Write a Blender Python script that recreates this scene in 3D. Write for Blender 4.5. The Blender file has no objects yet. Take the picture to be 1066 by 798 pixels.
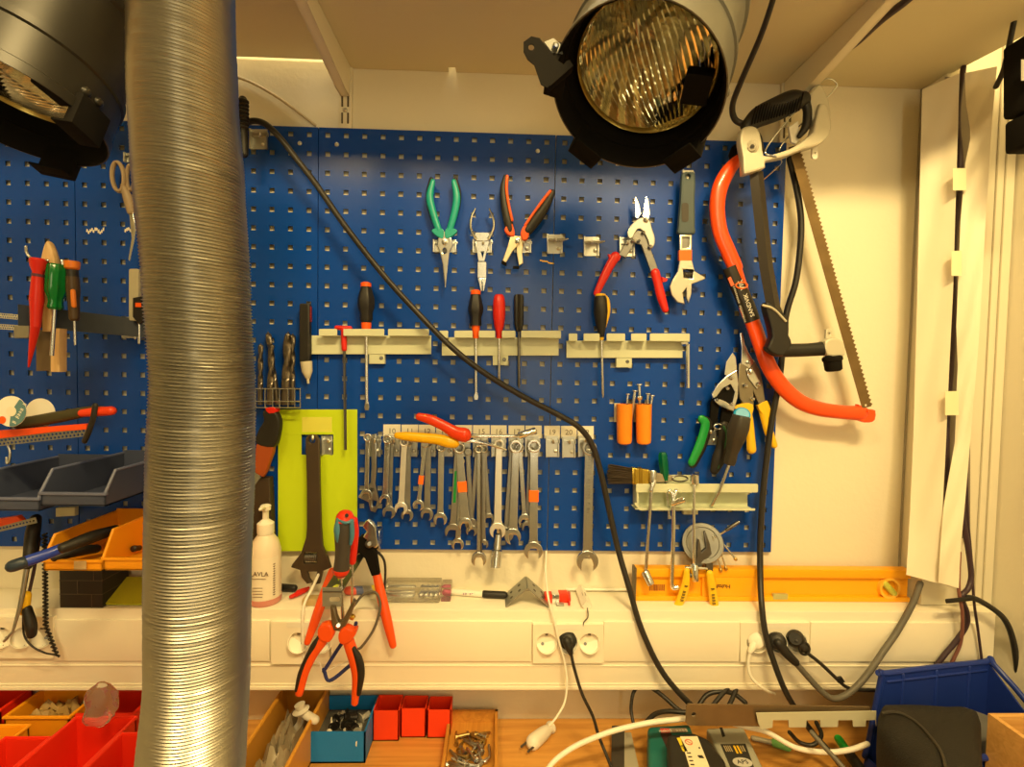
import bpy, bmesh, math, random
from mathutils import Vector, Matrix
random.seed(7)
R = math.radians
COL = bpy.context.scene.collection
# ---------------------------------------------------------------- camera (fitted to the photograph)
F = 512.75; CX, CY, CZ0 = 0.87352, -1.05073, -0.48606; YAW, PIT, ROL = 0.0300864, -0.0358199, 0.0189160
ZT = 1.976                      # height of the top edge of the perforated boards
CAM = Vector((CX, CY, CZ0+ZT))
fwd = Vector((math.sin(YAW)*math.cos(PIT), math.cos(YAW)*math.cos(PIT), math.sin(PIT)))
rt = Vector((math.cos(YAW), -math.sin(YAW), 0)); up = rt.cross(fwd)
r2 = rt*math.cos(ROL)+up*math.sin(ROL); u2 = -rt*math.sin(ROL)+up*math.cos(ROL)
def ray(px, py): return fwd + r2*((px-533)/F) - u2*((py-399)/F)
def W(px, py, off=0.0):
    d = ray(px, py); t = (-off-CAM.y)/d.y
    return CAM + d*t
def Wz(px, py, z):
    d = ray(px, py); return CAM + d*((z-CAM.z)/d.z)
def Wx(px, py, x):
    d = ray(px, py); return CAM + d*((x-CAM.x)/d.x)
def S(off=0.0): return (-off-CAM.y)/F       # metres per pixel at that distance from the board
cam = bpy.data.cameras.new('camera'); camo = bpy.data.objects.new('camera', cam); COL.objects.link(camo)
cam.sensor_width = 36; cam.lens = F/1066*36; cam.clip_start = .02
mw = Matrix((r2, u2, -fwd)).transposed().to_4x4(); mw.translation = CAM; camo.matrix_world = mw
bpy.context.scene.camera = camo

# ---------------------------------------------------------------- materials
MATS = {}
def M(name, col, rough=.5, metal=0., bump=0., bscale=60., var=.06, vscale=12., coat=0., alpha=1., trans=0., spec=.5, emit=0., ior=1.45):
    if name in MATS: return MATS[name]
    m = bpy.data.materials.new(name); m.use_nodes = True; nt = m.node_tree; b = nt.nodes['Principled BSDF']
    b.inputs['Roughness'].default_value = rough; b.inputs['Metallic'].default_value = metal
    b.inputs['Coat Weight'].default_value = coat; b.inputs['Transmission Weight'].default_value = trans
    b.inputs['Specular IOR Level'].default_value = spec; b.inputs['IOR'].default_value = ior
    b.inputs['Alpha'].default_value = alpha
    if emit: b.inputs['Emission Color'].default_value = (*col, 1); b.inputs['Emission Strength'].default_value = emit
    tc = nt.nodes.new('ShaderNodeTexCoord'); n = nt.nodes.new('ShaderNodeTexNoise')
    n.inputs['Scale'].default_value = vscale; n.inputs['Detail'].default_value = 5
    nt.links.new(tc.outputs['Object'], n.inputs['Vector'])
    mx = nt.nodes.new('ShaderNodeMix'); mx.data_type = 'RGBA'
    lo = [max(0, c*(1-var)) for c in col]; hi = [min(1, c*(1+var)) for c in col]
    mx.inputs[6].default_value = (*lo, 1); mx.inputs[7].default_value = (*hi, 1)
    nt.links.new(n.outputs['Fac'], mx.inputs[0]); nt.links.new(mx.outputs[2], b.inputs['Base Color'])
    if bump:
        n2 = nt.nodes.new('ShaderNodeTexNoise'); n2.inputs['Scale'].default_value = bscale; n2.inputs['Detail'].default_value = 4
        nt.links.new(tc.outputs['Object'], n2.inputs['Vector'])
        bp = nt.nodes.new('ShaderNodeBump'); bp.inputs['Strength'].default_value = bump; bp.inputs['Distance'].default_value = .002
        nt.links.new(n2.outputs['Fac'], bp.inputs['Height']); nt.links.new(bp.outputs['Normal'], b.inputs['Normal'])
    MATS[name] = m; return m
def wood(name, c1, c2, scale=6, axis=0, rough=.45):
    if name in MATS: return MATS[name]
    m = M(name, c1, rough); nt = m.node_tree; b = nt.nodes['Principled BSDF']
    tc = nt.nodes.new('ShaderNodeTexCoord'); mp = nt.nodes.new('ShaderNodeMapping')
    s = [scale*5]*3; s[axis] = scale*.35; mp.inputs['Scale'].default_value = s
    w = nt.nodes.new('ShaderNodeTexNoise'); w.inputs['Scale'].default_value = 2.2; w.inputs['Detail'].default_value = 7; w.inputs['Distortion'].default_value = 1.4
    rp = nt.nodes.new('ShaderNodeValToRGB'); rp.color_ramp.elements[0].color = (*c2, 1); rp.color_ramp.elements[1].color = (*c1, 1)
    rp.color_ramp.elements[0].position = .3; rp.color_ramp.elements[1].position = .62
    nt.links.new(tc.outputs['Object'], mp.inputs['Vector']); nt.links.new(mp.outputs['Vector'], w.inputs['Vector'])
    nt.links.new(w.outputs['Fac'], rp.inputs['Fac']); nt.links.new(rp.outputs['Color'], b.inputs['Base Color'])
    return m
wall_m = M('painted_wall', (.80, .745, .60), .75, bump=.25, bscale=90, var=.03, vscale=3)
shelf_m = M('shelf_laminate', (.70, .65, .46), .6, var=.03, vscale=4)
trunk_m = M('trunking_plastic', (.86, .81, .68), .42, var=.015, vscale=5)
cream_m = M('cream_enamel', (.80, .75, .60), .4, var=.02)
blue_m = M('blue_enamel', (.003, .055, .36), .27, spec=.4, var=.16, vscale=5, bump=.05, bscale=200)
steel = M('satin_steel', (.66, .70, .74), .24, 1., var=.12, vscale=40)
chrome = M('chrome', (.82, .88, .95), .12, 1., var=.08, vscale=30)
dsteel = M('dark_steel', (.20, .20, .20), .38, 1., var=.2, vscale=60)
gun = M('gunmetal', (.13, .13, .12), .45, .7, var=.12, vscale=15)
zinc = M('zinc_plate', (.66, .68, .66), .34, .9, var=.12, vscale=30)
black = M('black_rubber', (.013, .012, .011), .48, var=.2)
blackp = M('black_paint', (.010, .009, .008), .7, var=.3, spec=.06)
red = M('red_plastic', (.62, .018, .010), .35, var=.08)
orange = M('orange_plastic', (.88, .11, .006), .35, var=.05)
tape = M('orange_tape', (.95, .16, .01), .5)
green = M('green_plastic', (.01, .28, .055), .3, var=.1)
teal = M('teal_grip', (.008, .32, .29), .35, var=.06)
yellow = M('yellow_plastic', (.85, .52, .015), .38, var=.05)
white = M('white_plastic', (.82, .79, .70), .4, var=.02)
paper = M('label_paper', (.84, .82, .72), .7, var=.02)
ink = M('printed_ink', (.02, .02, .02), .6)
rail_m = M('pale_green_enamel', (.58, .62, .46), .4, var=.04)
rust_m = M('bare_blade', (.20, .135, .06), .45, .7, var=.35, vscale=30)

# ---------------------------------------------------------------- mesh building
class MB:
    def __init__(s): s.v = []; s.f = []
    def add(s, vs, fs):
        n = len(s.v); s.v += [Vector(v) for v in vs]; s.f += [[i+n for i in f] for f in fs]; return s
    def merge(s, o): return s.add(o.v, o.f)
    def xf(s, mat): s.v = [mat @ v for v in s.v]; return s
def box(mb, x0, x1, y0, y1, z0, z1, bev=0., mat=None):
    vs = [Vector((x, y, z)) for x in (x0, x1) for y in (y0, y1) for z in (z0, z1)]
    fs = [(0,1,3,2), (4,6,7,5), (0,4,5,1), (2,3,7,6), (0,2,6,4), (1,5,7,3)]
    if bev:
        bm = bmesh.new(); bv = [bm.verts.new(v) for v in vs]
        for f in fs: bm.faces.new([bv[i] for i in f])
        bmesh.ops.recalc_face_normals(bm, faces=bm.faces)
        bmesh.ops.bevel(bm, geom=list(bm.edges), offset=bev, segments=2, affect='EDGES', profile=.6)
        bm.verts.index_update(); vs = [v.co.copy() for v in bm.verts]; fs = [[v.index for v in f.verts] for f in bm.faces]; bm.free()
    if mat: vs = [mat @ v for v in vs]
    return mb.add(vs, fs)
def catmull(pts, n=6):
    if len(pts) < 3: return list(pts)
    P = [2*pts[0]-pts[1]]+list(pts)+[2*pts[-1]-pts[-2]]; out = []
    for i in range(1, len(P)-2):
        for k in range(n):
            t = k/n; a, b, c, d = P[i-1], P[i], P[i+1], P[i+2]
            out.append(.5*((2*b)+(-a+c)*t+(2*a-5*b+4*c-d)*t*t+(-a+3*b-3*c+d)*t**3))
    out.append(P[-2]); return out
def sweep(mb, pts, rad, flat=1., seg=12, caps=True, rnd=True, n=6, smooth=True, closed=False):
    """pts: world Vectors, rad: metres (number or list)"""
    if not isinstance(rad, (list, tuple)): rad = [rad]*len(pts)
    if smooth and len(pts) > 2:
        q = catmull([Vector((*p, r)) if False else p for p in pts], n)
        rr = catmull([Vector((r, 0, 0)) for r in rad], n); rr = [max(1e-5, r.x) for r in rr]
        pts, rad = q, rr
    N = len(pts); rings = []; side = None; nrm = []
    for i in range(N):
        if closed: t = (pts[(i+1) % N]-pts[i-1])
        else: t = (pts[min(i+1, N-1)]-pts[max(i-1, 0)])
        t = t.normalized() if t.length > 1e-9 else Vector((0, 0, 1))
        if flat != 1.:
            s_ = t.cross(Vector((0, -1, 0)))
            if s_.length < .05: s_ = side or Vector((1, 0, 0))
            s_.normalize()
        else:
            if side is None:
                s_ = t.cross(Vector((0, -1, 0))) if abs(t.y) < .95 else t.cross(Vector((1, 0, 0)))
            else: s_ = side-t*side.dot(t)
            if s_.length < 1e-6: s_ = Vector((1, 0, 0))
            s_.normalize()
        side = s_; b = t.cross(s_).normalized(); nrm.append((t, s_, b))
    P = []
    if rnd and not closed:
        t, s_, b = nrm[0]
        for a in (80, 50, 25): P.append((pts[0]-t*rad[0]*math.sin(R(a)), rad[0]*math.cos(R(a)), s_, b))
    for i in range(N): P.append((pts[i], rad[i], nrm[i][1], nrm[i][2]))
    if rnd and not closed:
        t, s_, b = nrm[-1]
        for a in (25, 50, 80): P.append((pts[-1]+t*rad[-1]*math.sin(R(a)), rad[-1]*math.cos(R(a)), s_, b))
    vs = []
    for c, r, s_, b in P:
        for k in range(seg):
            a = 2*math.pi*k/seg; vs.append(c+s_*(r*math.cos(a))+b*(r*flat*math.sin(a)))
    K = len(P); fs = []
    for i in range(K if closed else K-1):
        j = (i+1) % K
        for k in range(seg): fs.append((i*seg+k, i*seg+(k+1) % seg, j*seg+(k+1) % seg, j*seg+k))
    if not closed and caps: fs.append(tuple(range(seg))[::-1]); fs.append(tuple((K-1)*seg+k for k in range(seg)))
    return mb.add(vs, fs)
def tube(mb, pts, r, off=.03, **k):
    """pixel path at a distance from the board: (x, y) or (x, y, off); r in pixels"""
    w = []; rr = []
    for i, p in enumerate(pts):
        o = p[2] if len(p) > 2 else off; w.append(W(p[0], p[1], o)); rr.append((r[i] if isinstance(r, (list, tuple)) else r)*S(o))
    return sweep(mb, w, rr, **k)
def lathe3(mb, a, b, prof, seg=20, flat=1., fl=None, flutes=0, fd=0., caps=True):
    """prof: (t, r metres) along a-b; flutes: grooves"""
    ax = (b-a); L = ax.length; ax = ax/L
    s_ = ax.cross(Vector((0, -1, 0)))
    if s_.length < .1: s_ = ax.cross(Vector((0, 0, 1)))
    s_.normalize(); bb = ax.cross(s_); vs = []
    for p in prof:
        t, r = p[0], p[1]; g = p[2] if len(p) > 2 else 1.
        for k in range(seg):
            an = 2*math.pi*k/seg; q = r*(1-g*fd*(.5-.5*math.cos(flutes*an))) if flutes else r
            vs.append(a+ax*(L*t)+s_*(q*math.cos(an))+bb*(q*flat*math.sin(an)))
    K = len(prof); fs = []
    for i in range(K-1):
        for k in range(seg): fs.append((i*seg+k, i*seg+(k+1) % seg, (i+1)*seg+(k+1) % seg, (i+1)*seg+k))
    if caps: fs.append(tuple(range(seg))[::-1]); fs.append(tuple((K-1)*seg+k for k in range(seg)))
    return mb.add(vs, fs)
def lathe(mb, p0, p1, prof, off=.03, **k):
    """pixel axis; prof (t, r px)"""
    o0 = p0[2] if len(p0) > 2 else off; o1 = p1[2] if len(p1) > 2 else off
    s_ = S((o0+o1)/2)
    return lathe3(mb, W(p0[0], p0[1], o0), W(p1[0], p1[1], o1), [(q[0], q[1]*s_)+tuple(q[2:]) for q in prof], **k)
def curve_mesh(splines, ext, bev, cyclic=True):
    cu = bpy.data.curves.new('tmp', 'CURVE'); cu.dimensions = '2D'; cu.fill_mode = 'BOTH'
    cu.extrude = max(0, ext-bev); cu.bevel_depth = bev; cu.bevel_resolution = 1; cu.offset = -bev
    for pts in splines:
        sp = cu.splines.new('POLY'); sp.points.add(len(pts)-1); sp.use_cyclic_u = True
        for i, p in enumerate(pts): sp.points[i].co = (p[0], p[1], 0, 1)
    o = bpy.data.objects.new('tmp', cu); me = bpy.data.meshes.new_from_object(o)
    vs = [v.co.copy() for v in me.vertices]; fs = [list(p.vertices) for p in me.polygons]
    bpy.data.objects.remove(o); bpy.data.curves.remove(cu); bpy.data.meshes.remove(me)
    return vs, fs
def smooth2(pts, n=5):
    P = [Vector((p[0], p[1], 0)) for p in pts]; N = len(P); out = []
    for i in range(N):
        a, b, c, d = P[i-1], P[i], P[(i+1) % N], P[(i+2) % N]
        for k in range(n):
            t = k/n; q = .5*((2*b)+(-a+c)*t+(2*a-5*b+4*c-d)*t*t+(-a+3*b-3*c+d)*t**3); out.append((q.x, q.y))
    return out
def plate(mb, pts, off=.02, th=.003, bev=.35, holes=(), sm=0, hsm=0):
    """flat outline in pixels, parallel to the board, from off to off+th"""
    s_ = S(off+th/2); loops = [smooth2(pts, sm) if sm else pts]+[smooth2(h, hsm) if hsm else h for h in holes]
    sp = []
    for L in loops:
        q = [W(p[0], p[1], off+th/2) for p in L]; sp.append([(v.x, v.z) for v in q])
    vs, fs = curve_mesh(sp, th/2, min(bev*s_, th*.45))
    return mb.add([Vector((v.x, -(off+th/2)-v.z, v.y)) for v in vs], fs)
def circ(x, y, r, n=20, ry=None, a0=0): return [(x+r*math.cos(2*math.pi*k/n+a0), y+(ry or r)*math.sin(2*math.pi*k/n+a0)) for k in range(n)]
def rect(x0, y0, x1, y1): return [(x0, y0), (x1, y0), (x1, y1), (x0, y1)]
def rrect(x0, y0, x1, y1, r):
    out = []
    for cx, cy, a in ((x1-r, y0+r, -90), (x1-r, y1-r, 0), (x0+r, y1-r, 90), (x0+r, y0+r, 180)):
        for k in range(4): out.append((cx+r*math.cos(R(a+30*k)), cy+r*math.sin(R(a+30*k))))
    return out
def sheet(mb, grid, th=0.):
    """grid of world Vectors -> surface (th: solid thickness)"""
    n, m = len(grid), len(grid[0]); vs = [p for row in grid for p in row]
    fs = [(i*m+j, i*m+j+1, (i+1)*m+j+1, (i+1)*m+j) for i in range(n-1) for j in range(m-1)]
    if not th: return mb.add(vs, fs)
    nor = [Vector() for _ in vs]
    for f in fs:
        k = (vs[f[1]]-vs[f[0]]).cross(vs[f[3]]-vs[f[0]])
        for i in f: nor[i] += k
    N = len(vs); v2 = [v+nor[i].normalized()*th for i, v in enumerate(vs)]
    f2 = [tuple(i+N for i in f)[::-1] for f in fs]; edge = []
    b = [j for j in range(m)]+[i*m+m-1 for i in range(1, n)]+[(n-1)*m+j for j in range(m-2, -1, -1)]+[i*m for i in range(n-2, 0, -1)]
    for a, c in zip(b, b[1:]+b[:1]): edge.append((a, a+N, c+N, c))
    return mb.add(vs+v2, fs+f2+edge)
def text(mb, s, p, size, mat3=None, ext=.0002, align='CENTER', yflip=False, sx=1.):
    """p: world point of the centre; mat3: rotation from text XY to world (default: facing the room)"""
    m3 = mat3 or Matrix(((1, 0, 0), (0, 0, -1), (0, 1, 0)))
    if s.startswith('~'):           # small print too blurred to read in the photo: short strokes
        n = len(s); q = random.Random(n); w = size*.62*sx; vs = []; fs = []
        for i in range(n):
            if q.random() < .12: continue
            x = (i-(n-1)/2)*w; h = size*q.uniform(.30, .42); hw = w*.30; k = len(vs)
            for (u, v) in ((-hw, -h), (-hw*.2, -h), (-hw*.2, h), (-hw, h), (hw*.3, -h*q.uniform(.2, 1)), (hw, -h), (hw, h*q.uniform(.3, 1)), (hw*.3, h)): vs.append(p+m3 @ Vector((x+u, v, ext)))
            fs += [(k, k+1, k+2, k+3), (k+4, k+5, k+6, k+7)]
        return mb.add(vs, fs)
    cu = bpy.data.curves.new('t', 'FONT'); cu.body = s; cu.size = size; cu.align_x = align; cu.align_y = 'CENTER'; cu.extrude = ext
    cu.resolution_u = 2
    o = bpy.data.objects.new('t', cu); me = bpy.data.meshes.new_from_object(o)
    m3 = mat3 or Matrix(((1, 0, 0), (0, 0, -1), (0, 1, 0)))
    vs = [p + m3 @ Vector((v.co.x*sx, v.co.y, v.co.z)) for v in me.vertices]; fs = [list(q.vertices) for q in me.polygons]
    bpy.data.objects.remove(o); bpy.data.curves.remove(cu); bpy.data.meshes.remove(me)
    return mb.add(vs, fs)
def rotw(deg):      # text turned by deg (clockwise seen in the photo) on the wall plane
    a = -R(deg); return Matrix(((1, 0, 0), (0, 0, -1), (0, 1, 0))) @ Matrix.Rotation(a, 3, 'Z')
def mkobj(name, mb, mat, base, parent=None, ang=35):
    me = bpy.data.meshes.new(name); me.from_pydata([v-base for v in mb.v], [], mb.f)
    bm = bmesh.new(); bm.from_mesh(me); bmesh.ops.recalc_face_normals(bm, faces=bm.faces)
    bm.to_mesh(me); bm.free()
    me.validate(); me.polygons.foreach_set('use_smooth', [True]*len(me.polygons)); me.set_sharp_from_angle(angle=R(ang))
    me.materials.append(mat); o = bpy.data.objects.new(name, me); COL.objects.link(o)
    if parent: o.parent = parent
    return o
def basept(mbs):
    vs = [v for mb in mbs for v in mb.v]; x = [v.x for v in vs]; y = [v.y for v in vs]
    return Vector(((min(x)+max(x))/2, (min(y)+max(y))/2, min(v.z for v in vs)))
def tagit(o, label, cat, group=None, kind=None):
    if label: o['label'] = label
    if cat: o['category'] = cat
    if group: o['group'] = group
    if kind: o['kind'] = kind
def thing(name, label, cat, parts, group=None, kind=None):
    """parts: (name, MB, material[, index of the parent part[, label]])"""
    parts = [p for p in parts if p[1].v]
    base = basept([p[1] for p in parts])
    e = bpy.data.objects.new(name, None); COL.objects.link(e); e.location = base; e.empty_display_size = .02
    tagit(e, label, cat, group, kind); made = []
    for p in parts:
        par = made[p[3]] if len(p) > 3 and p[3] is not None else e
        o = mkobj(p[0], p[1], p[2], base, par); made.append(o)
        if len(p) > 4: o['label'] = p[4]
    return e
def solo(name, mb, mat, label, cat, group=None, kind=None):
    b = basept([mb]); o = mkobj(name, mb, mat, b); o.location = b; tagit(o, label, cat, group, kind); return o
def struct(name, mb, mat, parts=()):
    b = basept([mb]); o = mkobj(name, mb, mat, b); o.location = b; o['kind'] = 'structure'
    for p in parts: mkobj(p[0], p[1], p[2], b, o)
    return o
# ================================================================ THE SETTING
WY = .009                                   # wall face, behind the boards
XC = W(955, 200, -WY).x                     # left face of the corner boxing
XR = W(1047, 400, .05).x                    # right wall
ZS = W(600, 80, -WY).z                      # underside of the shelf
ZL = W(500, 613, -.015).z                     # top of the cable trunking
ZB = W(500, 717, .077).z                    # its bottom
YT = -.077                                  # its front
ZTAB = W(560, 747, -WY).z                   # worktop
b = box(MB(), -1.6, XR+.12, WY, WY+.12, 0, 2.7); struct('wall_back', b, wall_m)
b = box(MB(), XR, XR+.12, -2.9, WY, 0, 2.7); struct('wall_right', b, wall_m)
b = box(MB(), -1.72, -1.6, -2.9, WY+.12, 0, 2.7); struct('wall_left', b, wall_m)
b = box(MB(), -1.72, XR+.12, -3.02, -2.9, 0, 2.8); struct('wall_rear', b, M('rear_wall', (.62, .60, .52), .8))
b = box(MB(), -1.72, XR+.12, -2.9, WY+.12, -.1, 0); struct('floor', b, M('floor_vinyl', (.30, .26, .20), .6))
b = box(MB(), -1.72, XR+.12, -2.9, WY+.12, 2.7, 2.8); struct('ceiling', b, wall_m)
# boxed column in the corner, standing on the trunking
b = MB(); box(b, XC, XR-.004, -.05, WY-.001, ZL+.0005, 2.69, .002)
struct('trim_1', b, cream_m)
b = MB()
for px in (1031, 1040):
    x = W(px, 300, .051).x; box(b, x-.0012, x+.0012, -.0525, -.0505, ZL+.004, 2.6)
struct('trim_2', b, M('joint_tan', (.50, .45, .33), .7))  # thin tan joint lines on the column front
# seams of the white back board right of the blue boards
b = MB(); box(b, XC-.004, XC-.0005, WY-.003, WY-.0005, ZL+.004, ZS-.001); struct('trim_3', b, M('joint_grey', (.36, .33, .26), .7))
# cable trunking: body, lids, ribs
TX0, TX1 = -1.55, XR-.022
b = MB(); box(b, TX0, TX1, YT, WY-.0005, ZB, ZL, .003)
g1, g2 = W(500, 645.5, .077).z, W(500, 687, .077).z
lid = MB(); xs = [TX0+.02, W(-14, 660, .077).x, W(57, 660, .077).x, W(282, 660, .077).x, W(345, 660, .077).x, W(554, 660, .077).x, W(627.5, 660, .077).x, W(770, 660, .077).x, W(842, 660, .077).x, TX1-.03]
lidp = []
for i, (a, c) in enumerate(zip(xs[:-1], xs[1:])):
    if i in (1, 3, 5, 7): continue
    q = MB(); box(q, a+.0012, c-.0012, YT-.004, YT+.001, g2, g1, .0012); lidp.append(('trunking_lid', q, trunk_m))
rib = MB()
for py, h in ((692.5, .0012), (711.5, .0012)):
    z = W(500, py, .077).z; box(rib, TX0, TX1, YT-.0018, YT+.001, z-h, z+h, .0005)
mold = MB(); box(mold, TX0, TX1, YT-.003, YT+.001, W(500, 717, .077).z, W(500, 713.5, .077).z, .001)
tr = struct('trim_4', b, trunk_m, lidp+[('rib', rib, trunk_m), ('bottom_edge', mold, trunk_m)])
# worktop
b = MB(); box(b, -1.58, XR-.003, -.72, WY-.0005, ZTAB-.036, ZTAB, .003)
wt = wood('beech_worktop', (.70, .36, .085), (.55, .25, .05), 5)
lg = [('leg', box(MB(), x-.03, x+.03, y-.03, y+.03, 0.0, ZTAB-.036, .004), cream_m) for x in (-1.5, 1.7) for y in (-.66, -.06)]
thing('workbench', 'orange-brown wooden workbench top running along the wall under the white cable trunking', 'workbench', [('worktop', b, wt)]+lg)
# shelf above, with a gap at the wall where light comes through
shp = [Wz(960, 92, ZS), Wz(1066, 37, ZS)]
dirr = (shp[1]-shp[0]).normalized(); fr = shp[0]+dirr*.40
xsp = W(357, 66, -WY).x
def prism(mb, pts, z0, z1):
    n = len(pts); mb.add([(p[0], p[1], z0) for p in pts]+[(p[0], p[1], z1) for p in pts], [tuple(range(n))[::-1], tuple(range(n, 2*n))]+[(i, (i+1) % n, (i+1) % n+n, i+n) for i in range(n)]); return mb
nx = W(471, 77, -WY).x
shl = MB(); prism(shl, [(-1.55, -.018), (W(258, 66, -WY).x-.05, -.018), (xsp-.004, -.018), (xsp-.004, fr.y), (-1.55, fr.y)], ZS, ZS+.022)
struct('trim_5', shl, shelf_m)
shr = MB(); yb = WY-.0008
prism(shr, [(xsp, yb), (nx-.008, yb), (nx-.008, yb-.016), (nx+.008, yb-.016), (nx+.008, yb), (shp[0].x, yb), (fr.x, fr.y), (xsp, fr.y)], ZS, ZS+.022)
struct('trim_6', shr, shelf_m)
# shelf brackets on slotted uprights
def bracket(xl, xr_, lab, slots):
    xw0, xw1 = W(xl, 90, -WY+.004).x, W(xr_, 90, -WY+.004).x
    xm = (xw0+xw1)/2; w = (xw1-xw0)/2
    upr = MB(); pts_h = []
    zb = ZT+.0005 if slots else ZT+.02
    box(upr, xw0, xw1, WY-.009, WY-.0008, zb, ZS-.001, .001)
    sl = MB()
    for z in ([zb+.009, zb+.043, zb+.077] if slots else [zb+.008, zb+.04]):
        for s_ in (-1, 1): box(sl, xm+s_*.006-.0018, xm+s_*.006+.0018, WY-.0098, WY-.0088, z, z+.022)
    sc = MB(); lathe3(sc, Vector((xm, WY-.009, zb+.036)), Vector((xm, WY-.013, zb+.036)), [(0, .005), (.6, .0045), (1, .003)], 12)
    arm = MB(); y0, y1 = WY-.010, fr.y+.03
    for s_ in (-1, 1):
        x = xm+s_*.0085
        v = [(x-.0012, y0, ZS-.062), (x-.0012, y0, ZS-.001), (x-.0012, y1, ZS-.001), (x-.0012, y1, ZS-.020), (x-.0012, y0-.03, ZS-.062)]
        v2 = [(x+.0012, a[1], a[2]) for a in v]
        arm.add(v+v2, [(0,1,2,3,4), (9,8,7,6,5)]+[(i, (i+1) % 5, (i+1) % 5+5, i+5) for i in range(5)])
    x0, x1 = xm-.0085, xm+.0085
    arm.add([(x0, y0-.03, ZS-.062), (x1, y0-.03, ZS-.062), (x1, y1, ZS-.020), (x0, y1, ZS-.020), (x0, y0, ZS-.062), (x1, y0, ZS-.062)], [(0, 1, 2, 3), (0, 4, 5, 1)])
    thing('shelf_bracket', lab, 'bracket', [('upright', upr, cream_m), ('slot', sl, M('slot_dark', (.10, .08, .05), .8), 0), ('screw', sc, zinc, 0), ('arm', arm, cream_m)])
bracket(353.5, 367, 'cream metal shelf bracket on a slotted upright above the gap between two blue boards', True)
bracket(813, 826, 'cream metal shelf bracket above the hanging saws, with a black cable along it', True)

# ---------------------------------------------------------------- perforated boards
PX, PZ, NR, NC = .038, .0388, 23, 13
def board(i, x0, lab, wear=()):
    b = MB(); top = ZT; bot = ZT-.8840; g = .0009; x1 = x0+.494
    vs = []; fs = []
    xe = [x0+g]+[x0+PX*k for k in range(1, NC)]+[x1-g]
    mz = (.884-PZ*(NR-1))/2; ze = [top]+[top-mz-PZ*(k-.5) for k in range(1, NR)]+[bot]
    idx = {}
    def vv(x, y, z):
        k = (round(x, 5), round(y, 5), round(z, 5))
        if k not in idx: idx[k] = len(vs); vs.append((x, y, z))
        return idx[k]
    hs = .0051; dp = .0016
    for r in range(NR):
        cz = top-mz-PZ*r
        for c in range(NC):
            cx = x0+PX*(c+.5); o = [(xe[c], ze[r]), (xe[c+1], ze[r]), (xe[c+1], ze[r+1]), (xe[c], ze[r+1])]
            h = [(cx-hs, cz+hs), (cx+hs, cz+hs), (cx+hs, cz-hs), (cx-hs, cz-hs)]
            for k in range(4):
                k2 = (k+1) % 4
                fs.append((vv(o[k][0], 0, o[k][1]), vv(o[k2][0], 0, o[k2][1]), vv(h[k2][0], 0, h[k2][1]), vv(h[k][0], 0, h[k][1])))
                fs.append((vv(h[k][0], 0, h[k][1]), vv(h[k2][0], 0, h[k2][1]), vv(h[k2][0], dp, h[k2][1]), vv(h[k][0], dp, h[k][1])))
    b.add(vs, fs)
    fl = MB(); y1 = WY-.0008
    box(fl, x0+g, x0+g+.0012, 0.0003, y1, bot, top); box(fl, x1-g-.0012, x1-g, 0.0003, y1, bot, top)
    box(fl, x0+g, x1-g, 0.0003, y1, top-.0012, top); box(fl, x0+g, x1-g, 0.0003, y1, bot, bot+.0012)
    sc = []
    for cx in ((x0+PX*1.0), (x1-PX*1.0)):
        q = MB(); lathe3(q, Vector((cx, 0.0004, top-.034)), Vector((cx, -.003, top-.034)), [(0, .0048), (.6, .0042), (1, .0022)], 12); sc.append(('screw', q, zinc))
    thing('perforated_board', lab, 'pegboard', [('face', b, blue_m), ('rim', fl, blue_m)]+sc, group='blue perforated tool boards on the wall')
board(0, -.494, 'blue perforated metal tool board at the far left edge, behind the red awl')
board(1, 0., 'blue perforated metal tool board mostly hidden behind the flexible metal duct')
board(2, .494, 'blue perforated metal tool board carrying the green-handled pliers and the spanner row')
board(3, .988, 'blue perforated metal tool board on the right, carrying tin snips and orange nail tubes')
# ================================================================ DUCT
def prof(y):
    K = [(-60, 187, 57), (0, 187.5, 57.5), (100, 189.5, 59), (180, 195, 60), (300, 204, 58), (400, 210, 56.5), (480, 208, 58), (600, 205, 57), (700, 204.5, 56.5), (798, 197, 59.5), (850, 192, 60), (960, 184, 60)]
    for a, b in zip(K[:-1], K[1:]):
        if a[0] <= y <= b[0]:
            t = (y-a[0])/(b[0]-a[0]); t = t*t*(3-2*t)*.5+t*.5; return a[1]+(b[1]-a[1])*t, a[2]+(b[2]-a[2])*t
DO = .49; s_ = S(DO); b = MB(); zt, zb = 2.69, ZTAB+.001
SEG = 56; pitch = .0036; vs = []; fs = []
ytop = -60; ptop = W(prof(-60)[0], -60, DO); nr = 0; z = zt; rng = random.Random(3); tl = 0.
while z > zb:
    # pixel row of this height on the duct's plane
    lo, hi = -700, 1500
    for _ in range(24):
        m = (lo+hi)/2
        if W(190, m, DO).z > z: lo = m
        else: hi = m
    y = min(max(m, -60), 955); cx, hw = prof(y); r_l, r_r = ray(cx-hw, m), ray(cx+hw, m); a_l, a_r = math.atan2(r_l.x, r_l.y), math.atan2(r_r.x, r_r.y); am = (a_l+a_r)/2; dc = (CAM.y+DO)/-math.cos(am); r = dc*math.sin((a_r-a_l)/2)*.985; c = Vector((CAM.x+dc*math.sin(am), 0, 0))
    rr = r+(.0011 if nr % 2 else -.0011)+rng.uniform(-.00018, .00018); tl = .97*tl+.03*rng.uniform(-.02, .02)
    for k in range(SEG):
        a = 2*math.pi*k/SEG; vs.append((c.x+rr*math.cos(a), -DO+rr*math.sin(a), z+(tl-.05)*rr*math.cos(a)+.02*rr*math.sin(a)))
    nr += 1; z -= pitch/2
for i in range(nr-1):
    for k in range(SEG): fs.append((i*SEG+k, i*SEG+(k+1) % SEG, (i+1)*SEG+(k+1) % SEG, (i+1)*SEG+k))
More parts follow.
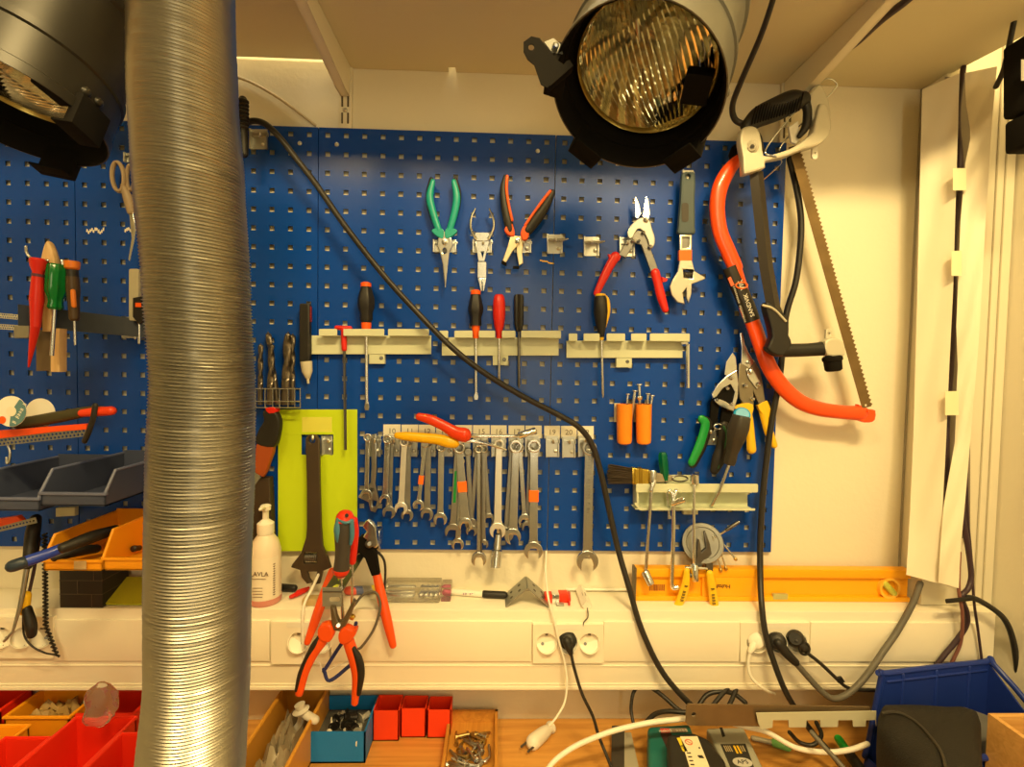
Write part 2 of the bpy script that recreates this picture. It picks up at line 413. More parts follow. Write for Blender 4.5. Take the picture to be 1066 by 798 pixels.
b.add(vs, fs)
alu = M('ribbed_aluminium', (.42, .41, .375), .33, 1., var=.10, vscale=18)
e = mkobj('flexible_duct', b, alu, Vector((vs[-1][0], -DO, zb)), ang=80); e.location = Vector((vs[-1][0], -DO, zb))
tagit(e, 'ribbed silver flexible aluminium duct hanging floor-ward in front of the left blue boards', 'duct')

# ================================================================ STAGE LAMPS
lensm = M('lamp_glass', (.9, .88, .78), .06, 0., trans=1., ior=1.35)
refl = M('lamp_reflector', (.80, .78, .60), .16, 1., var=.15, vscale=25)
# ripple the glass
nt = lensm.node_tree; bs = nt.nodes['Principled BSDF']
def par_can(name, A, back, rim, lab, roll=0., Lb=.27, body=None):
    gun = body or MATS['gunmetal']
    """A: centre of the front opening (world), back: axis to the rear, rim: radius"""
    z = back.normalized(); x = Vector((1, 0, 0)); x = (x-z*x.dot(z)).normalized(); x = Matrix.Rotation(roll, 3, z) @ x; y = z.cross(x)
    m = Matrix((x, y, z)).transposed().to_4x4(); m.translation = A
    o_ = Vector((0, 0, 0)); zz = Vector((0, 0, 1)); q = rim
    def L(prof, seg=64, caps=False):
        b = MB(); vs = []; fs = []
        for (t, r) in prof:
            for k in range(seg): a = 2*math.pi*k/seg; vs.append((r*math.cos(a), r*math.sin(a), t))
        for i in range(len(prof)-1):
            for k in range(seg): fs.append((i*seg+k, i*seg+(k+1) % seg, (i+1)*seg+(k+1) % seg, (i+1)*seg+k))
        if caps: fs.append(tuple(range(seg))); fs.append(tuple((len(prof)-1)*seg+k for k in range(seg)))
        return b.add(vs, fs)
    lz = .056
    # outer shell, closed at the back, with its inner wall
    shell = L([(.0, q*.985), (.0, q), (.012, q), (.014, q*.975), (.055, q*.975), (.057, q*1.0), (.066, q*1.0), (.068, q*.965), (.15, q*.95), (.153, q*.985), (.165, q*.985), (.168, q*.93), (Lb-.04, q*.86), (Lb-.01, q*.70), (Lb, q*.55), (Lb, 0.001)]).xf(m)
    inner = L([(.0, q*.985), (.004, q*.955), (.03, q*.945), (.031, q*.915), (lz, q*.90), (lz, q*.83)]).xf(m)
    ring = L([(lz-.006, q*.845), (lz-.009, q*.83), (lz-.006, q*.815), (lz-.001, q*.815)]).xf(m)
    # lens: convex with ribs
    lens = MB(); n = 46; rl = q*.825; vs = []; fs = []; idx = {}
    for i in range(n+1):
        for j in range(n*2+1):
            u = -1+2*i/n; v = -1+j/n
            # map square to disc
            X = u*math.sqrt(1-v*v/2); Y = v*math.sqrt(1-u*u/2); d2 = X*X+Y*Y
            idx[i, j] = len(vs); vs.append((X*rl, Y*rl, lz-.004-(1-d2)*.014+.0022*math.sin(j*math.pi/2)*(1-.2*d2)))
    for i in range(n):
        for j in range(n*2): fs.append((idx[i, j], idx[i+1, j], idx[i+1, j+1], idx[i, j+1]))
    lens.add(vs, fs).xf(m)
    rf = MB(); seg = 72; K = 26; vs = []; fs = []
    for i in range(K+1):
        t = i/K; r = q*.81*(1-t)+.004
        for k in range(seg):
            a = 2*math.pi*k/seg; f = .0016*(1 if (k//2) % 2 else -1)*(1-t)
            vs.append(((r+f)*math.cos(a), (r+f)*math.sin(a), lz+.002+.085*(1-((1-t)**2))))
    for i in range(K):
        for k in range(seg): fs.append((i*seg+k, i*seg+(k+1) % seg, (i+1)*seg+(k+1) % seg, (i+1)*seg+k))
    fs.append(tuple(K*seg+k for k in range(seg))); rf.add(vs, fs).xf(m)
    bulb = MB(); sweep(bulb, [Vector((0, 0, lz+.075)), Vector((0, 0, lz+.03))], .011, seg=16); sweep(bulb, [Vector((-q*.42, -.004, lz+.02)), Vector((q*.42, .004, lz+.02))], .0022, seg=8)
    cap_ = MB(); sweep(cap_, [Vector((0, 0, lz+.022)), Vector((0, 0, lz+.02))], .016, seg=20); cap_.xf(m); bulb.xf(m)
    bl = MB(); a = R(-18); box(bl, q*.50, q*.80, -.018, .018, lz-.036, lz-.020, .002, Matrix.Rotation(a-roll+R(10), 4, 'Z')); bl.xf(m)
    parts = [('housing', shell, gun), ('front_sleeve', inner, blackp, 0), ('rim', ring, M('brass_rim', (.45, .36, .12), .3, .9)), ('reflector', rf, refl),
             ('bulb', bulb, steel), ('bulb_shield', cap_, M('shield', (.42, .33, .16), .3, .8)), ('stop_bracket', bl, blackp), ('lens', lens, lensm)]
    for t, zc in ((-18, .028), (-8, .03)):
        rv = MB(); an = R(t)-roll+R(12); c = m @ Vector((q*.98*math.cos(an), q*.98*math.sin(an), zc)); d = (m.to_3x3() @ Vector((math.cos(an), math.sin(an), 0))).normalized()
        lathe3(rv, c-d*.002, c+d*.004, [(0, .006), (.5, .0055), (.8, .004), (1, .0015)], 14); parts.append(('rivet', rv, gun, 0))
    return m, parts
def clip(m, q, ang, big=1.):
    """filter-frame holder on the rim"""
    b = MB(); mm = m @ Matrix.Rotation(R(ang), 4, 'Z')
    box(b, q*.93, q*1.04, -.021*big, .021*big, -.020*big, .020, .0015, mm)
    box(b, q*.80, q*.96, -.021*big, .021*big, -.020*big, -.017*big, .0008, mm)
    return b
back = Vector((.34, .41, .84)); A = W(661, 98, CY*-1-.576)
q = 89*.576/F*1.0
m, parts = par_can('stage_lamp', A, back, q, '', roll=R(58))
# which polar angle is which: build clips from pixel directions
def ang_of(m, px, py):
    off = -A0.y; d = ray(px, py); n = m.to_3x3() @ Vector((0, 0, 1)); t = (A0-CAM).dot(n)/d.dot(n); l = m.inverted() @ (CAM+d*t); return math.degrees(math.atan2(l.y, l.x))
A0 = A
for i, (px, py) in enumerate(((600, 165), (722, 165), (575, 72))):
    parts.append(('filter_clip', clip(m, q, ang_of(m, px, py), .95), blackp))
# the swung-out latch on the left
lt = MB(); o1 = CY*-1-.56
plate(lt, [(545, 44), (553, 38), (562, 40), (579, 62), (588, 68), (570, 92), (563, 88), (556, 68), (549, 62), (545, 54)], o1, .0015, .3, [circ(553, 49.5, 3.2, 12)])
plate(lt, [(588, 68), (592, 66), (596, 72), (572, 93), (570, 92)], o1-.012, .014, .2)
tab = MB(); plate(tab, [(566, 44), (576, 40), (583, 46), (586, 56), (578, 60)], o1-.012, .002, .3)
kn = MB(); lathe(kn, (578, 48, o1-.010), (579, 47, o1-.001), [(0, 3.4), (.7, 3.2), (1, 1.5)])
parts += [('latch', lt, blackp), ('latch_tab', tab, gun), ('latch_screw', kn, steel)]
zt_ = 2.698
mid = m @ Vector((0, 0, .16)); pole = MB(); sweep(pole, [mid+Vector((0, 0, .07)), Vector((mid.x, mid.y, zt_))], .012, seg=16, rnd=False)
parts += [('hanging_pole', pole, blackp)]
thing('stage_lamp', 'large gunmetal stage lamp with ribbed glass lens hanging above the right blue board', 'lamp', parts)
# second lamp, cut by the left edge
A2 = W(2, 112, CY*-1-.60); back2 = Vector((.12, .28, .95)); A0 = A2
q2 = .100
m2, parts2 = par_can('stage_lamp', A2, back2, q2, '', body=M('black_enamel', (.018, .016, .012), .38, var=.2))
for (px, py) in ((66, 172), (108, 128)):
    parts2.append(('filter_clip', clip(m2, q2, ang_of(m2, px, py), 1.0), blackp))
mid = m2 @ Vector((0, 0, .16)); pole = MB(); sweep(pole, [mid+Vector((0, 0, .07)), Vector((mid.x, mid.y, zt_))], .012, seg=16, rnd=False)
parts2 += [('hanging_pole', pole, blackp)]
thing('stage_lamp', 'black stage lamp hanging at the top left corner beside the silver duct', 'lamp', parts2)
# ================================================================ TOOLS ON THE BOARDS
def loc(p0, p1):
    d = Vector((p1[0]-p0[0], p1[1]-p0[1])); L = d.length; d /= L; n = Vector((-d.y, d.x))
    return L, (lambda u, v: (p0[0]+d.x*u+n.x*v, p0[1]+d.y*u+n.y*v))
def hook(x, y, lab, w=16, h=20, prong=True, grp='small zinc hooks clipped into the blue boards', pin=False):
    b = MB(); plate(b, rect(x-w/2, y-h/2, x+w/2, y+h/2), .0002, .0015, .3)
    plate(b, rect(x-w/2, y-h/2, x-w/2+1.4, y+h/2), .0015, .010, .2); plate(b, rect(x+w/2-1.4, y-h/2+2, x+w/2, y+h/2), .0015, .006, .2)
    t = MB(); plate(t, rect(x-w/2, y-h*.32, x+w*.55, y-h*.16), .0015, .006, .3)
    ps = [('back_plate', b, zinc), ('flange', t, zinc)]
    if prong:
        p = MB(); tube(p, [(x+1, y-h*.18, .001), (x+1, y-h*.18, .026), (x+1, y-h*.30, .030)], 1.3, seg=8); ps.append(('prong', p, zinc))
    if pin: p = MB(); tube(p, [(x-w*.35, y-h*.22, .012), (x+w*.5, y-h*.22, .014), (x+w*.86, y-h*.27, .020)], [1.5, 1.5, .9], seg=8); ps.append(('pin', p, steel))
    s = MB(); lathe(s, (x+w*.25, y+h*.22, .0015), (x+w*.25, y+h*.22, .0045), [(0, 2.2), (.6, 2.), (1, 1.)], seg=12); ps.append(('screw', s, zinc))
    thing('tool_hook', lab, 'hook', ps, group=grp)
# ---- empty hooks
hook(577.5, 254, 'empty zinc hook right of the black and red pliers', pin=True)
hook(615.5, 256.5, 'empty zinc hook, middle one between red-handled pliers and red snips', pin=True)
hook(652.5, 257, 'zinc hook half hidden behind the open red-handled tin snips')
hook(269.5, 145, 'zinc hook at the board top beside the duct, black cable hung on it', 18, 21)
hook(463, 256, 'wide zinc hook behind the jaws of the green-handled pliers', 24, 13)
hook(502, 256, 'zinc hook behind the small chrome pliers', 20, 14)
hook(544, 256, 'zinc hook behind the jaws of the black and red pliers', 18, 14)

# ---- green long-nose pliers
def grips(mb_pts, r, off, mat, flat=.8): b = MB(); tube(b, mb_pts, r, off, flat=flat, seg=14); return b
gp = [('handle', grips([(450.4, 189), (447.4, 205), (451, 222), (456.8, 240)], [2.6, 3.8, 3.7, 3.4], .022, teal), teal), ('handle', grips([(472.4, 189), (475.4, 205), (473, 222), (468, 240)], [2.6, 3.8, 3.7, 3.4], .022, teal), teal)]
dk = MB(); tube(dk, [(449, 186.5), (446.2, 200), (446.6, 214), (450, 228)], [2.2, 2.6, 2.4, 1.8], .019, flat=.9); gp.append(('grip_inlay', dk, black, 0))
dk = MB(); tube(dk, [(474, 186.5), (477.4, 200), (477, 214), (473.4, 228)], [2.2, 2.6, 2.4, 1.8], .019, flat=.9); gp.append(('grip_inlay', dk, black, 1))
c = MB(); plate(c, [(449.5, 241), (453, 238), (461, 238.5), (462.5, 244), (461, 248.5), (456, 247)], .018, .009, .8, sm=3); gp.append(('collar', c, teal, 0))
c = MB(); plate(c, [(476, 241), (472, 238), (464.5, 238.5), (463, 244), (464.5, 248.5), (470, 247)], .018, .009, .8, sm=3); gp.append(('collar', c, teal, 1))
c = MB(); plate(c, [(460, 241), (465, 241), (470, 248), (471.5, 256), (468.2, 262), (466.6, 275), (464.3, 299.5), (463, 299.8), (460.8, 275), (457.6, 262), (454.8, 256), (456, 248)], .019, .007, 1., [circ(462.8, 261.5, 1.9, 12, 3)]); gp.append(('jaws', c, steel))
c = MB(); lathe(c, (463, 252, .026), (463, 252, .029), [(0, 3.2), (.7, 3.), (1, 2)], seg=16); gp.append(('pivot', c, steel))
thing('long_nose_pliers', 'long-nose pliers with bright green handles, jaws pointing down, top left of the pliers row', 'pliers', gp)
# ---- chrome pliers
cp = []
for s in (-1, 1):
    b = MB(); tube(b, [(502+s*7.3, 217.5), (502+s*11.4, 227), (502+s*11.6, 238), (502+s*6.5, 249)], [1., 1.5, 1.6, 2.], .022, flat=1.6); cp.append(('handle', b, chrome))
b = MB(); plate(b, rrect(494.6, 242, 509.4, 251, 1.2), .022, .004, .4); plate(b, [(494.6, 251), (509.4, 251), (504.4, 272), (498, 272)], .020, .004, .4, [[(500.6, 262), (504, 262), (502.4, 268)]]); cp.append(('body', b, steel))
b = MB(); plate(b, rrect(497, 272.5, 506.3, 289.5, .8), .019, .007, .6); plate(b, [(497.2, 289.5), (501.4, 289.5), (502, 303), (500.6, 303)], .019, .006, .5); plate(b, [(502, 289.5), (506.2, 289.5), (504, 303), (502.6, 303)], .019, .006, .5); cp.append(('jaws', b, steel))
thing('small_pliers', 'small bare chrome pliers with curved wire handles, beside the green-handled pliers', 'pliers', cp)
# ---- black and red stripping pliers
bp = [('handle', grips([(526.2, 184), (523.8, 196), (525.2, 213), (528.8, 230), (531, 240)], [2.4, 3.2, 4.2, 4.8, 4.4], .024, black), black), ('handle', grips([(575, 200), (569.5, 211), (560.5, 225), (549.5, 240)], [3, 4.6, 5.8, 5], .024, black), black)]
b = MB(); tube(b, [(528, 183.5), (527.4, 197), (529.4, 212), (533, 229)], [1.6, 1.5, 1.4, 1.6], .028); bp.append(('grip_stripe', b, orange, 0))
b = MB(); tube(b, [(572.6, 199), (565.5, 208), (556, 221), (547, 234)], [1.6, 1.6, 1.5, 1.6], .028); bp.append(('grip_stripe', b, orange, 1))
b = MB(); plate(b, [(525, 239), (532, 232), (535.5, 241), (535, 246), (529, 245)], .018, .012, .9, sm=3); bp.append(('collar', b, orange, 0))
b = MB(); plate(b, [(542, 242), (546, 235), (551, 240), (549, 249), (544, 250)], .018, .012, .9, sm=3); bp.append(('collar', b, orange, 1))
b = MB(); plate(b, [(532, 245), (541, 246), (543, 250), (533.5, 262), (527, 273.5), (522.8, 271.5), (528, 258)], .020, .006, .7); plate(b, [(537, 246), (546, 246), (543.5, 262), (544.5, 274), (540, 277), (537.6, 262)], .016, .006, .7); bp.append(('jaws', b, M('brass_steel', (.72, .62, .40), .3, .95)))
b = MB(); plate(b, [(522.4, 271), (527.6, 274), (527, 277), (521.8, 274)], .0195, .007, .2); plate(b, rect(534, 277, 540.4, 279.6), .0155, .007, .2); bp.append(('jaw_tip', b, blackp))
b = MB(); lathe(b, (539, 251, .026), (539, 251, .030), [(0, 3), (.7, 2.8), (1, 1.6)]); bp.append(('pivot', b, chrome))
thing('stripping_pliers', 'open pliers with black handles edged in red, widest splayed pliers of the top row', 'pliers', bp)
# ---- red handled tin snips
def Z(ox, oy, s): return lambda *a: [(ox+x/s, oy+y/s) for x, y in a]
z = Z(580, 170, 4.989); sp = []
b = MB(); plate(b, z((402, 178), (409, 170), (427, 215), (436, 262), (418, 288), (404, 280)), .024, .003, .5); sp.append(('blade', b, chrome))
b = MB(); plate(b, z((462, 168), (474, 190), (482, 262), (470, 305), (440, 275), (450, 230)), .027, .003, .5); sp.append(('blade', b, chrome))
b = MB(); plate(b, z((362, 362), (385, 318), (430, 283), (475, 287), (492, 340), (507, 390), (502, 428), (482, 447), (468, 400), (440, 350), (415, 345), (392, 385), (372, 392)), .022, .006, .9, sm=2); sp.append(('body', b, M('worn_steel', (.42, .43, .42), .34, 1., var=.2, vscale=40)))
b = MB(); plate(b, z((375, 385), (415, 350), (440, 352), (474, 405), (484, 445), (522, 548), (486, 568), (435, 425), (402, 412), (355, 492), (316, 474)), .018, .006, .6); sp.append(('linkage', b, dsteel))
for x, y, r in ((460, 295, 3.1), (397, 400, 2.4), (484, 432, 2.4), (425, 402, 1.8), (448, 358, 2.)):
    b = MB(); q = z((x, y))[0]; lathe(b, (*q, .027), (*q, .032), [(0, r), (.6, r*.9), (1, r*.4)], seg=14); sp.append(('bolt', b, steel))
b = MB(); tube(b, [(640.5, 267), (634.5, 277), (628, 290), (621, 305)], [5.2, 4.6, 4.2, 3.2], .024, flat=.7); plate(b, z((262, 472), (330, 482), (322, 505), (272, 500)), .020, .008, .6); sp.append(('grip', b, red))
b = MB(); tube(b, [(682.2, 284), (685, 295), (688.4, 309), (692.6, 322)], [4.8, 4.6, 4.8, 3.6], .024, flat=.7); plate(b, z((540, 590), (572, 600), (566, 614), (545, 618)), .020, .008, .5); sp.append(('grip', b, red))
thing('tin_snips', 'open tin snips with red handles, blades pointing up, beside the large adjustable wrench', 'snips', sp)
# ---- adjustable wrench with blue grey handle
aw = []
b = MB(); pts = []
for t in range(0, 9):
    y = 180+t*8; pts.append((716.2-(y-180)*.038, y))
hw = [5.5, 7.4, 7.6, 7.6, 7.8, 8.2, 8.6, 8.8, 8.2]
L_ = [(p[0]-h, p[1]) for p, h in zip(pts, hw)]+[(p[0]+h, p[1]) for p, h in zip(pts[::-1], hw[::-1])]
plate(b, smooth2(L_, 3), .020, .013, 2.2, [circ(715.6, 184.5, 2.1, 12)]); aw.append(('grip', b, M('blue_grey_rubber', (.055, .085, .10), .5)))
b = MB(); plate(b, rrect(709.6, 211, 716.8, 231, 2.6), .0331, .0006, .1); aw.append(('grip_inlay', b, M('dark_inlay', (.05, .045, .04), .6), 0))
b = MB(); plate(b, z((635, 372), (697, 372), (697, 500), (712, 560), (765, 592), (765, 602), (697, 628), (695, 680), (680, 727), (668, 700), (668, 650), (650, 672), (660, 732), (622, 722), (592, 685), (582, 640), (600, 600), (625, 560), (635, 500)), .023, .007, .9, [z((652, 552), (704, 556), (700, 600), (655, 596)), z((648, 385), (684, 385), (684, 440), (648, 440))]); aw.append(('head', b, M('warm_steel', (.60, .58, .52), .34, .9)))
b = MB(); q = z((657, 576), (701, 578)); lathe(b, (*q[0], .0265), (*q[1], .0265), [(i/10, 3.4 if i % 2 else 2.6) for i in range(11)], seg=14); aw.append(('worm_screw', b, dsteel, 1))
b = MB(); plate(b, z((648, 385), (684, 385), (684, 440), (648, 440)), .023, .003, .2); plate(b, circ(713.3, 258, 1.6, 10), .026, .002, .3); aw.append(('recess', b, dsteel, 1))
b = MB(); plate(b, rect(706.4, 260.5, 719.6, 271.4), .0225, .0082, .3); aw.append(('tape_band', b, tape, 1))
thing('adjustable_wrench', 'adjustable wrench with blue-grey grip and an orange tape band, jaws down', 'wrench', aw)
hook(716, 183, 'zinc hook at the hole of the blue-grey adjustable wrench handle', 12, 12)

# ---- slotted rails
def rail(name_lab, x0, x1, yt, yl, yb, segs, tabx):
    """back plate yl..yb, slotted top with a front lip between yt and yl"""
    b = MB(); z0 = W((x0+x1)/2, yb, .012).z; zl = W((x0+x1)/2, yl, .012).z; X0, X1 = W(x0, yb, .014).x, W(x1, yb, .014).x
    plate(b, [(x0, yl-1), (x1, yl-1), (x1, yb), (x0, yb)], .012, .0016, .3)
    lips = []
    for a, c in segs:
        l = MB(); plate(l, rrect(a, yt, c, yl-.6, 1.1), .034, .0016, .3)
        zt2 = W(a, yl-1.2, .034).z; xa, xc = W(a, yl, .0355).x, W(c, yl, .0355).x
        box(l, xa, xc, -.0345, -.0125, zt2-.0008, zt2+.0008); lips.append(('lip', l, rail_m))
    t = MB(); plate(t, rect(tabx, yb-2, tabx+16, yb+10), .0002, .012, .3); sc = MB(); lathe(sc, (tabx+12, yb+4, .0122), (tabx+12, yb+4, .015), [(0, 2), (1, 1.2)], seg=12)
    thing('tool_rail', name_lab, 'rail', [('back_plate', b, rail_m), ('mounting_tab', t, rail_m), ('screw', sc, dsteel, 1)]+lips, group='pale green slotted tool rails')
rail('pale green slotted rail with the red T-handle key and one black and red screwdriver', 324.5, 449, 342.2, 350, 368.5, [(332, 351), (357.5, 400), (404, 446.5)], 385)
rail('pale green slotted rail in the middle, holding three screwdrivers side by side', 460, 581.5, 344, 352, 370, [(457.5, 466.5), (473, 492), (498.5, 515.5), (522.5, 536.5), (542.5, 584)], 513)
rail('pale green slotted rail with the yellow-black screwdriver, hex key at its right end', 589.6, 710.5, 347, 355.5, 372.3, [(592, 601), (607.5, 624.2), (631.5, 650.7), (657, 673), (676.5, 718)], 641)
# ---- screwdrivers
def driver(name, lab, x, y0, y1, yt, prof, hm, shaft_r, sm=steel, x1=None, off=.0235, cap=None, collar=None, tip='flat', flutes=0, cat='screwdriver', label_extra=None, fd=.16):
    xe = x1 if x1 is not None else x; xm = x+(xe-x)*(y1-y0)/(yt-y0); ps = []
    b = MB(); lathe(b, (x, y0), (xm, y1), prof, off=off, seg=24, flutes=flutes, fd=fd); ps.append(('handle', b, hm))
    s = MB(); k = (yt-y1); dx = xe-xm
    if tip == 'flat':
        tube(s, [(xm, y1-1), (xm+dx*.9, y1+k*.92)], shaft_r, off, rnd=False, seg=12)
        plate(s, [(xm+dx*.9-shaft_r, y1+k*.90), (xm+dx*.9+shaft_r, y1+k*.90), (xe+shaft_r*1.5, y1+k*.96), (xe+shaft_r*1.1, yt), (xe-shaft_r*1.1, yt), (xe-shaft_r*1.5, y1+k*.96)], off-.0008, .0016, .2)
    else: lathe(s, (xm, y1-1), (xe, yt), [(0, shaft_r), (.94, shaft_r), (1, shaft_r*.3)], off=off, seg=12)
    ps.append(('shaft', s, sm))
    if cap: b = MB(); lathe(b, (x, y0-cap[2]), (x, y0+cap[3]), [(0, cap[1]*.6), (.25, cap[1]), (1, cap[1])], off=off, seg=20); ps.append(('end_cap', b, cap[0]))
    if collar: b = MB(); lathe(b, (xm, y1-.2), (xm, y1+collar[2]), [(0, collar[1]), (.6, collar[1]*.9), (1, collar[1]*.72)], off=off, seg=20); ps.append(('collar', b, collar[0]))
    thing(name, lab, cat, ps)
HB = [(0, 4.5), (.12, 6.2), (.35, 8.6), (.50, 8.9), (.62, 8.2), (.74, 6.6), (.9, 6.6), (1, 5.2)]
driver('screwdriver', 'stout black screwdriver with red cap and collar, alone under the diagonal cable', 381, 297, 336, 427, HB, black, 1.7, x1=382, cap=(orange, 5.4, 3.5, 1.5), collar=(orange, 5.2, 13), flutes=6, fd=.1)
driver('screwdriver', 'black and red screwdriver, left of the three on the middle rail', 495.2, 305, 339, 416, [(0, 4.5), (.15, 5.8), (.45, 8.), (.6, 7.4), (.75, 5.8), (1, 6.)], black, 1.5, x1=495.6, cap=(orange, 5.2, 3.5, 1.5), collar=(orange, 4.3, 13), flutes=6, fd=.1)
driver('screwdriver', 'screwdriver with a plain red handle on the middle rail', 519.6, 306.6, 352, 397, [(0, 4), (.05, 5.4), (.2, 6.4), (.45, 6.5), (.7, 5.2), (.85, 3.4), (1, 3.1)], red, 1.4, tip='round')
driver('screwdriver', 'thin all-black screwdriver, right of the red one on the middle rail', 540.2, 306.6, 345, 404, [(0, 4.2), (.05, 5.2), (.8, 4.9), (1, 3.)], black, 1.5, dsteel, tip='round', flutes=8, fd=.25)
ps = []
driver('screwdriver', 'screwdriver with black handle and yellow stripe on the right rail', 625, 306, 351, 414, [(0, 4.5), (.1, 6.8), (.4, 7.6), (.7, 5.8), (.9, 3.6), (1, 3.)], black, 1.4, x1=627.6, cap=(yellow, 5.6, .5, 2.5), collar=(yellow, 2.8, 3), tip='round')
b = MB(); tube(b, [(628, 307), (632.2, 312), (632.8, 325), (630, 340)], [1.4, 2.2, 2.4, 1.2], .0265)
e = [o for o in bpy.data.objects if o.get('label', '').startswith('screwdriver with black handle and yellow')][0]
mkobj('grip_stripe', b, yellow, e.location.copy(), e)
# T handle hex key
t = MB(); tube(t, [(350.5, 341), (364.5, 341.6)], 2.4, .0235, seg=12); tube(t, [(357.8, 343), (358.4, 363)], 2.9, .0235, seg=12); r = MB(); tube(r, [(358.4, 362), (359.6, 468)], 1.5, .0235, seg=6, rnd=False)
thing('hex_key', 'hex key with a red T-handle and long dark shaft, on the left rail', 'hex key', [('handle', t, red), ('shaft', r, dsteel)])
b = MB(); tube(b, [(709, 357.5), (713, 356.8), (715.6, 358.4), (716.1, 363), (716.2, 403.6)], 2.1, .026, seg=6, rnd=False, n=4); solo('hex_key', b, steel, 'bent steel hex key hanging at the right end of the right rail', 'hex key')

# ---- drill bits in a wire basket
def drill(p0, p1, r, lab, off):
    b = MB(); a = W(*p1, off); c = W(*p0, off); ax = (c-a); L = ax.length; ax /= L; s_ = ax.cross(Vector((0, -1, 0))).normalized(); bb = ax.cross(s_); q = r*S(off)
    n = 80; seg = 14; vs = []; fs = []
    for i in range(n+1):
        t = i/n; tw = max(0, t-.35)*L/ (q*5.5)*2*math.pi*.42
        for k in range(seg):
            an = 2*math.pi*k/seg; f = 1. if t < .35 else (1-.42*abs(math.sin(an-tw))**3)
            tp = 1. if t < .96 else max(.12, (1-t)/.04)
            vs.append(a+ax*(L*t)+s_*(q*f*tp*math.cos(an))+bb*(q*f*tp*math.sin(an)))
    for i in range(n):
        for k in range(seg): fs.append((i*seg+k, i*seg+(k+1) % seg, (i+1)*seg+(k+1) % seg, (i+1)*seg+k))
    fs.append(tuple(range(seg))); b.add(vs, fs)
    solo('drill_bit', b, M('drill_steel', (.17, .15, .13), .35, .9, var=.2), lab, 'drill bit', group='twist drill bits in the wire basket')
drill((271.5, 357), (271, 421), 2.6, 'thin bright drill bit nearest the silver duct in the wire basket', .020)
drill((283, 357), (281, 421), 3.2, 'medium bright drill bit, second from the duct in the wire basket', .026)
drill((279, 345), (289, 421), 3., 'dark drill bit leaning right behind the bright ones in the basket', .014)
drill((300, 345), (297, 421), 4.4, 'thickest dark drill bit in the wire basket', .022)
drill((304.5, 347), (304, 421), 3., 'dark drill bit at the right side of the wire basket', .014)
b = MB()
for y in (404.5, 417.5, 424):
    tube(b, [(262, y, .004), (262, y, .036), (312.5, y, .036), (312.5, y, .004), (262, y, .004)], .7, smooth=False, seg=6)
for x in (266, 276, 284, 291, 300, 307, 312.5): tube(b, [(x, 404, .036), (x, 424, .036), (x, 424, .004)], .6, smooth=False, seg=6)
solo('wire_basket', b, steel, 'small wire basket holding drill bits beside the duct', 'basket')
# ---- voltage tester pen
b = MB(); plate(b, rrect(312.6, 316, 323.6, 377, 1.5), .010, .014, 1.6); c = MB(); lathe(c, (318.8, 376, .017), (321, 399, .017), [(0, 6), (.45, 5.4), (.75, 2.6), (.8, 1.4), (1, 1.2)], seg=16, flat=.8)
d = MB(); plate(d, rect(323, 319, 324.2, 335), .013, .008, .2); h_ = MB(); text(h_, 'tester', W(317.5, 345, .0243), .008, rotw(-90))
thing('voltage_tester', 'black pen-shaped voltage tester with a pale tip, hanging between drill bits and left rail', 'voltage tester', [('body', b, black), ('tip', c, M('grey_tip', (.55, .52, .42), .5)), ('clip', d, M('dark_red', (.2, .01, .01), .5))])
# ---- folding saw / knife by the duct
b = MB(); plate(b, [(275, 428), (285, 424), (293, 436), (292, 452), (286, 465), (268, 461), (270, 448), (276, 438)], .020, .018, 2.2, sm=3)
c = MB(); plate(c, [(270.5, 457), (286.5, 462), (282, 480), (275, 496), (262, 484), (267, 470)], .0205, .016, 1.8, sm=2); d = MB(); plate(d, [(278, 424.5), (287, 423.5), (290, 428), (282, 430)], .021, .018, .8, sm=2)
e_ = MB(); plate(e_, [(255, 478), (268, 482), (272, 497), (262, 510), (256, 512)], .024, .006, .6)
thing('pruning_knife', 'black handled folding knife with an orange end beside the silver duct', 'knife', [('handle', b, black), ('bolster', c, M('burnt_orange', (.30, .06, .012), .45)), ('end_cap', d, red), ('blade', e_, steel)])
b = MB(); plate(b, [(256, 496), (283, 496), (286, 560), (284, 600), (256, 600)], .006, .02, 1.5); solo('tool_pouch', b, M('dark_leather', (.035, .022, .012), .6, bump=.3), 'dark brown tool pouch hanging behind the pump bottle beside the duct', 'pouch')
# ---- yellow-green plastic sheet with window
yg = M('lime_plastic', (.50, .66, .012), .42, var=.03)
b = MB(); plate(b, rect(289.5, 426, 372, 573.4), .004, .0012, .2, [rect(314, 452, 347, 473)])
c = MB(); plate(c, rect(314.5, 434, 345.5, 451.5), .0053, .0006, .1)
d = MB(); plate(d, rect(314, 449.6, 347, 452), .0053, .002, .1); plate(d, rect(289.5, 451.4, 372, 452.2), .0052, .0004, .05)
thing('plastic_sheet', 'lime yellow plastic sheet with a window cut out, behind the big black wrench', 'sheet', [('panel', b, yg), ('label_pocket', c, M('lime_light', (.66, .66, .10), .35)), ('ridge', d, yg)])
hook(340.5, 463.5, 'zinc hook showing through the window of the lime plastic sheet', 11, 20)
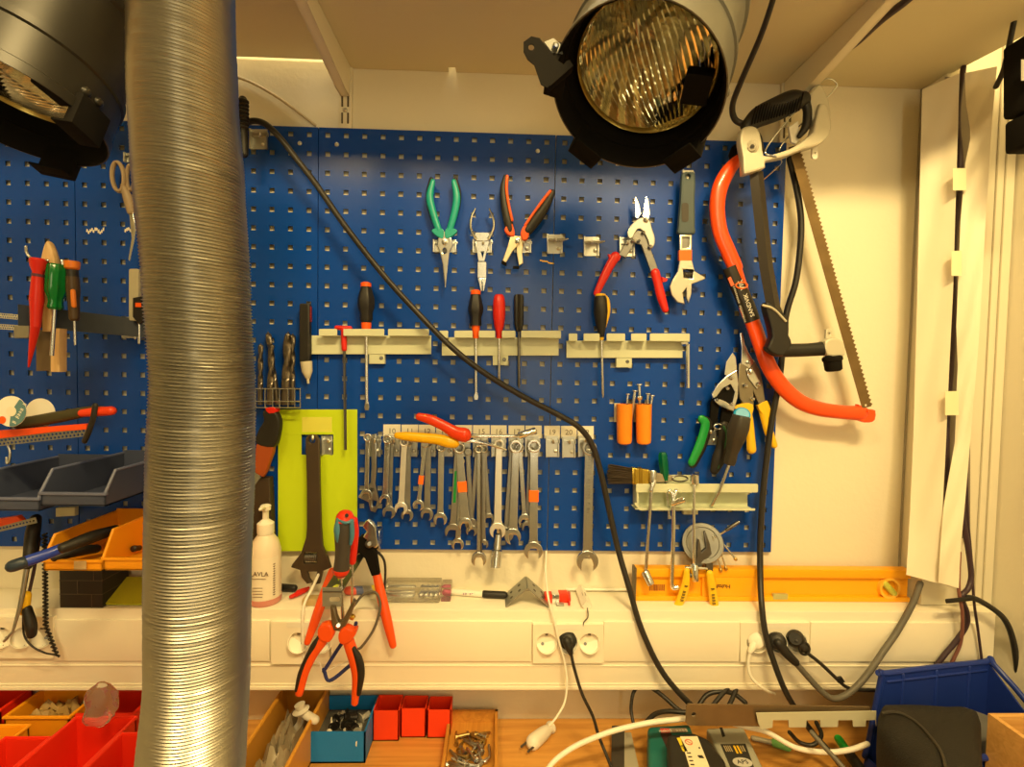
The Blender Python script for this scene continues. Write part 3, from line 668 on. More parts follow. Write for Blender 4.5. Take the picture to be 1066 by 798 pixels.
# ---- big black adjustable wrench
bz = M('blackened_steel', (.085, .062, .042), .42, .6, var=.25)
z = Z(250, 510, 3.47); b = MB()
plate(b, [(318.6, 456), (322, 452), (329, 452), (333, 457), (333.5, 500), (335, 548)]+z((300, 200), (318, 240), (330, 278), (300, 290), (290, 335), (258, 340), (272, 322), (280, 292), (244, 292), (252, 318), (262, 332), (244, 336), (224, 312), (218, 286), (186, 276), (190, 266), (222, 225), (240, 170), (243, 130))+[(320, 500)], .022, .009, .9, [circ(325.4, 458, 3.3, 14), z((236, 222), (280, 222), (278, 262), (233, 262))])
c = MB(); q = z((236, 242), (279, 242)); lathe(c, (*q[0], .0265), (*q[1], .0265), [(i/12, 4.6 if i % 2 else 3.8) for i in range(13)], seg=14)
d = MB(); tube(d, [(325.5, 459, .002), (325.5, 457, .034), (325.5, 454, .036)], 1.5)
thing('adjustable_wrench', 'big blackened adjustable wrench hanging in front of the lime plastic sheet', 'wrench', [('body', b, bz), ('worm_screw', c, dsteel, 0)])
solo('peg', d, zinc, 'zinc peg through the hole of the big black adjustable wrench', 'peg')
# ================================================================ SPANNER ROW
TAGS = [('10', 399, 417), ('11', 418, 435.4), ('12', 436, 453), ('13', 454, 471.5), ('14', 474, 491.4), ('15', 492.4, 509.8), ('16', 510.8, 527.4), ('17', 529.4, 546), ('18', 547, 564), ('19', 566.5, 583), ('20', 584, 600.4), ('22', 601.4, 618)]
for s, x0, x1 in TAGS:
    y0 = 441.6+(x0-399)*.008; y1 = 455.2+(x0-399)*.006
    b = MB(); plate(b, rect(x0, y0, x1, y1), .0003, .0012, .15); t = MB(); text(t, s, W((x0+x1)/2, (y0+y1)/2+.3, .0018), .0165)
    thing('size_tag', 'small paper size tag reading %s above the spanner hooks' % s, 'tag', [('card', b, paper), ('number', t, M('tag_print', (.22, .20, .17), .7))], group='numbered paper tags in one line')
for i, (x, nm) in enumerate(((389, 'small adjustable spanner'), (409, 'first double spanner pair'), (427, 'spanner under the tag 11'), (446, 'spanner with a torn orange band'), (464, 'single spanner under the yellow grip'), (482, 'green-marked spanner bundle'), (500, 'long thin dark pair of spanners'), (519, 'brightest spanner'), (537, 'splayed spanners under the tag 17'), (554, 'spanner with an orange band under tag 18'), (609, 'largest spanner under tag 22'))):
    hook(x, 464, 'zinc hook holding the '+nm, 15, 22, True, 'zinc hooks carrying the spanner row')
hook(575, 464.5, 'empty zinc hook under the tag 19', 14, 22, True, 'zinc hooks carrying the spanner row')
hook(592, 465, 'empty zinc hook under the tag 20, left of the largest spanner', 14, 22, True, 'zinc hooks carrying the spanner row')
def wrench(lab, p0, p1, w0, w1, rr, jr, off, mat=steel, tp=None, ja=14, ring=True, th=.005, marks=False, name='spanner'):
    L, f = loc(p0, p1); b = MB(); hole = [f(*q) for q in circ(0, 0, rr*.60, 12)]
    if ring: plate(b, [f(*q) for q in circ(0, 0, rr, 24)], off, th*1.35, .8, [hole])
    else:
        open_jaw(b, f, 0, rr, off, th*1.1, 180-ja)
    u0 = rr*.8; u1 = L-jr*.7
    sh = [(u0, -w0), (u0+3, -w0*.92), (u1-6, -w1), (u1, -w1*1.3), (L-jr*.2, -jr*.8), (L-jr*.2, jr*.8), (u1, w1*1.3), (u1-6, w1), (u0+3, w0*.92), (u0, w0)]
    plate(b, [f(*q) for q in sh], off+th*.15, th*.7, .6)
    open_jaw(b, f, L, jr, off, th*1.1, ja); ps = [('body', b, mat)]
    g = MB(); plate(g, [f(u0+5, -w0*.4), f(u1-10, -w1*.4), f(u1-10, w1*.4), f(u0+5, w0*.4)], off+th*.85, .0004, .1); ps.append(('panel', g, mat, 0))
    if tp:
        t0, t1 = tp; w = w0+(w1-w0)*t0/L; t = MB(); plate(t, [f(t0, -w-.5), f(t1, -w-.5), f(t1, w+.5), f(t0, w+.5)], off-.0002, th*1.2, .3); ps.append(('tape_band', t, tape, 0))
    if marks:
        for k in range(2):
            t = MB(); u = u0+8 if k else u1-8
            for q in (0,): text(t, marks, W(*f((u0+u1)/2+(k-.5)*(u1-u0)*.5, 0), off+th*.85+.0006), w0*.95*S(off), rotw(90)); ps.append(('stamping', t, dk2, 0)); break
            break
    return thing(name, lab, 'spanner', ps, group='open-ended and ring spanners in the row')
def open_jaw(b, f, L, r, off, th, ja):
    w = r*.52; ph = math.asin(w/r); a0 = R(ja)
    pts = []
    for k in range(23):
        a = a0+ph+(2*math.pi-2*ph)*k/22; pts.append((L+r*math.cos(a), r*math.sin(a)*1.0))
    c, s = math.cos(a0), math.sin(a0)
    for (u, v) in ((.15*r, -w), (-.30*r, -w*.6), (-.42*r, 0), (-.30*r, w*.6), (.15*r, w)): pts.append((L+u*c-v*s, u*s+v*c))
    plate(b, [f(*q) for q in pts], off, th, .7)
dk2 = M('worn_steel', (.42, .43, .42), .34, 1., var=.2, vscale=40)
lt2 = M('bright_steel', (.90, .92, .92), .3, .75, var=.05)
# adjustable small + ring
wrench('leftmost ring spanner of the row, in front of a small adjustable wrench', (383, 455), (381.5, 515), 2.4, 2.2, 4.4, 6.2, .024)
b = MB(); plate(b, [(386.5, 452), (392, 451), (392.5, 488), (391, 503), (396, 523), (391, 533), (386, 531), (384, 522), (373.5, 517), (374, 515), (386, 502), (387, 488)], .014, .008, .8, [[(388.5, 520), (393, 521), (391, 527), (388, 526)]])
c = MB(); lathe(c, (384.5, 509, .022), (389, 510, .022), [(i/8, 2.6 if i % 2 else 1.9) for i in range(9)]); thing('adjustable_wrench', 'small adjustable wrench behind the leftmost spanner of the row', 'wrench', [('body', b, dk2), ('worm_screw', c, dsteel, 0)])
wrench('spanner, second from left in the row, front one of a pair', (403.5, 457), (401, 520), 3., 2.8, 4.8, 6., .026)
wrench('darker spanner behind the second spanner from the left', (407, 458), (405, 533), 3.2, 3., 4.8, 6.8, .016, dk2)
wrench('bright spanner under the tag 11, front one of a pair', (421, 460), (417.5, 529), 3.2, 3., 4.8, 6.8, .026, lt2)
wrench('darker spanner behind the bright one under the tag 11', (425, 460), (424, 536), 3.2, 3.2, 4.6, 6.4, .016, dk2)
wrench('narrow spanner with orange tape band under the tag 12', (442.5, 462), (435.5, 525.5), 2.2, 2., 4., 6., .026, steel, (33, 42))
wrench('spanner with a pale paint stripe behind the taped one under tag 12', (446, 461), (444.5, 535), 3.2, 3.4, 4.4, 6.8, .016, dk2)
wrench('single spanner hanging alone below the yellow pliers grip', (459.5, 465), (458.3, 540), 3.4, 3.1, 5.2, 7.2, .022, ja=0)
wrench('wide spanner with green paint mark below the red pliers grip', (476, 466), (471.5, 553), 2.8, 3.4, 5, 8.6, .016, dk2, ja=20)
wrench('spanner with bright ring and orange tape below the red pliers grip', (478, 466), (484.5, 546), 4., 4.6, 6.2, 7.6, .026, steel, (35, 46))
wrench('small open-ended spanner lowest behind the orange-taped bundle', (480, 480), (476.5, 566), 2.6, 2.6, 4, 6.6, .011, steel, ja=0)
wrench('spanner partly hidden behind the orange-taped bundle, right side', (487, 470), (491, 552), 2.6, 2.8, 4, 6., .011, dk2)
b = MB(); plate(b, [(473.4, 490), (475.5, 490), (474.4, 523), (471.4, 523)], .0212, .0005, .1); solo('paint_mark', b, green, 'green paint mark on the wide spanner of the taped bundle', 'paint mark')
wrench('long thin spanner with dark groove under the tag 15, left one', (498.5, 467), (498.5, 582), 2.2, 2., 4.4, 8., .026, steel, ja=0)
wrench('long thin spanner with dark groove under the tag 15, right one', (503.5, 467), (503.5, 566), 2., 2., 4.2, 5., .018, dk2, ja=0)
wrench('spanner leaning left behind the long thin pair', (497, 468), (490.5, 545), 2.4, 2.2, 4.2, 6.4, .010, dk2)
wrench('spanner leaning right behind the long thin pair', (504, 468), (509, 540), 2.4, 2.4, 4.2, 6.4, .010, dk2)
b = MB(); tube(b, [(501, 470), (501, 575)], .9, .0315, seg=8, rnd=False); solo('rod', b, dsteel, 'thin dark rod down the middle of the long spanner pair', 'rod')
wrench('brightest whitish spanner under the tag 16', (519.5, 462), (518, 552), 3.6, 3.9, 5.2, 8.4, .026, lt2, ja=0)
b = MB(); lathe(b, (519, 556, .016), (515.6, 590, .030), [(0, 4), (.45, 4.2), (.5, 5.6), (1, 5.8)], seg=24, caps=False); lathe(b, (515.7, 590, .030), (515.7, 589.6, .0298), [(0, 5.8), (0, 4.2), (1, 4.2)], caps=False, seg=24); tube(b, [(520, 478), (519, 558)], 2.4, .016)
solo('socket_wrench', b, steel, 'tubular socket wrench behind the brightest spanner, hollow end showing below it', 'socket wrench')
wrench('spanner with engraved lettering leaning left under the tag 17', (533, 466), (527, 556), 2.8, 3., 4.6, 7.6, .014, dk2, marks='~~~~~~~~~~~~~~~~~~~~~~~~')
wrench('thick ring spanner hanging straight under the tag 17', (537, 464.5), (533.8, 558), 4., 4.4, 6.8, 8.6, .026, steel, ja=-20)
wrench('spanner splayed to the right under the tag 17', (541, 466), (546.5, 542), 2.6, 2.6, 4.6, 7.6, .014, steel, ja=10)
wrench('short dark spanner between the splayed and orange-banded spanners', (552, 468), (549, 548), 2.4, 2.4, 4.2, 6.2, .010, dk2)
wrench('spanner with an orange tape band under the tag 18', (556, 464), (555.2, 573), 4.6, 4.4, 7., 9.8, .026, steel, (46, 58), ja=0)
wrench('largest spanner, alone at the right end of the row', (613.6, 466), (611.4, 584), 5.2, 5., 7.6, 11.4, .024, steel, ja=0, marks='~~~~~~~~~~~~~~~~~~~~~~~~')
# pliers lying across the hooks, red and yellow grips
p = []
b = MB(); tube(b, [(436.5, 433.5), (448, 436.5), (462, 443), (474, 450), (483, 452.5)], [4., 5.2, 5.4, 6.6, 7.8], .046, flat=.75, seg=16); p.append(('red_grip', b, M('red_vinyl', (.75, .05, .01), .25), None, 'red grip'))
t = MB(); text(t, '~~~~~~~~', W(452, 437.4, .0515), .0095, rotw(22)); p.append(('lettering', t, yellow, 0))
b = MB(); tube(b, [(413.5, 453), (424, 454), (440, 455.5), (455, 457), (466, 459.5), (473, 461)], [3.4, 4.8, 5.2, 5.6, 6.4, 5.4], .040, flat=.75, seg=16); p.append(('yellow_grip', b, M('yellow_vinyl', (.85, .48, .01), .25), None, 'yellow grip'))
b = MB(); plate(b, [(440, 453), (455, 454), (455, 459.5), (447, 458)], .0452, .0006, .1, sm=2); p.append(('grip_inlay', b, M('pale_inlay', (.8, .68, .3), .4), 2))
b = MB(); tube(b, [(483, 453, .044), (500, 453.5, .040), (540, 453.6, .038)], [2.6, 1.8, 1.4], seg=10); tube(b, [(470, 460, .040), (492, 459, .038), (512, 463, .036), (527, 468, .034)], [2., 1.8, 1.4, .8], seg=10); p.append(('jaws', b, chrome))
b = MB(); lathe(b, (540, 453.4, .038), (558, 447.8, .040), [(0, 3.2), (.05, 3.6), (.95, 3.6), (1, 3.)], seg=20); p.append(('socket_end', b, chrome))
thing('pliers', 'chrome pliers laid across the spanner hooks, one grip red and one yellow', 'pliers', p)
# ================================================================ NAIL TUBES
ntm = M('orange_tube', (.90, .27, .015), .42, var=.03)
for i, (x0, x1, lab) in enumerate(((641.6, 658.4, 'left orange plastic tube holding nails'), (661.8, 678.4, 'right orange plastic tube holding nails'))):
    xm = (x0+x1)/2; r = (x1-x0)/2; b = MB()
    lathe(b, (xm, 420.5, .022), (xm, 462, .022), [(0, r*.84), (0, r*1.02), (.03, r), (.9, r*.92), (.97, r*.84), (1, r*.6)], seg=28, caps=False)
    lathe(b, (xm, 461.5, .022), (xm, 462, .022), [(0, r*.62), (1, r*.6)], seg=28); lathe(b, (xm, 420.5, .022), (xm, 455, .022), [(0, r*.84), (1, r*.78)], seg=28, caps=False)
    pl = MB(); plate(pl, rect(x0-2.2, 419.5, x0+4, 439), .0003, .004, .2)
    thing('nail_tube', lab, 'tube', [('cup', b, ntm), ('clip_plate', pl, M('clip_plastic', (.70, .62, .45), .4))], group='orange nail tubes')
for i, (a, c, r, lab) in enumerate((((653.6, 409.6), (650, 450), 1.3, 'shortest nail in the left orange tube'), ((661, 406), (655, 452), 1.7, 'nail leaning right in the left orange tube'), ((665.3, 399.5), (667, 450), 1.8, 'tallest nail in the right orange tube'), ((674.6, 409), (672, 450), 1.5, 'nail at the back right of the right orange tube'), ((679, 411), (673.5, 450), 1.6, 'rightmost nail leaning out of the right orange tube'))):
    b = MB(); o0 = .022+(i % 2)*.003; lathe(b, (*a, o0), (*c, .022), [(0, r*1.9), (.02, r*2), (.04, r*.9), (.95, r*.9), (1, .2)], seg=14)
    if i == 2: lathe(b, (665.8, 412, o0), (666, 416, o0), [(0, r*1.6), (.3, r*2), (1, r*1.4)], seg=14)
    solo('nail', b, steel, lab, 'nail', group='nails standing in the orange tubes')
# ================================================================ LOWER RAIL WITH SOCKET WRENCHES
b = MB(); plate(b, rect(681, 494, 724, 512), .004, .002, .3); plate(b, [(662, 505), (778, 505), (778, 529), (662, 529)], .006, .002, .3)
l = MB(); plate(l, rrect(662, 503.3, 789, 512.4, 1.5), .036, .0018, .4); X0, X1 = W(662, 505, .037).x, W(789, 505, .037).x; zz = W(700, 511.6, .036).z; box(l, X0+.002, X1-.012, -.0365, -.0065, zz-.0008, zz+.0008)
lo = MB(); z0 = W(700, 530.4, .038).z; box(lo, X0, X1-.006, -.0385, -.0065, z0, z0+.0016); plate(lo, [(660.6, 522), (663, 524), (667, 528.5), (786, 529), (786, 531), (666, 531), (660.6, 525)], .036, .002, .2)
sd = MB(); plate(sd, rect(660.8, 505, 662.6, 526), .007, .030, .2)
t = MB(); plate(t, rect(710.5, 529, 725.5, 534.5), .0002, .012, .3)
thing('tool_rail', 'pale green rail low on the right board, holding socket wrenches and a brush', 'rail', [('back_plate', b, rail_m), ('lip', l, rail_m), ('lower_flange', lo, rail_m), ('end_plate', sd, rail_m), ('mounting_tab', t, rail_m)], group='pale green slotted tool rails')
# brush
br = MB(); rng = random.Random(5)
for i in range(260):
    v = rng.uniform(-1, 1); d = rng.uniform(-1, 1); y = 495+v*8; o = .030+d*.005
    a = W(659, y, o); c = W(631.5+rng.uniform(0, 4)+abs(v)*1.2, 493+v*9.8+rng.uniform(-1, 1), o+d*.003); m_ = (a+c)/2+Vector((0, 0, rng.uniform(-.0008, .0008)))
    sweep(br, [a, m_, c], .00045, seg=4, rnd=False, n=2)
fe = MB(); plate(fe, [(657.3, 485.8), (675, 488), (675, 505), (657.3, 503)], .023, .014, 1.2)
g = MB()
for x in (659.5, 664.5, 666.5): plate(g, [(x, 486.2), (x+1, 486.3), (x+1, 503.3), (x, 503.2)], .0225, .0152, .2)
hd = MB(); plate(hd, [(674, 490), (684, 492), (700, 495), (700, 500), (684, 502), (674, 503)], .020, .012, 1.2)
thing('paint_brush', 'flat paint brush with dark bristles and gold ferrule lying on the lower rail', 'brush', [('bristles', br, M('dark_bristle', (.045, .03, .018), .7)), ('ferrule', fe, M('gold_ferrule', (.80, .58, .10), .22, .95)), ('crimp', g, M('gold_dark', (.35, .22, .03), .3, .9), 1), ('handle', hd, M('grey_wood', (.28, .24, .17), .6))])
# green handled screwdriver on rail
driver('screwdriver', 'screwdriver with a clear green handle stuck through the lower rail', 689.6, 470.5, 500, 540, [(0, 3.4), (.1, 4.8), (.4, 5.2), (.8, 4.6), (1, 3.2)], M('clear_green', (.0, .16, .07), .12, trans=.35), 1.4, x1=697, off=.0265, flutes=6, fd=.2)
# socket wrenches
def cyl(b, p0, p1, r, hollow=True):
    lathe(b, p0, p1, [(0, r*.8), (.1, r), (.9, r), (1, r*.95)]+([(1, r*.68), (.6, r*.66)] if hollow else []), seg=22)
b = MB(); cyl(b, (680, 489, .040), (679, 501.5, .040), 3.6); tube(b, [(679, 500, .042), (678, 512, .046), (674.5, 560, .046), (672.3, 594, .044)], 1.8, seg=12); tube(b, [(681, 500, .042), (677.5, 510, .045)], 2.6); cyl(b, (671, 594, .044), (677.8, 608, .052), 4.2)
solo('socket_wrench', b, steel, 'bent socket wrench below the paint brush, leftmost on the lower rail', 'socket wrench')
b = MB(); tube(b, [(697, 511, .040), (700, 515, .044), (701, 530, .046), (700.5, 570, .046), (699.5, 604, .046), (700.5, 611, .046), (705, 611, .048)], [2.6, 2., 2.3, 2.2, 2.2, 2.6, 2.8], seg=14); tube(b, [(703.5, 511, .040), (700.5, 520, .044)], [2.8, 2.]); cyl(b, (699, 524.5, .044), (712.5, 519.5, .054), 3.4)
solo('socket_wrench', b, chrome, 'double-bent box wrench, middle one of the three on the lower rail', 'socket wrench')
b = MB(); cyl(b, (723.2, 493, .040), (723, 503, .040), 4.6, False); tube(b, [(723, 500, .040), (722.3, 520, .042), (722.6, 588, .046)], 1.6, seg=12); cyl(b, (722.8, 587, .046), (723.4, 604, .047), 4.2); tube(b, [(714.5, 590.5, .047), (735.5, 591.5, .047)], 1.5)
solo('socket_wrench', b, chrome, 'straight T-shaped socket wrench hanging in front of the round metal disc', 'socket wrench')
b = MB(); tube(b, [(708+8*math.cos(R(a)), 498+3*math.sin(R(a)), .028-.004*math.cos(R(a))) for a in range(0, 360, 30)], .9, closed=True, seg=8); solo('wire_ring', b, dsteel, 'thin dark wire ring lying on the lower rail', 'ring')
# ================================================================ TWO MORE SNIPS AND THE BLUE CAPPED SCREWDRIVER
z = Z(720, 340, 4.43); sp = []
b = MB(); plate(b, z((150, 218), (158, 162), (188, 118), (202, 138), (208, 180), (208, 225), (180, 250)), .026, .003, .6); sp.append(('blade', b, steel))
b = MB(); plate(b, z((90, 308), (118, 265), (160, 225), (206, 198), (214, 260), (210, 325), (192, 388), (160, 382), (186, 345), (196, 300), (176, 264), (140, 285), (112, 322), (96, 330)), .024, .006, .8); sp.append(('body', b, steel))
b = MB(); plate(b, z((108, 322), (142, 284), (176, 262), (202, 300), (190, 368), (150, 372), (112, 348)), .020, .007, .5); plate(b, z((96, 325), (126, 350), (118, 420), (100, 480), (70, 470), (84, 410), (88, 350)), .016, .007, .6); plate(b, z((140, 365), (190, 385), (180, 430), (160, 520), (120, 500), (132, 430)), .014, .007, .6); sp.append(('linkage', b, blackp))
b = MB(); L, f = loc(*z((104, 335), (192, 380))); plate(b, [f(*q) for q in circ(L/2, 0, L/2, 24, 3.4)], .0275, .0035, .7); sp.append(('link_plate', b, steel))
for x, y, r in ((182, 234, 3), (165, 284, 2.2), (184, 356, 2.2), (118, 336, 1.8)):
    b = MB(); q = z((x, y))[0]; lathe(b, (*q, .030), (*q, .035), [(0, r), (.6, r*.9), (1, r*.4)], seg=14); sp.append(('bolt', b, steel))
b = MB(); tube(b, z((50, 428), (68, 445), (62, 490), (40, 555), (5, 630)), [5., 6., 6., 6.2, 5.], .022, flat=.6); sp.append(('grip', b, black)); c = MB(); tube(c, z((46, 424), (63, 445), (54, 492), (32, 556), (0, 625)), [4, 4.8, 4.6, 4.8, 4.], .027, flat=.5); sp.append(('grip_face', c, green, len(sp)-1))
b = MB(); tube(b, z((150, 455), (148, 500), (140, 560), (125, 610), (106, 660)), [5., 6., 7, 7.4, 5], .022, flat=.6); sp.append(('grip', b, black)); c = MB(); tube(c, z((148, 460), (160, 500), (145, 570), (122, 650)), [1.2, 1.4, 1.4, 1], .0275); sp.append(('grip_face', c, M('dark_green', (.01, .10, .03), .4), len(sp)-1))
b = MB(); q = z((122, 460))[0]; tube(b, [(q[0]+4.4*math.cos(R(a)), q[1]+2.6*math.sin(R(a)), .024) for a in range(0, 360, 30)], .9, closed=True, seg=8); sp.append(('spring', b, steel))
thing('tin_snips', 'tin snips with green-faced handles, left of the blue-capped screwdriver', 'snips', sp)
hook(739, 454, 'zinc hook showing between the handles of the green tin snips', 14, 18)
sp = []
b = MB(); plate(b, z((221, 30), (234, 26), (245, 80), (262, 120), (288, 162), (268, 192), (226, 172), (229, 100)), .022, .004, .7); sp.append(('blade', b, steel))
b = MB(); plate(b, z((216, 172), (232, 160), (282, 150), (312, 200), (326, 262), (336, 345), (305, 357), (282, 300), (284, 362), (240, 362), (218, 330), (211, 250)), .018, .007, .8); sp.append(('body', b, M('dull_steel', (.30, .27, .21), .38, .95)))
b = MB(); plate(b, z((250, 195), (280, 190), (318, 262), (300, 290), (262, 240)), .0245, .0035, .6); sp.append(('link_plate', b, steel))
for x, y, r in ((268, 207, 3.4), (248, 272, 2.6), (306, 266, 2.8), (281, 333, 2.4), (262, 165, 1.8)):
    b = MB(); q = z((x, y))[0]; lathe(b, (*q, .027), (*q, .032), [(0, r), (.6, r*.9), (1, r*.4)], seg=14); sp.append(('bolt', b, steel))
b = MB(); plate(b, z((192, 370), (235, 352), (280, 358), (276, 400), (262, 430), (240, 395), (205, 382)), .018, .010, .9, sm=2); tube(b, z((262, 395), (268, 440), (272, 500), (276, 565)), [3.4, 4., 4.4, 5], .020, flat=.7); sp.append(('grip', b, yellow))
b = MB(); tube(b, z((325, 372), (340, 430), (358, 490), (380, 545)), [4.6, 4.6, 4.8, 3.6], .020, flat=.7); plate(b, z((300, 362), (345, 340), (360, 380), (392, 376), (372, 410), (350, 420), (320, 400)), .016, .010, .8, sm=2); sp.append(('grip', b, yellow))
thing('tin_snips', 'tin snips with yellow handles behind the blue-capped screwdriver', 'snips', sp)
bl = M('blue_cap', (.01, .30, .62), .35); z = Z(620, 390, 5.33)
p0, p1, pt = z((812, 222))[0], z((742, 492))[0], z((640, 732))[0]
b = MB(); lathe(b, (*p0, .078), (*p1, .050), [(0, 8), (.05, 10), (.25, 11.4), (.42, 10.6), (.6, 8.4), (.78, 6.2), (.92, 6.8), (1, 6)], seg=28, flutes=6, fd=.12)
c = MB(); lathe(c, (p0[0]+.5, p0[1]-1.0, .0815), (*p0, .0775), [(0, 6.6), (.5, 8.4), (1, 8.4)], seg=24); d = MB(); tube(d, [(*p1, .046), (748.5, 511, .043), (*pt, .030)], 1.7, rnd=False, smooth=False)
thing('screwdriver', 'large dark grey screwdriver with a bright blue end cap, tilted in front of the snips', 'screwdriver', [('handle', b, M('charcoal_rubber', (.04, .036, .03), .45)), ('end_cap', c, bl), ('shaft', d, steel)])
# ================================================================ MAGNETIC DISC, YELLOW PLIERS
b = MB(); c0 = (731.5, 565); lathe(b, (*c0, .001), (*c0, .030), [(0, 19), (.02, 20.4), (.85, 21), (1, 20.2), (1, 16.5), (.93, 15.8), (.93, .1)], seg=48)
solo('magnetic_dish', b, dk2, 'round dull metal dish on the bottom edge of the right board', 'dish')
for i, (a, c, r, lab) in enumerate((((746, 558, .030), (769, 543, .040), 1.2, 'thin rod with a dark sleeve sticking out right of the round dish'), ((750, 562, .030), (766, 582, .040), .9, 'pin pointing down right from the round dish'), ((742, 558, .032), (750.5, 594, .040), .9, 'long pin hanging from the round dish, left of two'), ((744, 556, .032), (756, 592, .040), .9, 'long pin hanging from the round dish, right of two'))):
    b = MB(); tube(b, [a, c], r, rnd=True, seg=10); q = MB(); L = (Vector(c)-Vector(a)); e1 = Vector(a)+L*.45; e2 = Vector(a)+L*.95
    if i == 0: tube(q, [tuple(e1), tuple(e2)], 1.9, seg=10)
    else: tube(q, [tuple(Vector(a)+L*.96), tuple(Vector(a)+L*1.)], 1.8, seg=12)
    thing('metal_pin', lab, 'pin', [('shaft', b, steel), ('head', q, dsteel if i == 0 else M('brass', (.62, .42, .14), .3, 1.))])
z = Z(640, 480, 4.694); p = []
b = MB(); plate(b, z((432, 340), (440, 338), (462, 400), (478, 480), (478, 552), (448, 552), (440, 480), (418, 520), (392, 560), (376, 540), (400, 470), (402, 375), (412, 378), (420, 440), (444, 420)), .034, .007, .8); p.append(('jaws', b, dsteel))
b = MB(); tube(b, z((352, 535), (346, 600), (328, 660), (306, 712)), [3.2, 4.4, 4.8, 4.4], .050, flat=.7); p.append(('grip', b, yellow)); t = MB(); text(t, '~~~~~~', W(*z((338, 645))[0], .057), .010, rotw(105)); p.append(('lettering', t, ink, len(p)-1))
b = MB(); tube(b, z((464, 548), (474, 610), (484, 680), (490, 752)), [3.8, 4.6, 4.8, 4.2], .050, flat=.7); p.append(('grip', b, yellow)); t = MB(); text(t, '~~~~~~', W(*z((482, 660))[0], .057), .010, rotw(83)); p.append(('lettering', t, ink, len(p)-1))
b = MB(); tube(b, [z((378, 548))[0]+(.038,), z((358, 560))[0]+(.046,)], 2.6); tube(b, [z((462, 540))[0]+(.04,), z((465, 556))[0]+(.048,)], 3); p.append(('shank', b, dsteel))
thing('pliers', 'small pliers with two yellow handles hanging in front of the orange level', 'pliers', p)
# ================================================================ ORANGE SPIRIT LEVEL STANDING ON THE TRUNKING
LO = .037; lv = M('level_orange', (.95, .42, .008), .38, var=.03); zb_ = ZL+.0004; zt_ = W(800, 592.5, LO).z; X0, X1 = W(661, 610, LO).x, W(948, 610, LO).x
b = MB(); box(b, X0, X1, -LO+.008, -LO+.014, zb_+.002, zt_-.002); box(b, X0, X1, -LO, -LO+.022, zt_-.018, zt_, .0012); box(b, X0, X1, -LO, -LO+.022, zb_, zb_+.010, .0012)
xa, xb = W(746, 610, LO).x, W(792, 610, LO).x
box(b, xa-.03, xb, -LO+.001, -LO+.021, zb_+.01, zt_-.018, .001)
e1 = MB(); box(e1, X0-.001, X0+.003, -LO-.0005, -LO+.0225, zb_, zt_+.0005, .001)
v = MB(); c = W(925, 611.5, LO-.004); 
for k in range(32):
    pass
ringv = MB(); lathe3(ringv, Vector((c.x, -LO+.010, c.z)), Vector((c.x, -LO-.001, c.z)), [(0, .0225), (1, .0225), (1, .0175), (.2, .017)], 32, caps=False)
vial = MB(); a = Vector((c.x-.011, -LO+.004, c.z+.011)); d_ = Vector((c.x+.011, -LO+.004, c.z-.011)); sweep(vial, [a, d_], .007, seg=16); 
v2 = MB(); p_ = W(812.5, 621, LO); box(v2, p_.x-.016, p_.x+.016, -LO-.0006, -LO+.006, p_.z-.006, p_.z+.006, .001)
tx = MB(); text(tx, 'Hultafors', W(749, 610, LO+.0004), .0125, rotw(180)); 
bc = MB(); x = 676.
rng = random.Random(2)
while x < 692: w_ = rng.choice((.5, .9, 1.3)); q1, q2 = W(x, 608, LO-.0078), W(x+w_, 614.5, LO-.0078); box(bc, q1.x, q2.x, -LO+.0073, -LO+.0081, q2.z, q1.z); x += w_+rng.choice((.5, .8))
vm = M('vial_green', (.55, .55, .08), .15)
thing('spirit_level', 'long orange spirit level standing on the trunking ledge under the right board', 'spirit level', [('beam', b, lv), ('end_cap', e1, M('end_grey', (.12, .09, .05), .5)), ('vial_ring', ringv, M('amber', (.95, .50, .05), .3)), ('vial', vial, vm), ('center_vial', v2, M('olive_vial', (.42, .40, .16), .3)), ('lettering', tx, ink, 0), ('barcode', bc, M('barcode_ink', (.30, .10, .01), .6), 0)])
# ================================================================ BOW SAW (orange) AND GREY HACKSAW
so = []
SO = .045
z = Z(720, 80, 3.99); z2 = Z(730, 250, 3.99)
path = z((190, 345), (150, 395), (118, 460), (106, 540), (118, 640), (150, 720), (180, 790))+z2((140, 130), (175, 240), (215, 345), (245, 430), (285, 530), (340, 610), (410, 670), (490, 700), (580, 713), (660, 718))
rr = [5.5, 7.5, 8.2, 8, 8, 8, 8, 8, 8, 8, 8, 8.4, 8.4, 8.2, 7.8, 7.4, 8]
b = MB(); tube(b, path, rr, SO, flat=.62, seg=20); so.append(('frame', b, M('saw_orange', (.84, .075, .006), .3, var=.04, coat=.4)))
st = MB(); tube(st, z2((120, 110), (140, 160), (175, 240), (196, 290), (212, 335)), [8.4]*5, SO, flat=.66, seg=20, rnd=False); so.append(('sticker', st, M('sticker_black', (.02, .016, .012), .35), 0))
t = MB(); text(t, 'SANDVIK', W(779.8, 317.5, SO+.0112), .0125, rotw(-111), sx=.95); so.append(('lettering', t, white, 0))

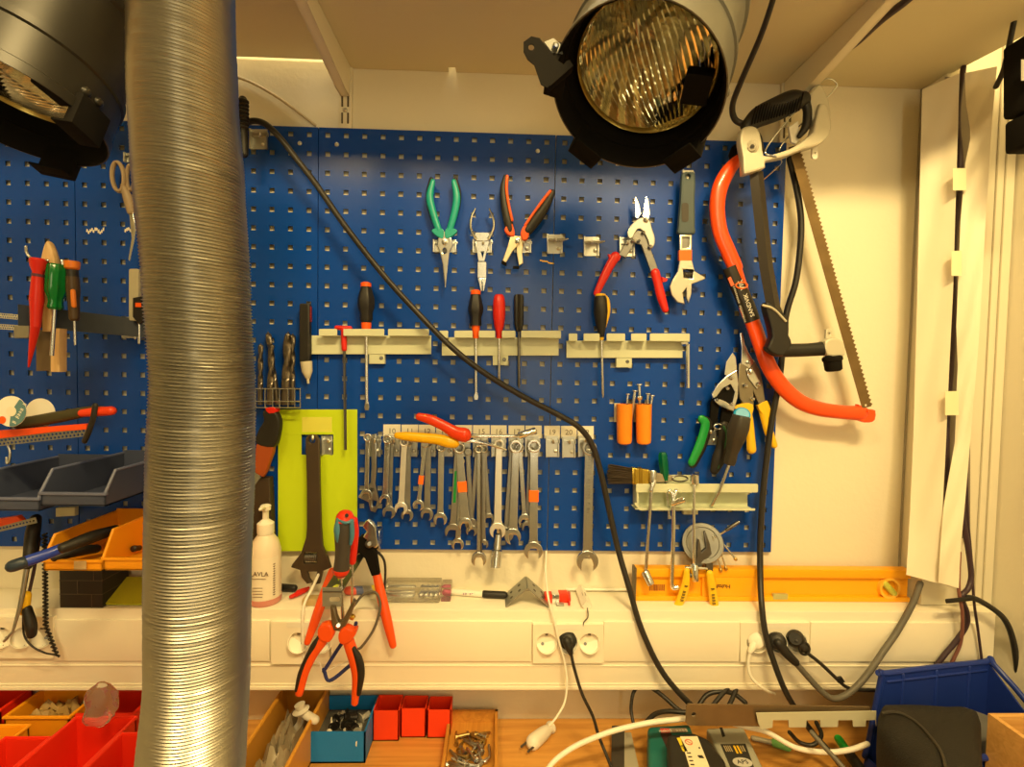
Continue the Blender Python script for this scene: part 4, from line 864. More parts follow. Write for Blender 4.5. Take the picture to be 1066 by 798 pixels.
el = MB(); q = z2((168, 187))[0]; tube(el, [(q[0]+6*math.cos(R(a)), q[1]+3.2*math.sin(R(a)), SO+.0125) for a in range(0, 360, 24)], .8, closed=True, seg=8); so.append(('emblem', el, M('emblem_orange', (.9, .16, .02), .5), 0))
t = MB(); text(t, 'VIK', W(*z2((168, 185))[0], SO+.0125), .014, rotw(-111)); so.append(('lettering', t, white, 0))
t = MB(); text(t, '~~~~~~~~~~~~~~~~~~~~~~', W(*z2((158, 262))[0], SO+.0098), .006, rotw(-110)); so.append(('lettering', t, M('silver_print', (.5, .48, .42), .5), 0))
rd = MB(); plate(rd, z2((110, 158), (122, 150), (138, 185), (124, 192)), SO+.0075, .001, .1); so.append(('red_patch', rd, M('patch', (.75, .14, .06), .5), 0))
# blade with teeth, from the top handle down to the tip of the frame
L0, L1 = (826, 152), (902, 424); L, f = loc(L0, L1); hw0, hw1 = 5.2, 4.6; pts = [f(0, hw0), f(L, hw1)]; N = 62
for k in range(N, 0, -1):
    u = L*k/N; pts.append(f(u, -hw1-.2)); pts.append(f(u-L/N*.5, -hw1-2.4))
pts.append(f(0, -hw0)); b = MB(); plate(b, pts, .050, .0012, .1, [circ(*f(L-2.5, 0), 1.3, 10)]); so.append(('blade', b, rust_m))
b = MB(); q = z2((650, 715), (645, 680), (690, 700), (716, 705), (714, 745), (690, 756), (655, 750)); plate(b, q, SO-.006, .012, 1.2, sm=2); lathe(b, (903, 428, SO+.006), (903, 428, SO+.010), [(0, 1.6), (1, 1.2)]); so.append(('blade_holder', b, MATS['saw_orange']))
dk = MB(); tube(dk, z((195, 340), (170, 330), (180, 300), (210, 290)), [5, 4, 4, 5], SO-.005); so.append(('end_grip', dk, blackp))
thing('bow_saw', 'bow saw with curved orange tubular frame and toothed blade, hanging at the right', 'saw', so)
gs = M('grey_diecast', (.58, .55, .44), .42, .2, var=.03); h = []; HO = .085
z = Z(755, 75, 5.7)
b = MB(); plate(b, z((78, 380), (90, 345), (130, 330), (170, 340), (192, 372), (205, 440), (215, 505), (260, 500), (330, 480), (400, 450), (460, 405), (500, 370), (520, 290), (545, 200), (590, 215), (612, 300), (605, 380), (560, 430), (500, 455), (440, 470), (360, 505), (290, 525), (225, 540), (225, 575), (190, 590), (110, 615), (95, 600), (92, 520), (76, 430)), HO-.008, .020, 2.2, sm=2); h.append(('die_cast_frame', b, gs))
b = MB(); plate(b, z((492, 150), (510, 100), (560, 90), (600, 180), (612, 290), (560, 390), (520, 360), (500, 280)), HO-.013, .016, 2., sm=3); h.append(('front_casting', b, gs))
b = MB(); tube(b, z((130, 320), (200, 265), (300, 220), (400, 175), (460, 160)), [7, 10.5, 12, 11.6, 8], HO, flat=.72, seg=20); c = z((465, 165), (488, 230), (478, 320), (440, 380)); tube(b, c, [5, 4.6, 4.4, 2.6], HO-.002, flat=.8, seg=16)
tube(b, z((125, 330), (185, 380), (215, 470)), [4, 4.4, 3], HO-.001, flat=.8); h.append(('hand_grip', b, black))
g = MB()
for k in range(18):
    t = k/17; x = 165+t*280; y = 262-t*82; q = z((x-7, y+46), (x+18, y-56)); tube(g, [(q[0][0], q[0][1], HO+.0135), ((q[0][0]+q[1][0])/2, (q[0][1]+q[1][1])/2, HO+.0165), (q[1][0], q[1][1], HO+.0115)], .8, seg=6)
h.append(('grip_rib', g, blackp, 2))
b = MB(); plate(b, z((240, 235), (310, 145), (335, 133), (350, 150), (345, 180), (310, 200)), HO-.012, .014, 1.2, [circ(*z((333, 182))[0], 2.2, 12)], sm=1); h.append(('hang_loop', b, blackp))
b = MB(); q = z((160, 442))[0]; lathe(b, (*q, HO+.012), (*q, HO+.018), [(0, 6.6), (.4, 6.2), (.45, 4.4), (1, 4)], seg=24); c = MB(); lathe(c, (*q, HO+.0181), (*q, HO+.0186), [(0, 2.4), (1, 2.2)], seg=6); h += [('bolt', b, gs), ('bolt_socket', c, dsteel, len(h))]
z3 = Z(720, 80, 3.99); b = MB(); tube(b, [z3((268, 395))[0], z3((285, 560))[0], z3((310, 790))[0], z2((300, 280))[0], z2((320, 330))[0]], [7.4]*5, HO-.006, flat=.5, seg=4, rnd=False, smooth=False); h.append(('back_tube', b, M('dark_tube', (.028, .022, .016), .4)))
b = MB(); plate(b, z2((255, 270), (275, 262), (330, 305), (353, 340), (352, 395), (365, 430), (330, 480), (285, 470), (265, 445), (285, 400), (270, 330)), HO-.016, .022, 2., sm=2); tube(b, z2((310, 455), (370, 457), (440, 455), (505, 450)), [7.4, 7.2, 7, 7.4], HO-.006, flat=.8, seg=18); h.append(('front_grip', b, black))
b = MB(); tube(b, z2((256, 270), (300, 285), (350, 335)), 1.3, HO+.007, seg=8); h.append(('trim_band', b, gs, len(h)-1))
b = MB(); plate(b, z2((500, 420), (545, 404), (578, 425), (585, 470), (570, 482), (510, 478)), HO-.016, .022, 2., sm=2); plate(b, z2((512, 415), (515, 372), (530, 366), (540, 378), (542, 412)), HO-.014, .006, .8, [circ(*z2((527, 388))[0], 1.2, 10)]); h.append(('end_casting', b, gs))
b = MB(); lathe(b, (*z2((543, 480))[0], HO-.004), (*z2((550, 543))[0], HO-.004), [(0, 7.6), (.1, 9.6), (.3, 9.6), (.34, 8.6), (.9, 8.2), (1, 6.5)], seg=28); h.append(('tension_knob', b, blackp))
b = MB(); plate(b, z((512, 432), (545, 428), (548, 505), (538, 520), (518, 518), (510, 500)), HO-.013, .004, .6, [circ(*z((530, 482))[0], .9, 8)]); b2 = MB(); plate(b2, z((372, 330), (430, 290), (438, 400), (415, 430), (388, 420)), HO-.012, .006, .8); h += [('blade_pin', b, white), ('lug', b2, white)]
thing('hacksaw', 'grey and black hacksaw frame hung with its ribbed grip up, over the orange saw', 'saw', h)
b = MB(); q = z((225, 640), (330, 540), (300, 500), (240, 460), (400, 250), (560, 70), (610, 38), (655, 60), (650, 100), (520, 240), (360, 400), (320, 460))
tube(b, [(x, y, .10-.004*i) for i, (x, y) in enumerate(q[2:])][::1], .75, seg=8); tube(b, [(q[0][0], q[0][1], .02), (q[1][0], q[1][1], .05), (q[2][0], q[2][1], .10)], .75, seg=8)
solo('wire_hanger', b, steel, 'thin bent wire loop hooked over the grip of the grey hacksaw', 'wire')
# ================================================================ CORNER: SHEETS OVER CABLES
def wsheet(rows, off=.06, n=9, wob=.0025, ph=0.):
    """rows: (y_left, x_left, y_right, x_right, off_left, off_right)"""
    g = []
    R_ = []
    for a, b in zip(rows[:-1], rows[1:]):
        for k in range(6): t = k/6; R_.append([a[i]+(b[i]-a[i])*t for i in range(6)])
    R_.append(list(rows[-1]))
    for i, r in enumerate(R_):
        row = []
        for j in range(n):
            t = j/(n-1); x = r[1]+(r[3]-r[1])*t; y = r[0]+(r[2]-r[0])*t; o = r[4]+(r[5]-r[4])*t
            o += wob*math.sin(t*3.6+i*.35+ph)*math.sin(i*.21+ph)+wob*.35*math.sin(i*.9+j*1.1)
            row.append(W(x, y, o))
        g.append(row)
    return g
sheet_m = M('limp_foil', (.84, .78, .63), .45, var=.02, bump=.08, bscale=25)
b = MB(); sheet(b, wsheet([(93, 960, 76, 999, .055, .10), (150, 958.5, 150, 996.5, .055, .10), (300, 955, 300, 992, .056, .10), (450, 951, 450, 985, .062, .105), (530, 947.5, 535, 981, .075, .11), (598, 943.5, 611, 992, .09, .115)]), .0009)
solo('cover_sheet', b, sheet_m, 'cream limp sheet hanging in the corner, nearer the saws, flaring at the bottom', 'sheet')
b = MB(); sheet(b, wsheet([(76, 1004.5, 69, 1038, .105, .13), (110, 1006, 110, 1034, .105, .13), (140, 1011, 140, 1032, .105, .13), (170, 1005, 170, 1030, .105, .13), (230, 1000, 230, 1026, .105, .125), (340, 995.5, 340, 1020, .105, .125), (380, 997, 380, 1017, .105, .125), (460, 994, 460, 1010, .105, .12), (530, 982, 530, 1004, .112, .12), (570, 979, 570, 1000, .114, .12), (606, 977, 612, 998, .116, .12)], ph=1.3), .0009)
solo('cover_sheet', b, sheet_m, 'cream wavy-edged sheet hanging in the corner, nearer the right wall', 'sheet')
for y0, y1, x0, x1, lab in ((175, 198, 992, 1006, 'top'), (261, 287, 990.5, 1001, 'middle'), (407, 432, 984, 998, 'lowest')):
    b = MB(); sheet(b, [[W(x0+(x1-x0)*t, y, .114-.003*abs(t-.5)) for t in (0, .33, .66, 1)] for y in (y0, (y0+y1)/2, y1)], .0004)
    solo('tape_strap', b, M('masking_tape', (.85, .76, .52), .5), '%s strip of cream tape bridging the two hanging corner sheets' % lab, 'tape')
b = MB(); sheet(b, [[W(x, y, .068+.002*math.sin(x)) for x in (984, 990, 996, 1002, 1010)] for y in (80, 200, 350, 500, 560)], .001)
solo('dark_backing', b, M('grey_backing', (.20, .17, .13), .6), 'grey strip showing through the gap between the corner sheets', 'backing strip')
def cable(lab, pts, r, mat=None, name='cable', grp=None, **k):
    b = MB(); tube(b, pts, r, seg=12, n=8, **k); return solo(name, b, mat or MATS['cable_black'], lab, 'cable', grp)
cb = M('cable_black', (.020, .018, .016), .42, var=.2)
cp_ = M('cable_violet', (.045, .025, .035), .45); cg = M('cable_grey', (.12, .11, .09), .5)
cable('dark cable showing in the gap between the corner sheets', [(1003, 70, .075), (997, 120, .075), (1000, 180, .075), (993, 260, .075), (993, 330, .075), (990, 385, .075), (986, 440, .08), (986, 520, .085)], 2.6, cp_)
cable('thin dark cable coming out low beside the right corner sheet, running to the blue bin', [(1005.5, 480, .09), (1006.5, 510, .09), (1008, 545, .092), (1011, 580, .096), (1014, 626, .104), (1018, 655, .092), (1023, 695, .089), (1027, 735, .089)], 1.3, cp_)
cable('thick violet-black cable bending round the cable tie under the corner sheets', [(1002, 520, .10), (1003.5, 545, .10), (1008, 572, .10), (1011, 598, .102), (1008, 612, .106), (1001, 621, .11), (1006, 636, .105), (1006, 650, .098), (996, 666, .092), (978, 688, .089), (962, 715, .089)], 2.6, cp_)
cable('reddish thin cable beside the cable tie under the corner sheets', [(999, 575, .11), (998, 612, .112), (1002, 640, .108), (1000, 668, .095), (991, 690, .089), (985, 712, .089)], 1.7, M('cable_red', (.22, .09, .07), .5))
cable('black cable curving right from the cable tie down behind the blue bin', [(1000, 624, .108), (1012, 622, .108), (1030, 631, .106), (1046, 645, .104), (1055, 668, .10), (1060, 705, .10), (1062, 740, .10)], 2.9, cb)
b = MB(); tube(b, [(985, 625.5, .116), (1014, 622.5, .116)], 2.6, flat=.5, rnd=False); solo('cable_tie', b, black, 'black cable tie around the cables below the corner sheets', 'cable tie')
cable('black cable hanging from the shelf edge in the top right corner', [(1056, 20, .20), (1051, 45, .19), (1045, 72, .17), (1037, 90, .15)], 2.6, cb)
b = MB(); plate(b, rrect(1059, 40, 1090, 118, 4), .20, .05, 2.5); plate(b, rrect(1061, 120, 1090, 155, 4), .20, .05, 2.5); c = MB(); plate(c, rect(1063, 62, 1085, 84), .2501, .0008, .1)
thing('speaker_box', 'black rounded device cut by the right edge high on the wall', 'device', [('case', b, blackp), ('badge', c, M('badge_grey', (.35, .33, .3), .4))])
# ================================================================ CABLES
cable('thick black cable running diagonally from the top left hook down across the boards', [(250, 132, .03), (262, 126, .04), (276, 129, .045), (292, 144, .05), (310, 167, .05), (330, 193, .05), (360, 236, .052), (400, 287, .055), (440, 331, .06), (470, 361, .06), (500, 385, .06), (540, 410, .055), (580, 431, .05), (602, 444, .048), (616, 462, .046), (625, 490, .046), (634, 530, .048), (643, 570, .055), (655, 612, .075), (668, 655, .09), (690, 700, .10), (722, 736, .11), (745, 752, .10)], 3.1)
cable('black cable hanging down past the yellow-handled snips over the right socket', [(822, 165, .03), (831, 205, .035), (834, 240, .035), (829, 290, .035), (818, 330, .03), (812, 390, .03), (803, 440, .028), (799, 470, .028), (794.5, 510, .030), (791.5, 560, .035), (791.5, 600, .055), (793, 630, .085), (797, 660, .10), (806, 690, .11), (818, 720, .12), (832, 743, .12), (848, 765, .13), (866, 785, .15), (890, 815, .18)], 3.1)
cable('black cable looping from the ceiling shelf to the grip of the grey hacksaw', [(812, -30, .31), (803, 5, .27), (790, 42, .21), (770, 88, .13), (762.5, 110, .095), (765, 124, .08), (775, 130, .08)], 3.)
cable('black cable running along the right shelf bracket', [(872, 60, .11), (893, 42, .16), (917, 21, .22), (942, 2, .27), (965, -18, .31)], [2., 4.5, 4, 4, 4], cp_)
cable('dark cable passing behind the duct from the left stage lamp', [(100, -20, .35), (108, 5, .33), (120, 32, .30), (135, 60, .25), (150, 80, .2)], 2.4, cg)
cable('pale thin cable on the wall right of the duct, above the boards', [(235, 76, -.003), (262, 86, -.003), (290, 102, -.003), (315, 120, -.003), (328, 130, -.003)], 1.4, M('cable_pale', (.55, .48, .32), .5))
b = MB(); 
for k in range(8): lathe(b, (253, 104+k*4, .06), (253, 107+k*4, .06), [(0, 4.6), (.3, 5.6), (.7, 5.6), (1, 4.6)], seg=18)
tube(b, [(253, 104, .06), (254, 160, .06)], 4, rnd=True); solo('strain_relief', b, black, 'black ribbed cable sleeve half hidden behind the right side of the duct', 'sleeve')
# ================================================================ SOCKETS IN THE TRUNKING
def socket_plate(x0, x1, y0, y1, xs, lab):
    o = .0822; b = MB(); plate(b, rect(x0, y0, x1, y1), .0768, .0076, .3, [circ(x, (y0+y1)/2, 10.6, 28) for x in xs]); ps = [('cover', b, trunk_m)]
    for x in xs:
        y = (y0+y1)/2; c = MB(); lathe(c, (x, y, o+.0025), (x, y, o-.0045), [(0, 10.9), (0, 10.3), (.95, 9.8), (1, 9.6), (1, .1)], seg=32, caps=False); ps.append(('socket', c, M('socket_white', (.88, .84, .72), .35)))
        k = len(ps)-1; d = MB()
        for s in (-1, 1): lathe(d, (x+s*4.2, y+1, o-.0042), (x+s*4.2, y+1, o-.0036), [(0, 1.7), (1, 1.7)], seg=12)
        for s in (-1, 1): plate(d, rect(x-1.4, y+s*9-1, x+1.4, y+s*9+1), o-.004, .004, .1)
        ps.append(('contact', d, dsteel, k))
    t = MB(); plate(t, rect((x0+x1)/2-15, y0+1.5, (x0+x1)/2+17, y0+7), o+.0022, .0006, .1); ps.append(('label_strip', t, white))
    thing('wall_socket', lab, 'socket', ps)
socket_plate(554.5, 628, 648.5, 689, (569, 591, 613.5), 'triple white wall socket in the trunking with a black plug in its middle')
socket_plate(770, 841.5, 647, 688, (787, 808, 829), 'triple white wall socket in the trunking with one white and two black plugs')
socket_plate(-14, 57, 641, 684, (3, 25, 44), 'triple white wall socket in the trunking at the left edge')
socket_plate(283, 344, 646, 690, (311, 335), 'white wall socket in the trunking behind the red-handled pliers')
b = MB(); lathe(b, (591, 666, .072), (591, 666, .094), [(0, 9.6), (.8, 9.2), (.9, 7), (1, 5)], seg=24); tube(b, [(590, 667, .094), (592.5, 674, .098), (594, 679, .098)], [5, 4.4, 3], seg=14)
c = MB(); tube(c, [(594, 678, .098), (598, 696, .105), (606, 722, .115), (617, 745, .12), (623, 765, .13), (631, 785, .15), (642, 812, .17)], 1.7, seg=12, n=8)
thing('power_plug', 'black plug in the middle socket, its cable running down to the workbench', 'plug', [('plug_body', b, black), ('cord', c, cb)])
b = MB(); lathe(b, (787, 666, .072), (787, 666, .092), [(0, 9.6), (.5, 9.4), (.85, 8), (1, 5)], seg=28); tube(b, [(785, 670, .088), (781, 678, .092)], [4.5, 2.6]); c = MB(); tube(c, [(781, 677, .092), (779, 692, .095), (783, 706, .10), (797, 718, .10), (806, 722, .07)], 1.6, seg=10)
thing('power_plug', 'white plug in the right socket block, left of the two black plugs', 'plug', [('plug_body', b, white), ('cord', c, white)])
b = MB(); lathe(b, (808, 667, .072), (808, 667, .102), [(0, 9.8), (.6, 9.4), (.9, 8), (1, 5)], seg=28); tube(b, [(810, 669, .10), (819, 680, .106), (828, 689, .108)], [5.6, 5, 4.2], seg=16)
c = MB(); tube(c, [(827, 688, .108), (840, 703, .11), (855, 719, .115), (866, 726.5, .118), (878, 724.5, .118), (892, 714, .115), (905, 699, .11), (920, 677, .10), (934, 657, .09), (950, 628, .085), (958, 607, .08)], 3.2, seg=12, n=8)
thing('power_plug', 'black plug nearest the white one, thick grey cable sweeping up to the corner sheets', 'plug', [('plug_body', b, black), ('cord', c, cg)])
b = MB(); lathe(b, (828, 664.5, .072), (828, 664.5, .104), [(0, 9.6), (.6, 9.2), (.9, 8), (1, 6)], seg=28); tube(b, [(829, 667, .10), (837, 674, .106)], 5, seg=16); rg = MB(); tube(rg, [(837.5+5*math.cos(R(a)), 675+6*math.sin(R(a)), .108) for a in range(0, 360, 30)], 1.4, closed=True, seg=8)
c = MB(); tube(c, [(840, 679, .108), (855, 691, .11), (872, 707, .112), (884, 716, .112), (906, 718, .105), (925, 718, .09)], 1.9, seg=12, n=8); k = MB(); plate(k, [(870, 705), (876, 704), (879, 709), (872, 710)], .110, .006, .3)
thing('power_plug', 'rightmost black plug with a pull ring and thin cable', 'plug', [('plug_body', b, black), ('pull_ring', rg, black), ('cord', c, cb), ('clip', k, black, 2)])
# ================================================================ ON THE LEDGE
# pump bottle
def zl(px, py, off): return W(px, py, off)
bo = .045; cx = 276.5; base = W(cx, 632, bo); base.z = ZL+.0004; s_ = S(bo)
def LZ(b, prof, seg=32, c=base, **k): 
    zs = [p[0] for p in prof]; lathe3(b, Vector((c.x, c.y, min(zs))), Vector((c.x, c.y, max(zs))), [((p[0]-min(zs))/(max(zs)-min(zs)), p[1]) for p in prof], seg, **k)
zt = lambda y: W(cx, y, bo).z
r_ = 15.2*s_; b = MB(); LZ(b, [(base.z, r_*.9), (base.z+.003, r_), (zt(612), r_), (zt(572), r_*.98), (zt(562), r_*.80), (zt(555), r_*.48), (zt(553), r_*.44)])
liq = MB(); LZ(liq, [(base.z-.0002, r_*.92), (base.z+.003, r_*1.02), (base.z+.013, r_*1.02), (base.z+.014, r_*.9)])
cpp = MB(); LZ(cpp, [(zt(555), r_*.52), (zt(553), r_*.54), (zt(544), r_*.54), (zt(541), r_*.30), (zt(540), r_*.22)]); pm = MB(); LZ(pm, [(zt(541), r_*.2), (zt(531), r_*.2), (zt(530.5), r_*.32), (zt(526), r_*.34), (zt(525), r_*.25)]); tube(pm, [(276, 528.5, bo), (273, 528.5, bo+.02), (271, 530, bo+.03)], [2.6, 2.2, 1.8])
lb = MB(); vs = []
g = [[Vector((base.x+(r_+.0004)*math.sin(R(a)), base.y-(r_+.0004)*math.cos(R(a)), z)) for a in range(-75, 80, 10)] for z in (zt(618), zt(600), zt(576))]; sheet(lb, g, .0002)
tx = MB(); text(tx, 'LAVLA', Vector((base.x+.0015, base.y-r_-.001, zt(591))), .0125); rr_ = random.Random(4)
for i in range(4): box(tx, base.x-.012, base.x+.010+rr_.uniform(-.003, .002), base.y-r_-.0012, base.y-r_-.0006, zt(605+i*3)-.0004, zt(605+i*3)+.0004)
box(tx, base.x-.013, base.x+.015, base.y-r_-.0012, base.y-r_-.0006, zt(596), zt(595.6))
for i in range(14): a = 62; z_ = zt(583+i*2.4); box(tx, base.x+r_*math.sin(R(50)), base.x+r_*math.sin(R(62)), base.y-r_*math.cos(R(52))-.0012, base.y-r_*math.cos(R(60)), z_-.0004, z_+.0004)
thing('pump_bottle', 'white pump bottle with a printed label standing on the ledge beside the duct', 'bottle', [('body', b, M('milky_plastic', (.80, .70, .58), .35)), ('pink_base', liq, M('pink_liquid', (.62, .26, .22), .2), 0), ('cap', cpp, white), ('pump', pm, white, 2), ('label_print', lb, M('bottle_label', (.84, .78, .66), .4), 0), ('lettering', tx, M('brown_ink', (.12, .07, .05), .6), 4)])
zL = ZL+.0005
def onledge(px, py): return Wz(px, py, ZL)
# clear plastic packs
clear = M('clear_plastic', (.92, .90, .84), .08, trans=.92, ior=1.2)
a, c = onledge(398, 628), onledge(459, 622); b = MB(); box(b, a.x, c.x, -.052, -.004, zL, zL+.034, .004); d = MB()
for k in range(2): sweep(d, [Vector((a.x+.004, -.020-.014*k, zL+.010)), Vector((a.x+.058, -.020-.014*k, zL+.010))], .006, seg=12)
for k in range(4): sweep(d, [Vector((a.x+.075+.010*k, -.028, zL+.008)), Vector((a.x+.078+.010*k, -.020, zL+.012))], .006, seg=10)
thing('plastic_pack', 'clear plastic pack with steel pins inside on the ledge behind the orange plier handle', 'package', [('case', b, clear)]); solo('steel_pins', d, steel, 'steel pins lying inside the clear pack on the ledge', 'pins')
a, c = onledge(462, 612), onledge(470, 622); b = MB(); box(b, a.x, c.x, -.045, -.004, zL, zL+.03, .003); solo('clear_tube', b, clear, 'clear plastic end cap on the ledge left of the marker pen', 'cap')
# marker
b = MB(); y = onledge(490, 622).y-.0; p0, p1, p2 = onledge(465, 619), onledge(505, 622), onledge(525, 623)
for p in (p0, p1, p2): p.z = zL+.0075
sweep(b, [p0, p1], .0065, seg=18); c = MB(); sweep(c, [p1+(p1-p0).normalized()*-.002, p2], .0075, seg=18); t = MB(); dx = (p1-p0)
ln = MB(); text(ln, '~~~~~~~', p0+dx*.62+Vector((0, -.0068, .001)), .0075)
e2 = MB(); sweep(e2, [p0-dx*.03, p0+dx*.1], .0068, seg=18)
thing('marker_pen', 'white marker pen with a black cap lying on the ledge left of the angle bracket', 'marker', [('barrel', b, white), ('cap', c, black), ('lettering', ln, M('blue_red_print', (.25, .08, .25), .5), 0), ('end_plug', e2, M('violet_red', (.45, .05, .15), .4))])
# angle bracket (steel L lying like a roof)
ap0 = W(548, 597, .0); 
A_, B_, C_ = onledge(527, 635.5), onledge(572, 635), None
ax = (A_.x+B_.x)/2-.001; yf = -.068; yk = -.012; zt3 = W(548, 612.5, .068).z
b = MB()
def quadplate(b, p, th):
    n = (p[1]-p[0]).cross(p[3]-p[0]).normalized()*th; b.add(list(p)+[q+n for q in p], [(0,1,2,3), (7,6,5,4), (0,4,5,1), (1,5,6,2), (2,6,7,3), (3,7,4,0)])
quadplate(b, [Vector((A_.x, yf, zL)), Vector((A_.x, yk, zL)), Vector((ax, yk, zt3)), Vector((ax, yf, zt3))], -.0022); quadplate(b, [Vector((B_.x, yf, zL)), Vector((B_.x, yk, zL)), Vector((ax, yk, zt3)), Vector((ax, yf, zt3))], .0022)
h = MB()
for s, e_ in ((A_, -1), (B_, 1)):
    for tt in (.3, .68):
        for yy in (-.028, -.052):
            p = Vector((s.x+(ax-s.x)*tt, yy, zL+(zt3-zL)*tt)); n = Vector((e_*(zt3-zL), 0, abs(ax-s.x))).normalized(); lathe3(h, p+n*.0023, p+n*.0029, [(0, .0035), (1, .0033)], 12)
thing('angle_bracket', 'grey perforated steel angle bracket standing like a roof on the ledge', 'bracket', [('plate', b, M('galvanised', (.36, .37, .34), .45, .7, var=.15, vscale=40)), ('hole', h, M('hole_dark', (.08, .07, .06), .8), 0)])
# red clip
p = onledge(577, 618); b = MB(); box(b, p.x-.025, p.x-.007, -.050, -.026, zL, zL+.016, .003); box(b, p.x+.004, p.x+.025, -.048, -.024, zL, zL+.018, .003); box(b, p.x-.010, p.x+.008, -.042, -.032, zL+.002, zL+.012); c = MB(); box(c, p.x-.010, p.x+.005, -.052, -.026, zL+.001, zL+.019, .001)
thing('wire_clamp', 'small red clamp with a silver middle on the ledge behind the angle bracket', 'clamp', [('body', b, M('bright_red', (.80, .04, .01), .35)), ('band', c, chrome)])
p = onledge(583, 630); b = MB(); box(b, p.x-.008, p.x+.008, p.y-.005, p.y+.006, zL, zL+.004, .001, None); solo('metal_tab', b, M('galvanised2', (.42, .42, .38), .5, .6), 'small grey metal tab on the ledge in front of the red clamp', 'tab')
p = onledge(592.5, 631); q = onledge(592, 619); b = MB(); p.z = q.z = zL+.004; sweep(b, [p, (p*2+q)/3], .0022); sweep(b, [(p*2+q)/3, q], .0036); solo('small_screwdriver', b, red, 'tiny red screwdriver on the ledge beside the white adapter', 'screwdriver')
p0, p1 = onledge(611, 634), onledge(604, 616); b = MB(); p0.z = p1.z = zL+.006; sweep(b, [p0, p1], .0105, flat=1., seg=4, rnd=False); c = MB(); m_ = p0*.5+p1*.5; box(c, m_.x-.003, m_.x+.004, m_.y-.008, m_.y+.006, zL+.0125, zL+.0142); d = MB(); tube(d, [(611.5, 633, .082), (612, 642, .085), (608, 647, .084), (607, 651, .084)], .7, seg=8)
thing('adapter', 'small white adapter with a thin wire on the ledge above the middle socket', 'adapter', [('case', b, white), ('slot', c, M('grey_slot', (.25, .22, .18), .5), 0), ('wire', d, cg)])
b = MB(); sweep(b, [Vector((W(590, 614, -.008).x, WY-.005, ZL+.006)), Vector((W(661, 614, -.008).x, WY-.005, ZL+.006))], .003, seg=8); solo('thin_rod', b, white, 'thin white rod lying at the back of the ledge left of the orange level', 'rod')
cable('thin white cord hanging from the board edge down to a loose white plug', [(568.5, 574, .0), (568, 595, .02), (570, 617, .07), (573, 632, .083), (577, 646, .088), (582, 668, .092), (587.5, 688, .094), (590, 708, .10), (588, 730, .11), (580, 745, .12), (572, 755, .125)], 1.2, white)
zt_tab = ZTAB
def ontab(px, py, h=0.): return Wz(px, py, ZTAB+h)
p0, p1 = ontab(573, 757, .012), ontab(555, 772, .012); b = MB(); sweep(b, [p0, p0*.6+p1*.4, p1], [.008, .013, .015], seg=16, n=4); c = MB(); d_ = (p1-p0).normalized(); n_ = d_.cross(Vector((0, 0, 1)))
for s in (-1, 1): sweep(c, [p1+n_*s*.009, p1+n_*s*.009+d_*.026], .0023, seg=8)
lathe3(b, p0-d_*.006, p0+d_*.002, [(0, .006), (.3, .012), (.8, .012), (1, .008)], 16)
thing('loose_plug', 'loose white plug lying on the workbench left of the teal charger', 'plug', [('plug_body', b, white), ('pins', c, dsteel)])
# left end of the ledge behind the pliers
p0, p1 = onledge(292, 615), onledge(306, 616)
for p in (p0, p1): p.z = zL+.008
b = MB(); sweep(b, [p0, p1], .0075, seg=14); solo('pen_cap', b, black, 'black pen end on the ledge right of the pump bottle', 'pen')
b = MB(); q0, q1, q2 = onledge(303, 624), onledge(310, 621), onledge(319, 617)
for q in (q0, q1, q2): q.z = zL+.006
sweep(b, [q0, q1, q2], [.004, .005, .004]); sweep(b, [q0+Vector((.004, .012, 0)), q1+Vector((0, .006, .001)), q2+Vector((0, .01, 0))], [.003, .005, .003]); solo('crocodile_clip', b, red, 'small red crocodile clip on the ledge under the big black wrench', 'clip')
b = MB(); q0 = onledge(322, 630); box(b, q0.x-.014, q0.x+.016, q0.y-.004, q0.y+.018, zL, zL+.014, .003); solo('terminal_block', b, M('tan_plastic', (.50, .36, .16), .5), 'tan terminal block on the ledge below the big black wrench', 'terminal block')
cable('thin white cord looping over the ledge between the red clip and the terminal block', [(334, 592, .02), (326, 610, .05), (317, 628, .075), (315, 645, .085), (315.5, 668, .085), (316, 684, .083)], 1.5, white)
pc = [(365, 'pink_pen', (.75, .12, .08)), (372, 'blue_pen', (.12, .15, .32)), (381, 'grey_pen', (.35, .33, .30)), (390, 'yellow_pen', (.75, .55, .05))]
for i, (x, nm, col) in enumerate(pc):
    b = MB(); q0, q1 = onledge(x-3, 619), onledge(x+5, 619+i*.5); q0.z = q1.z = zL+.009+.0005*i; q0.y = q1.y = q0.y+.001*i; sweep(b, [q0, q1], .0085, seg=14); solo('sleeve_cap', b, M(nm, col, .35), ['pink', 'dark blue', 'grey', 'yellow'][i]+' plastic sleeve end on the ledge behind the hanging orange pliers', 'sleeve')
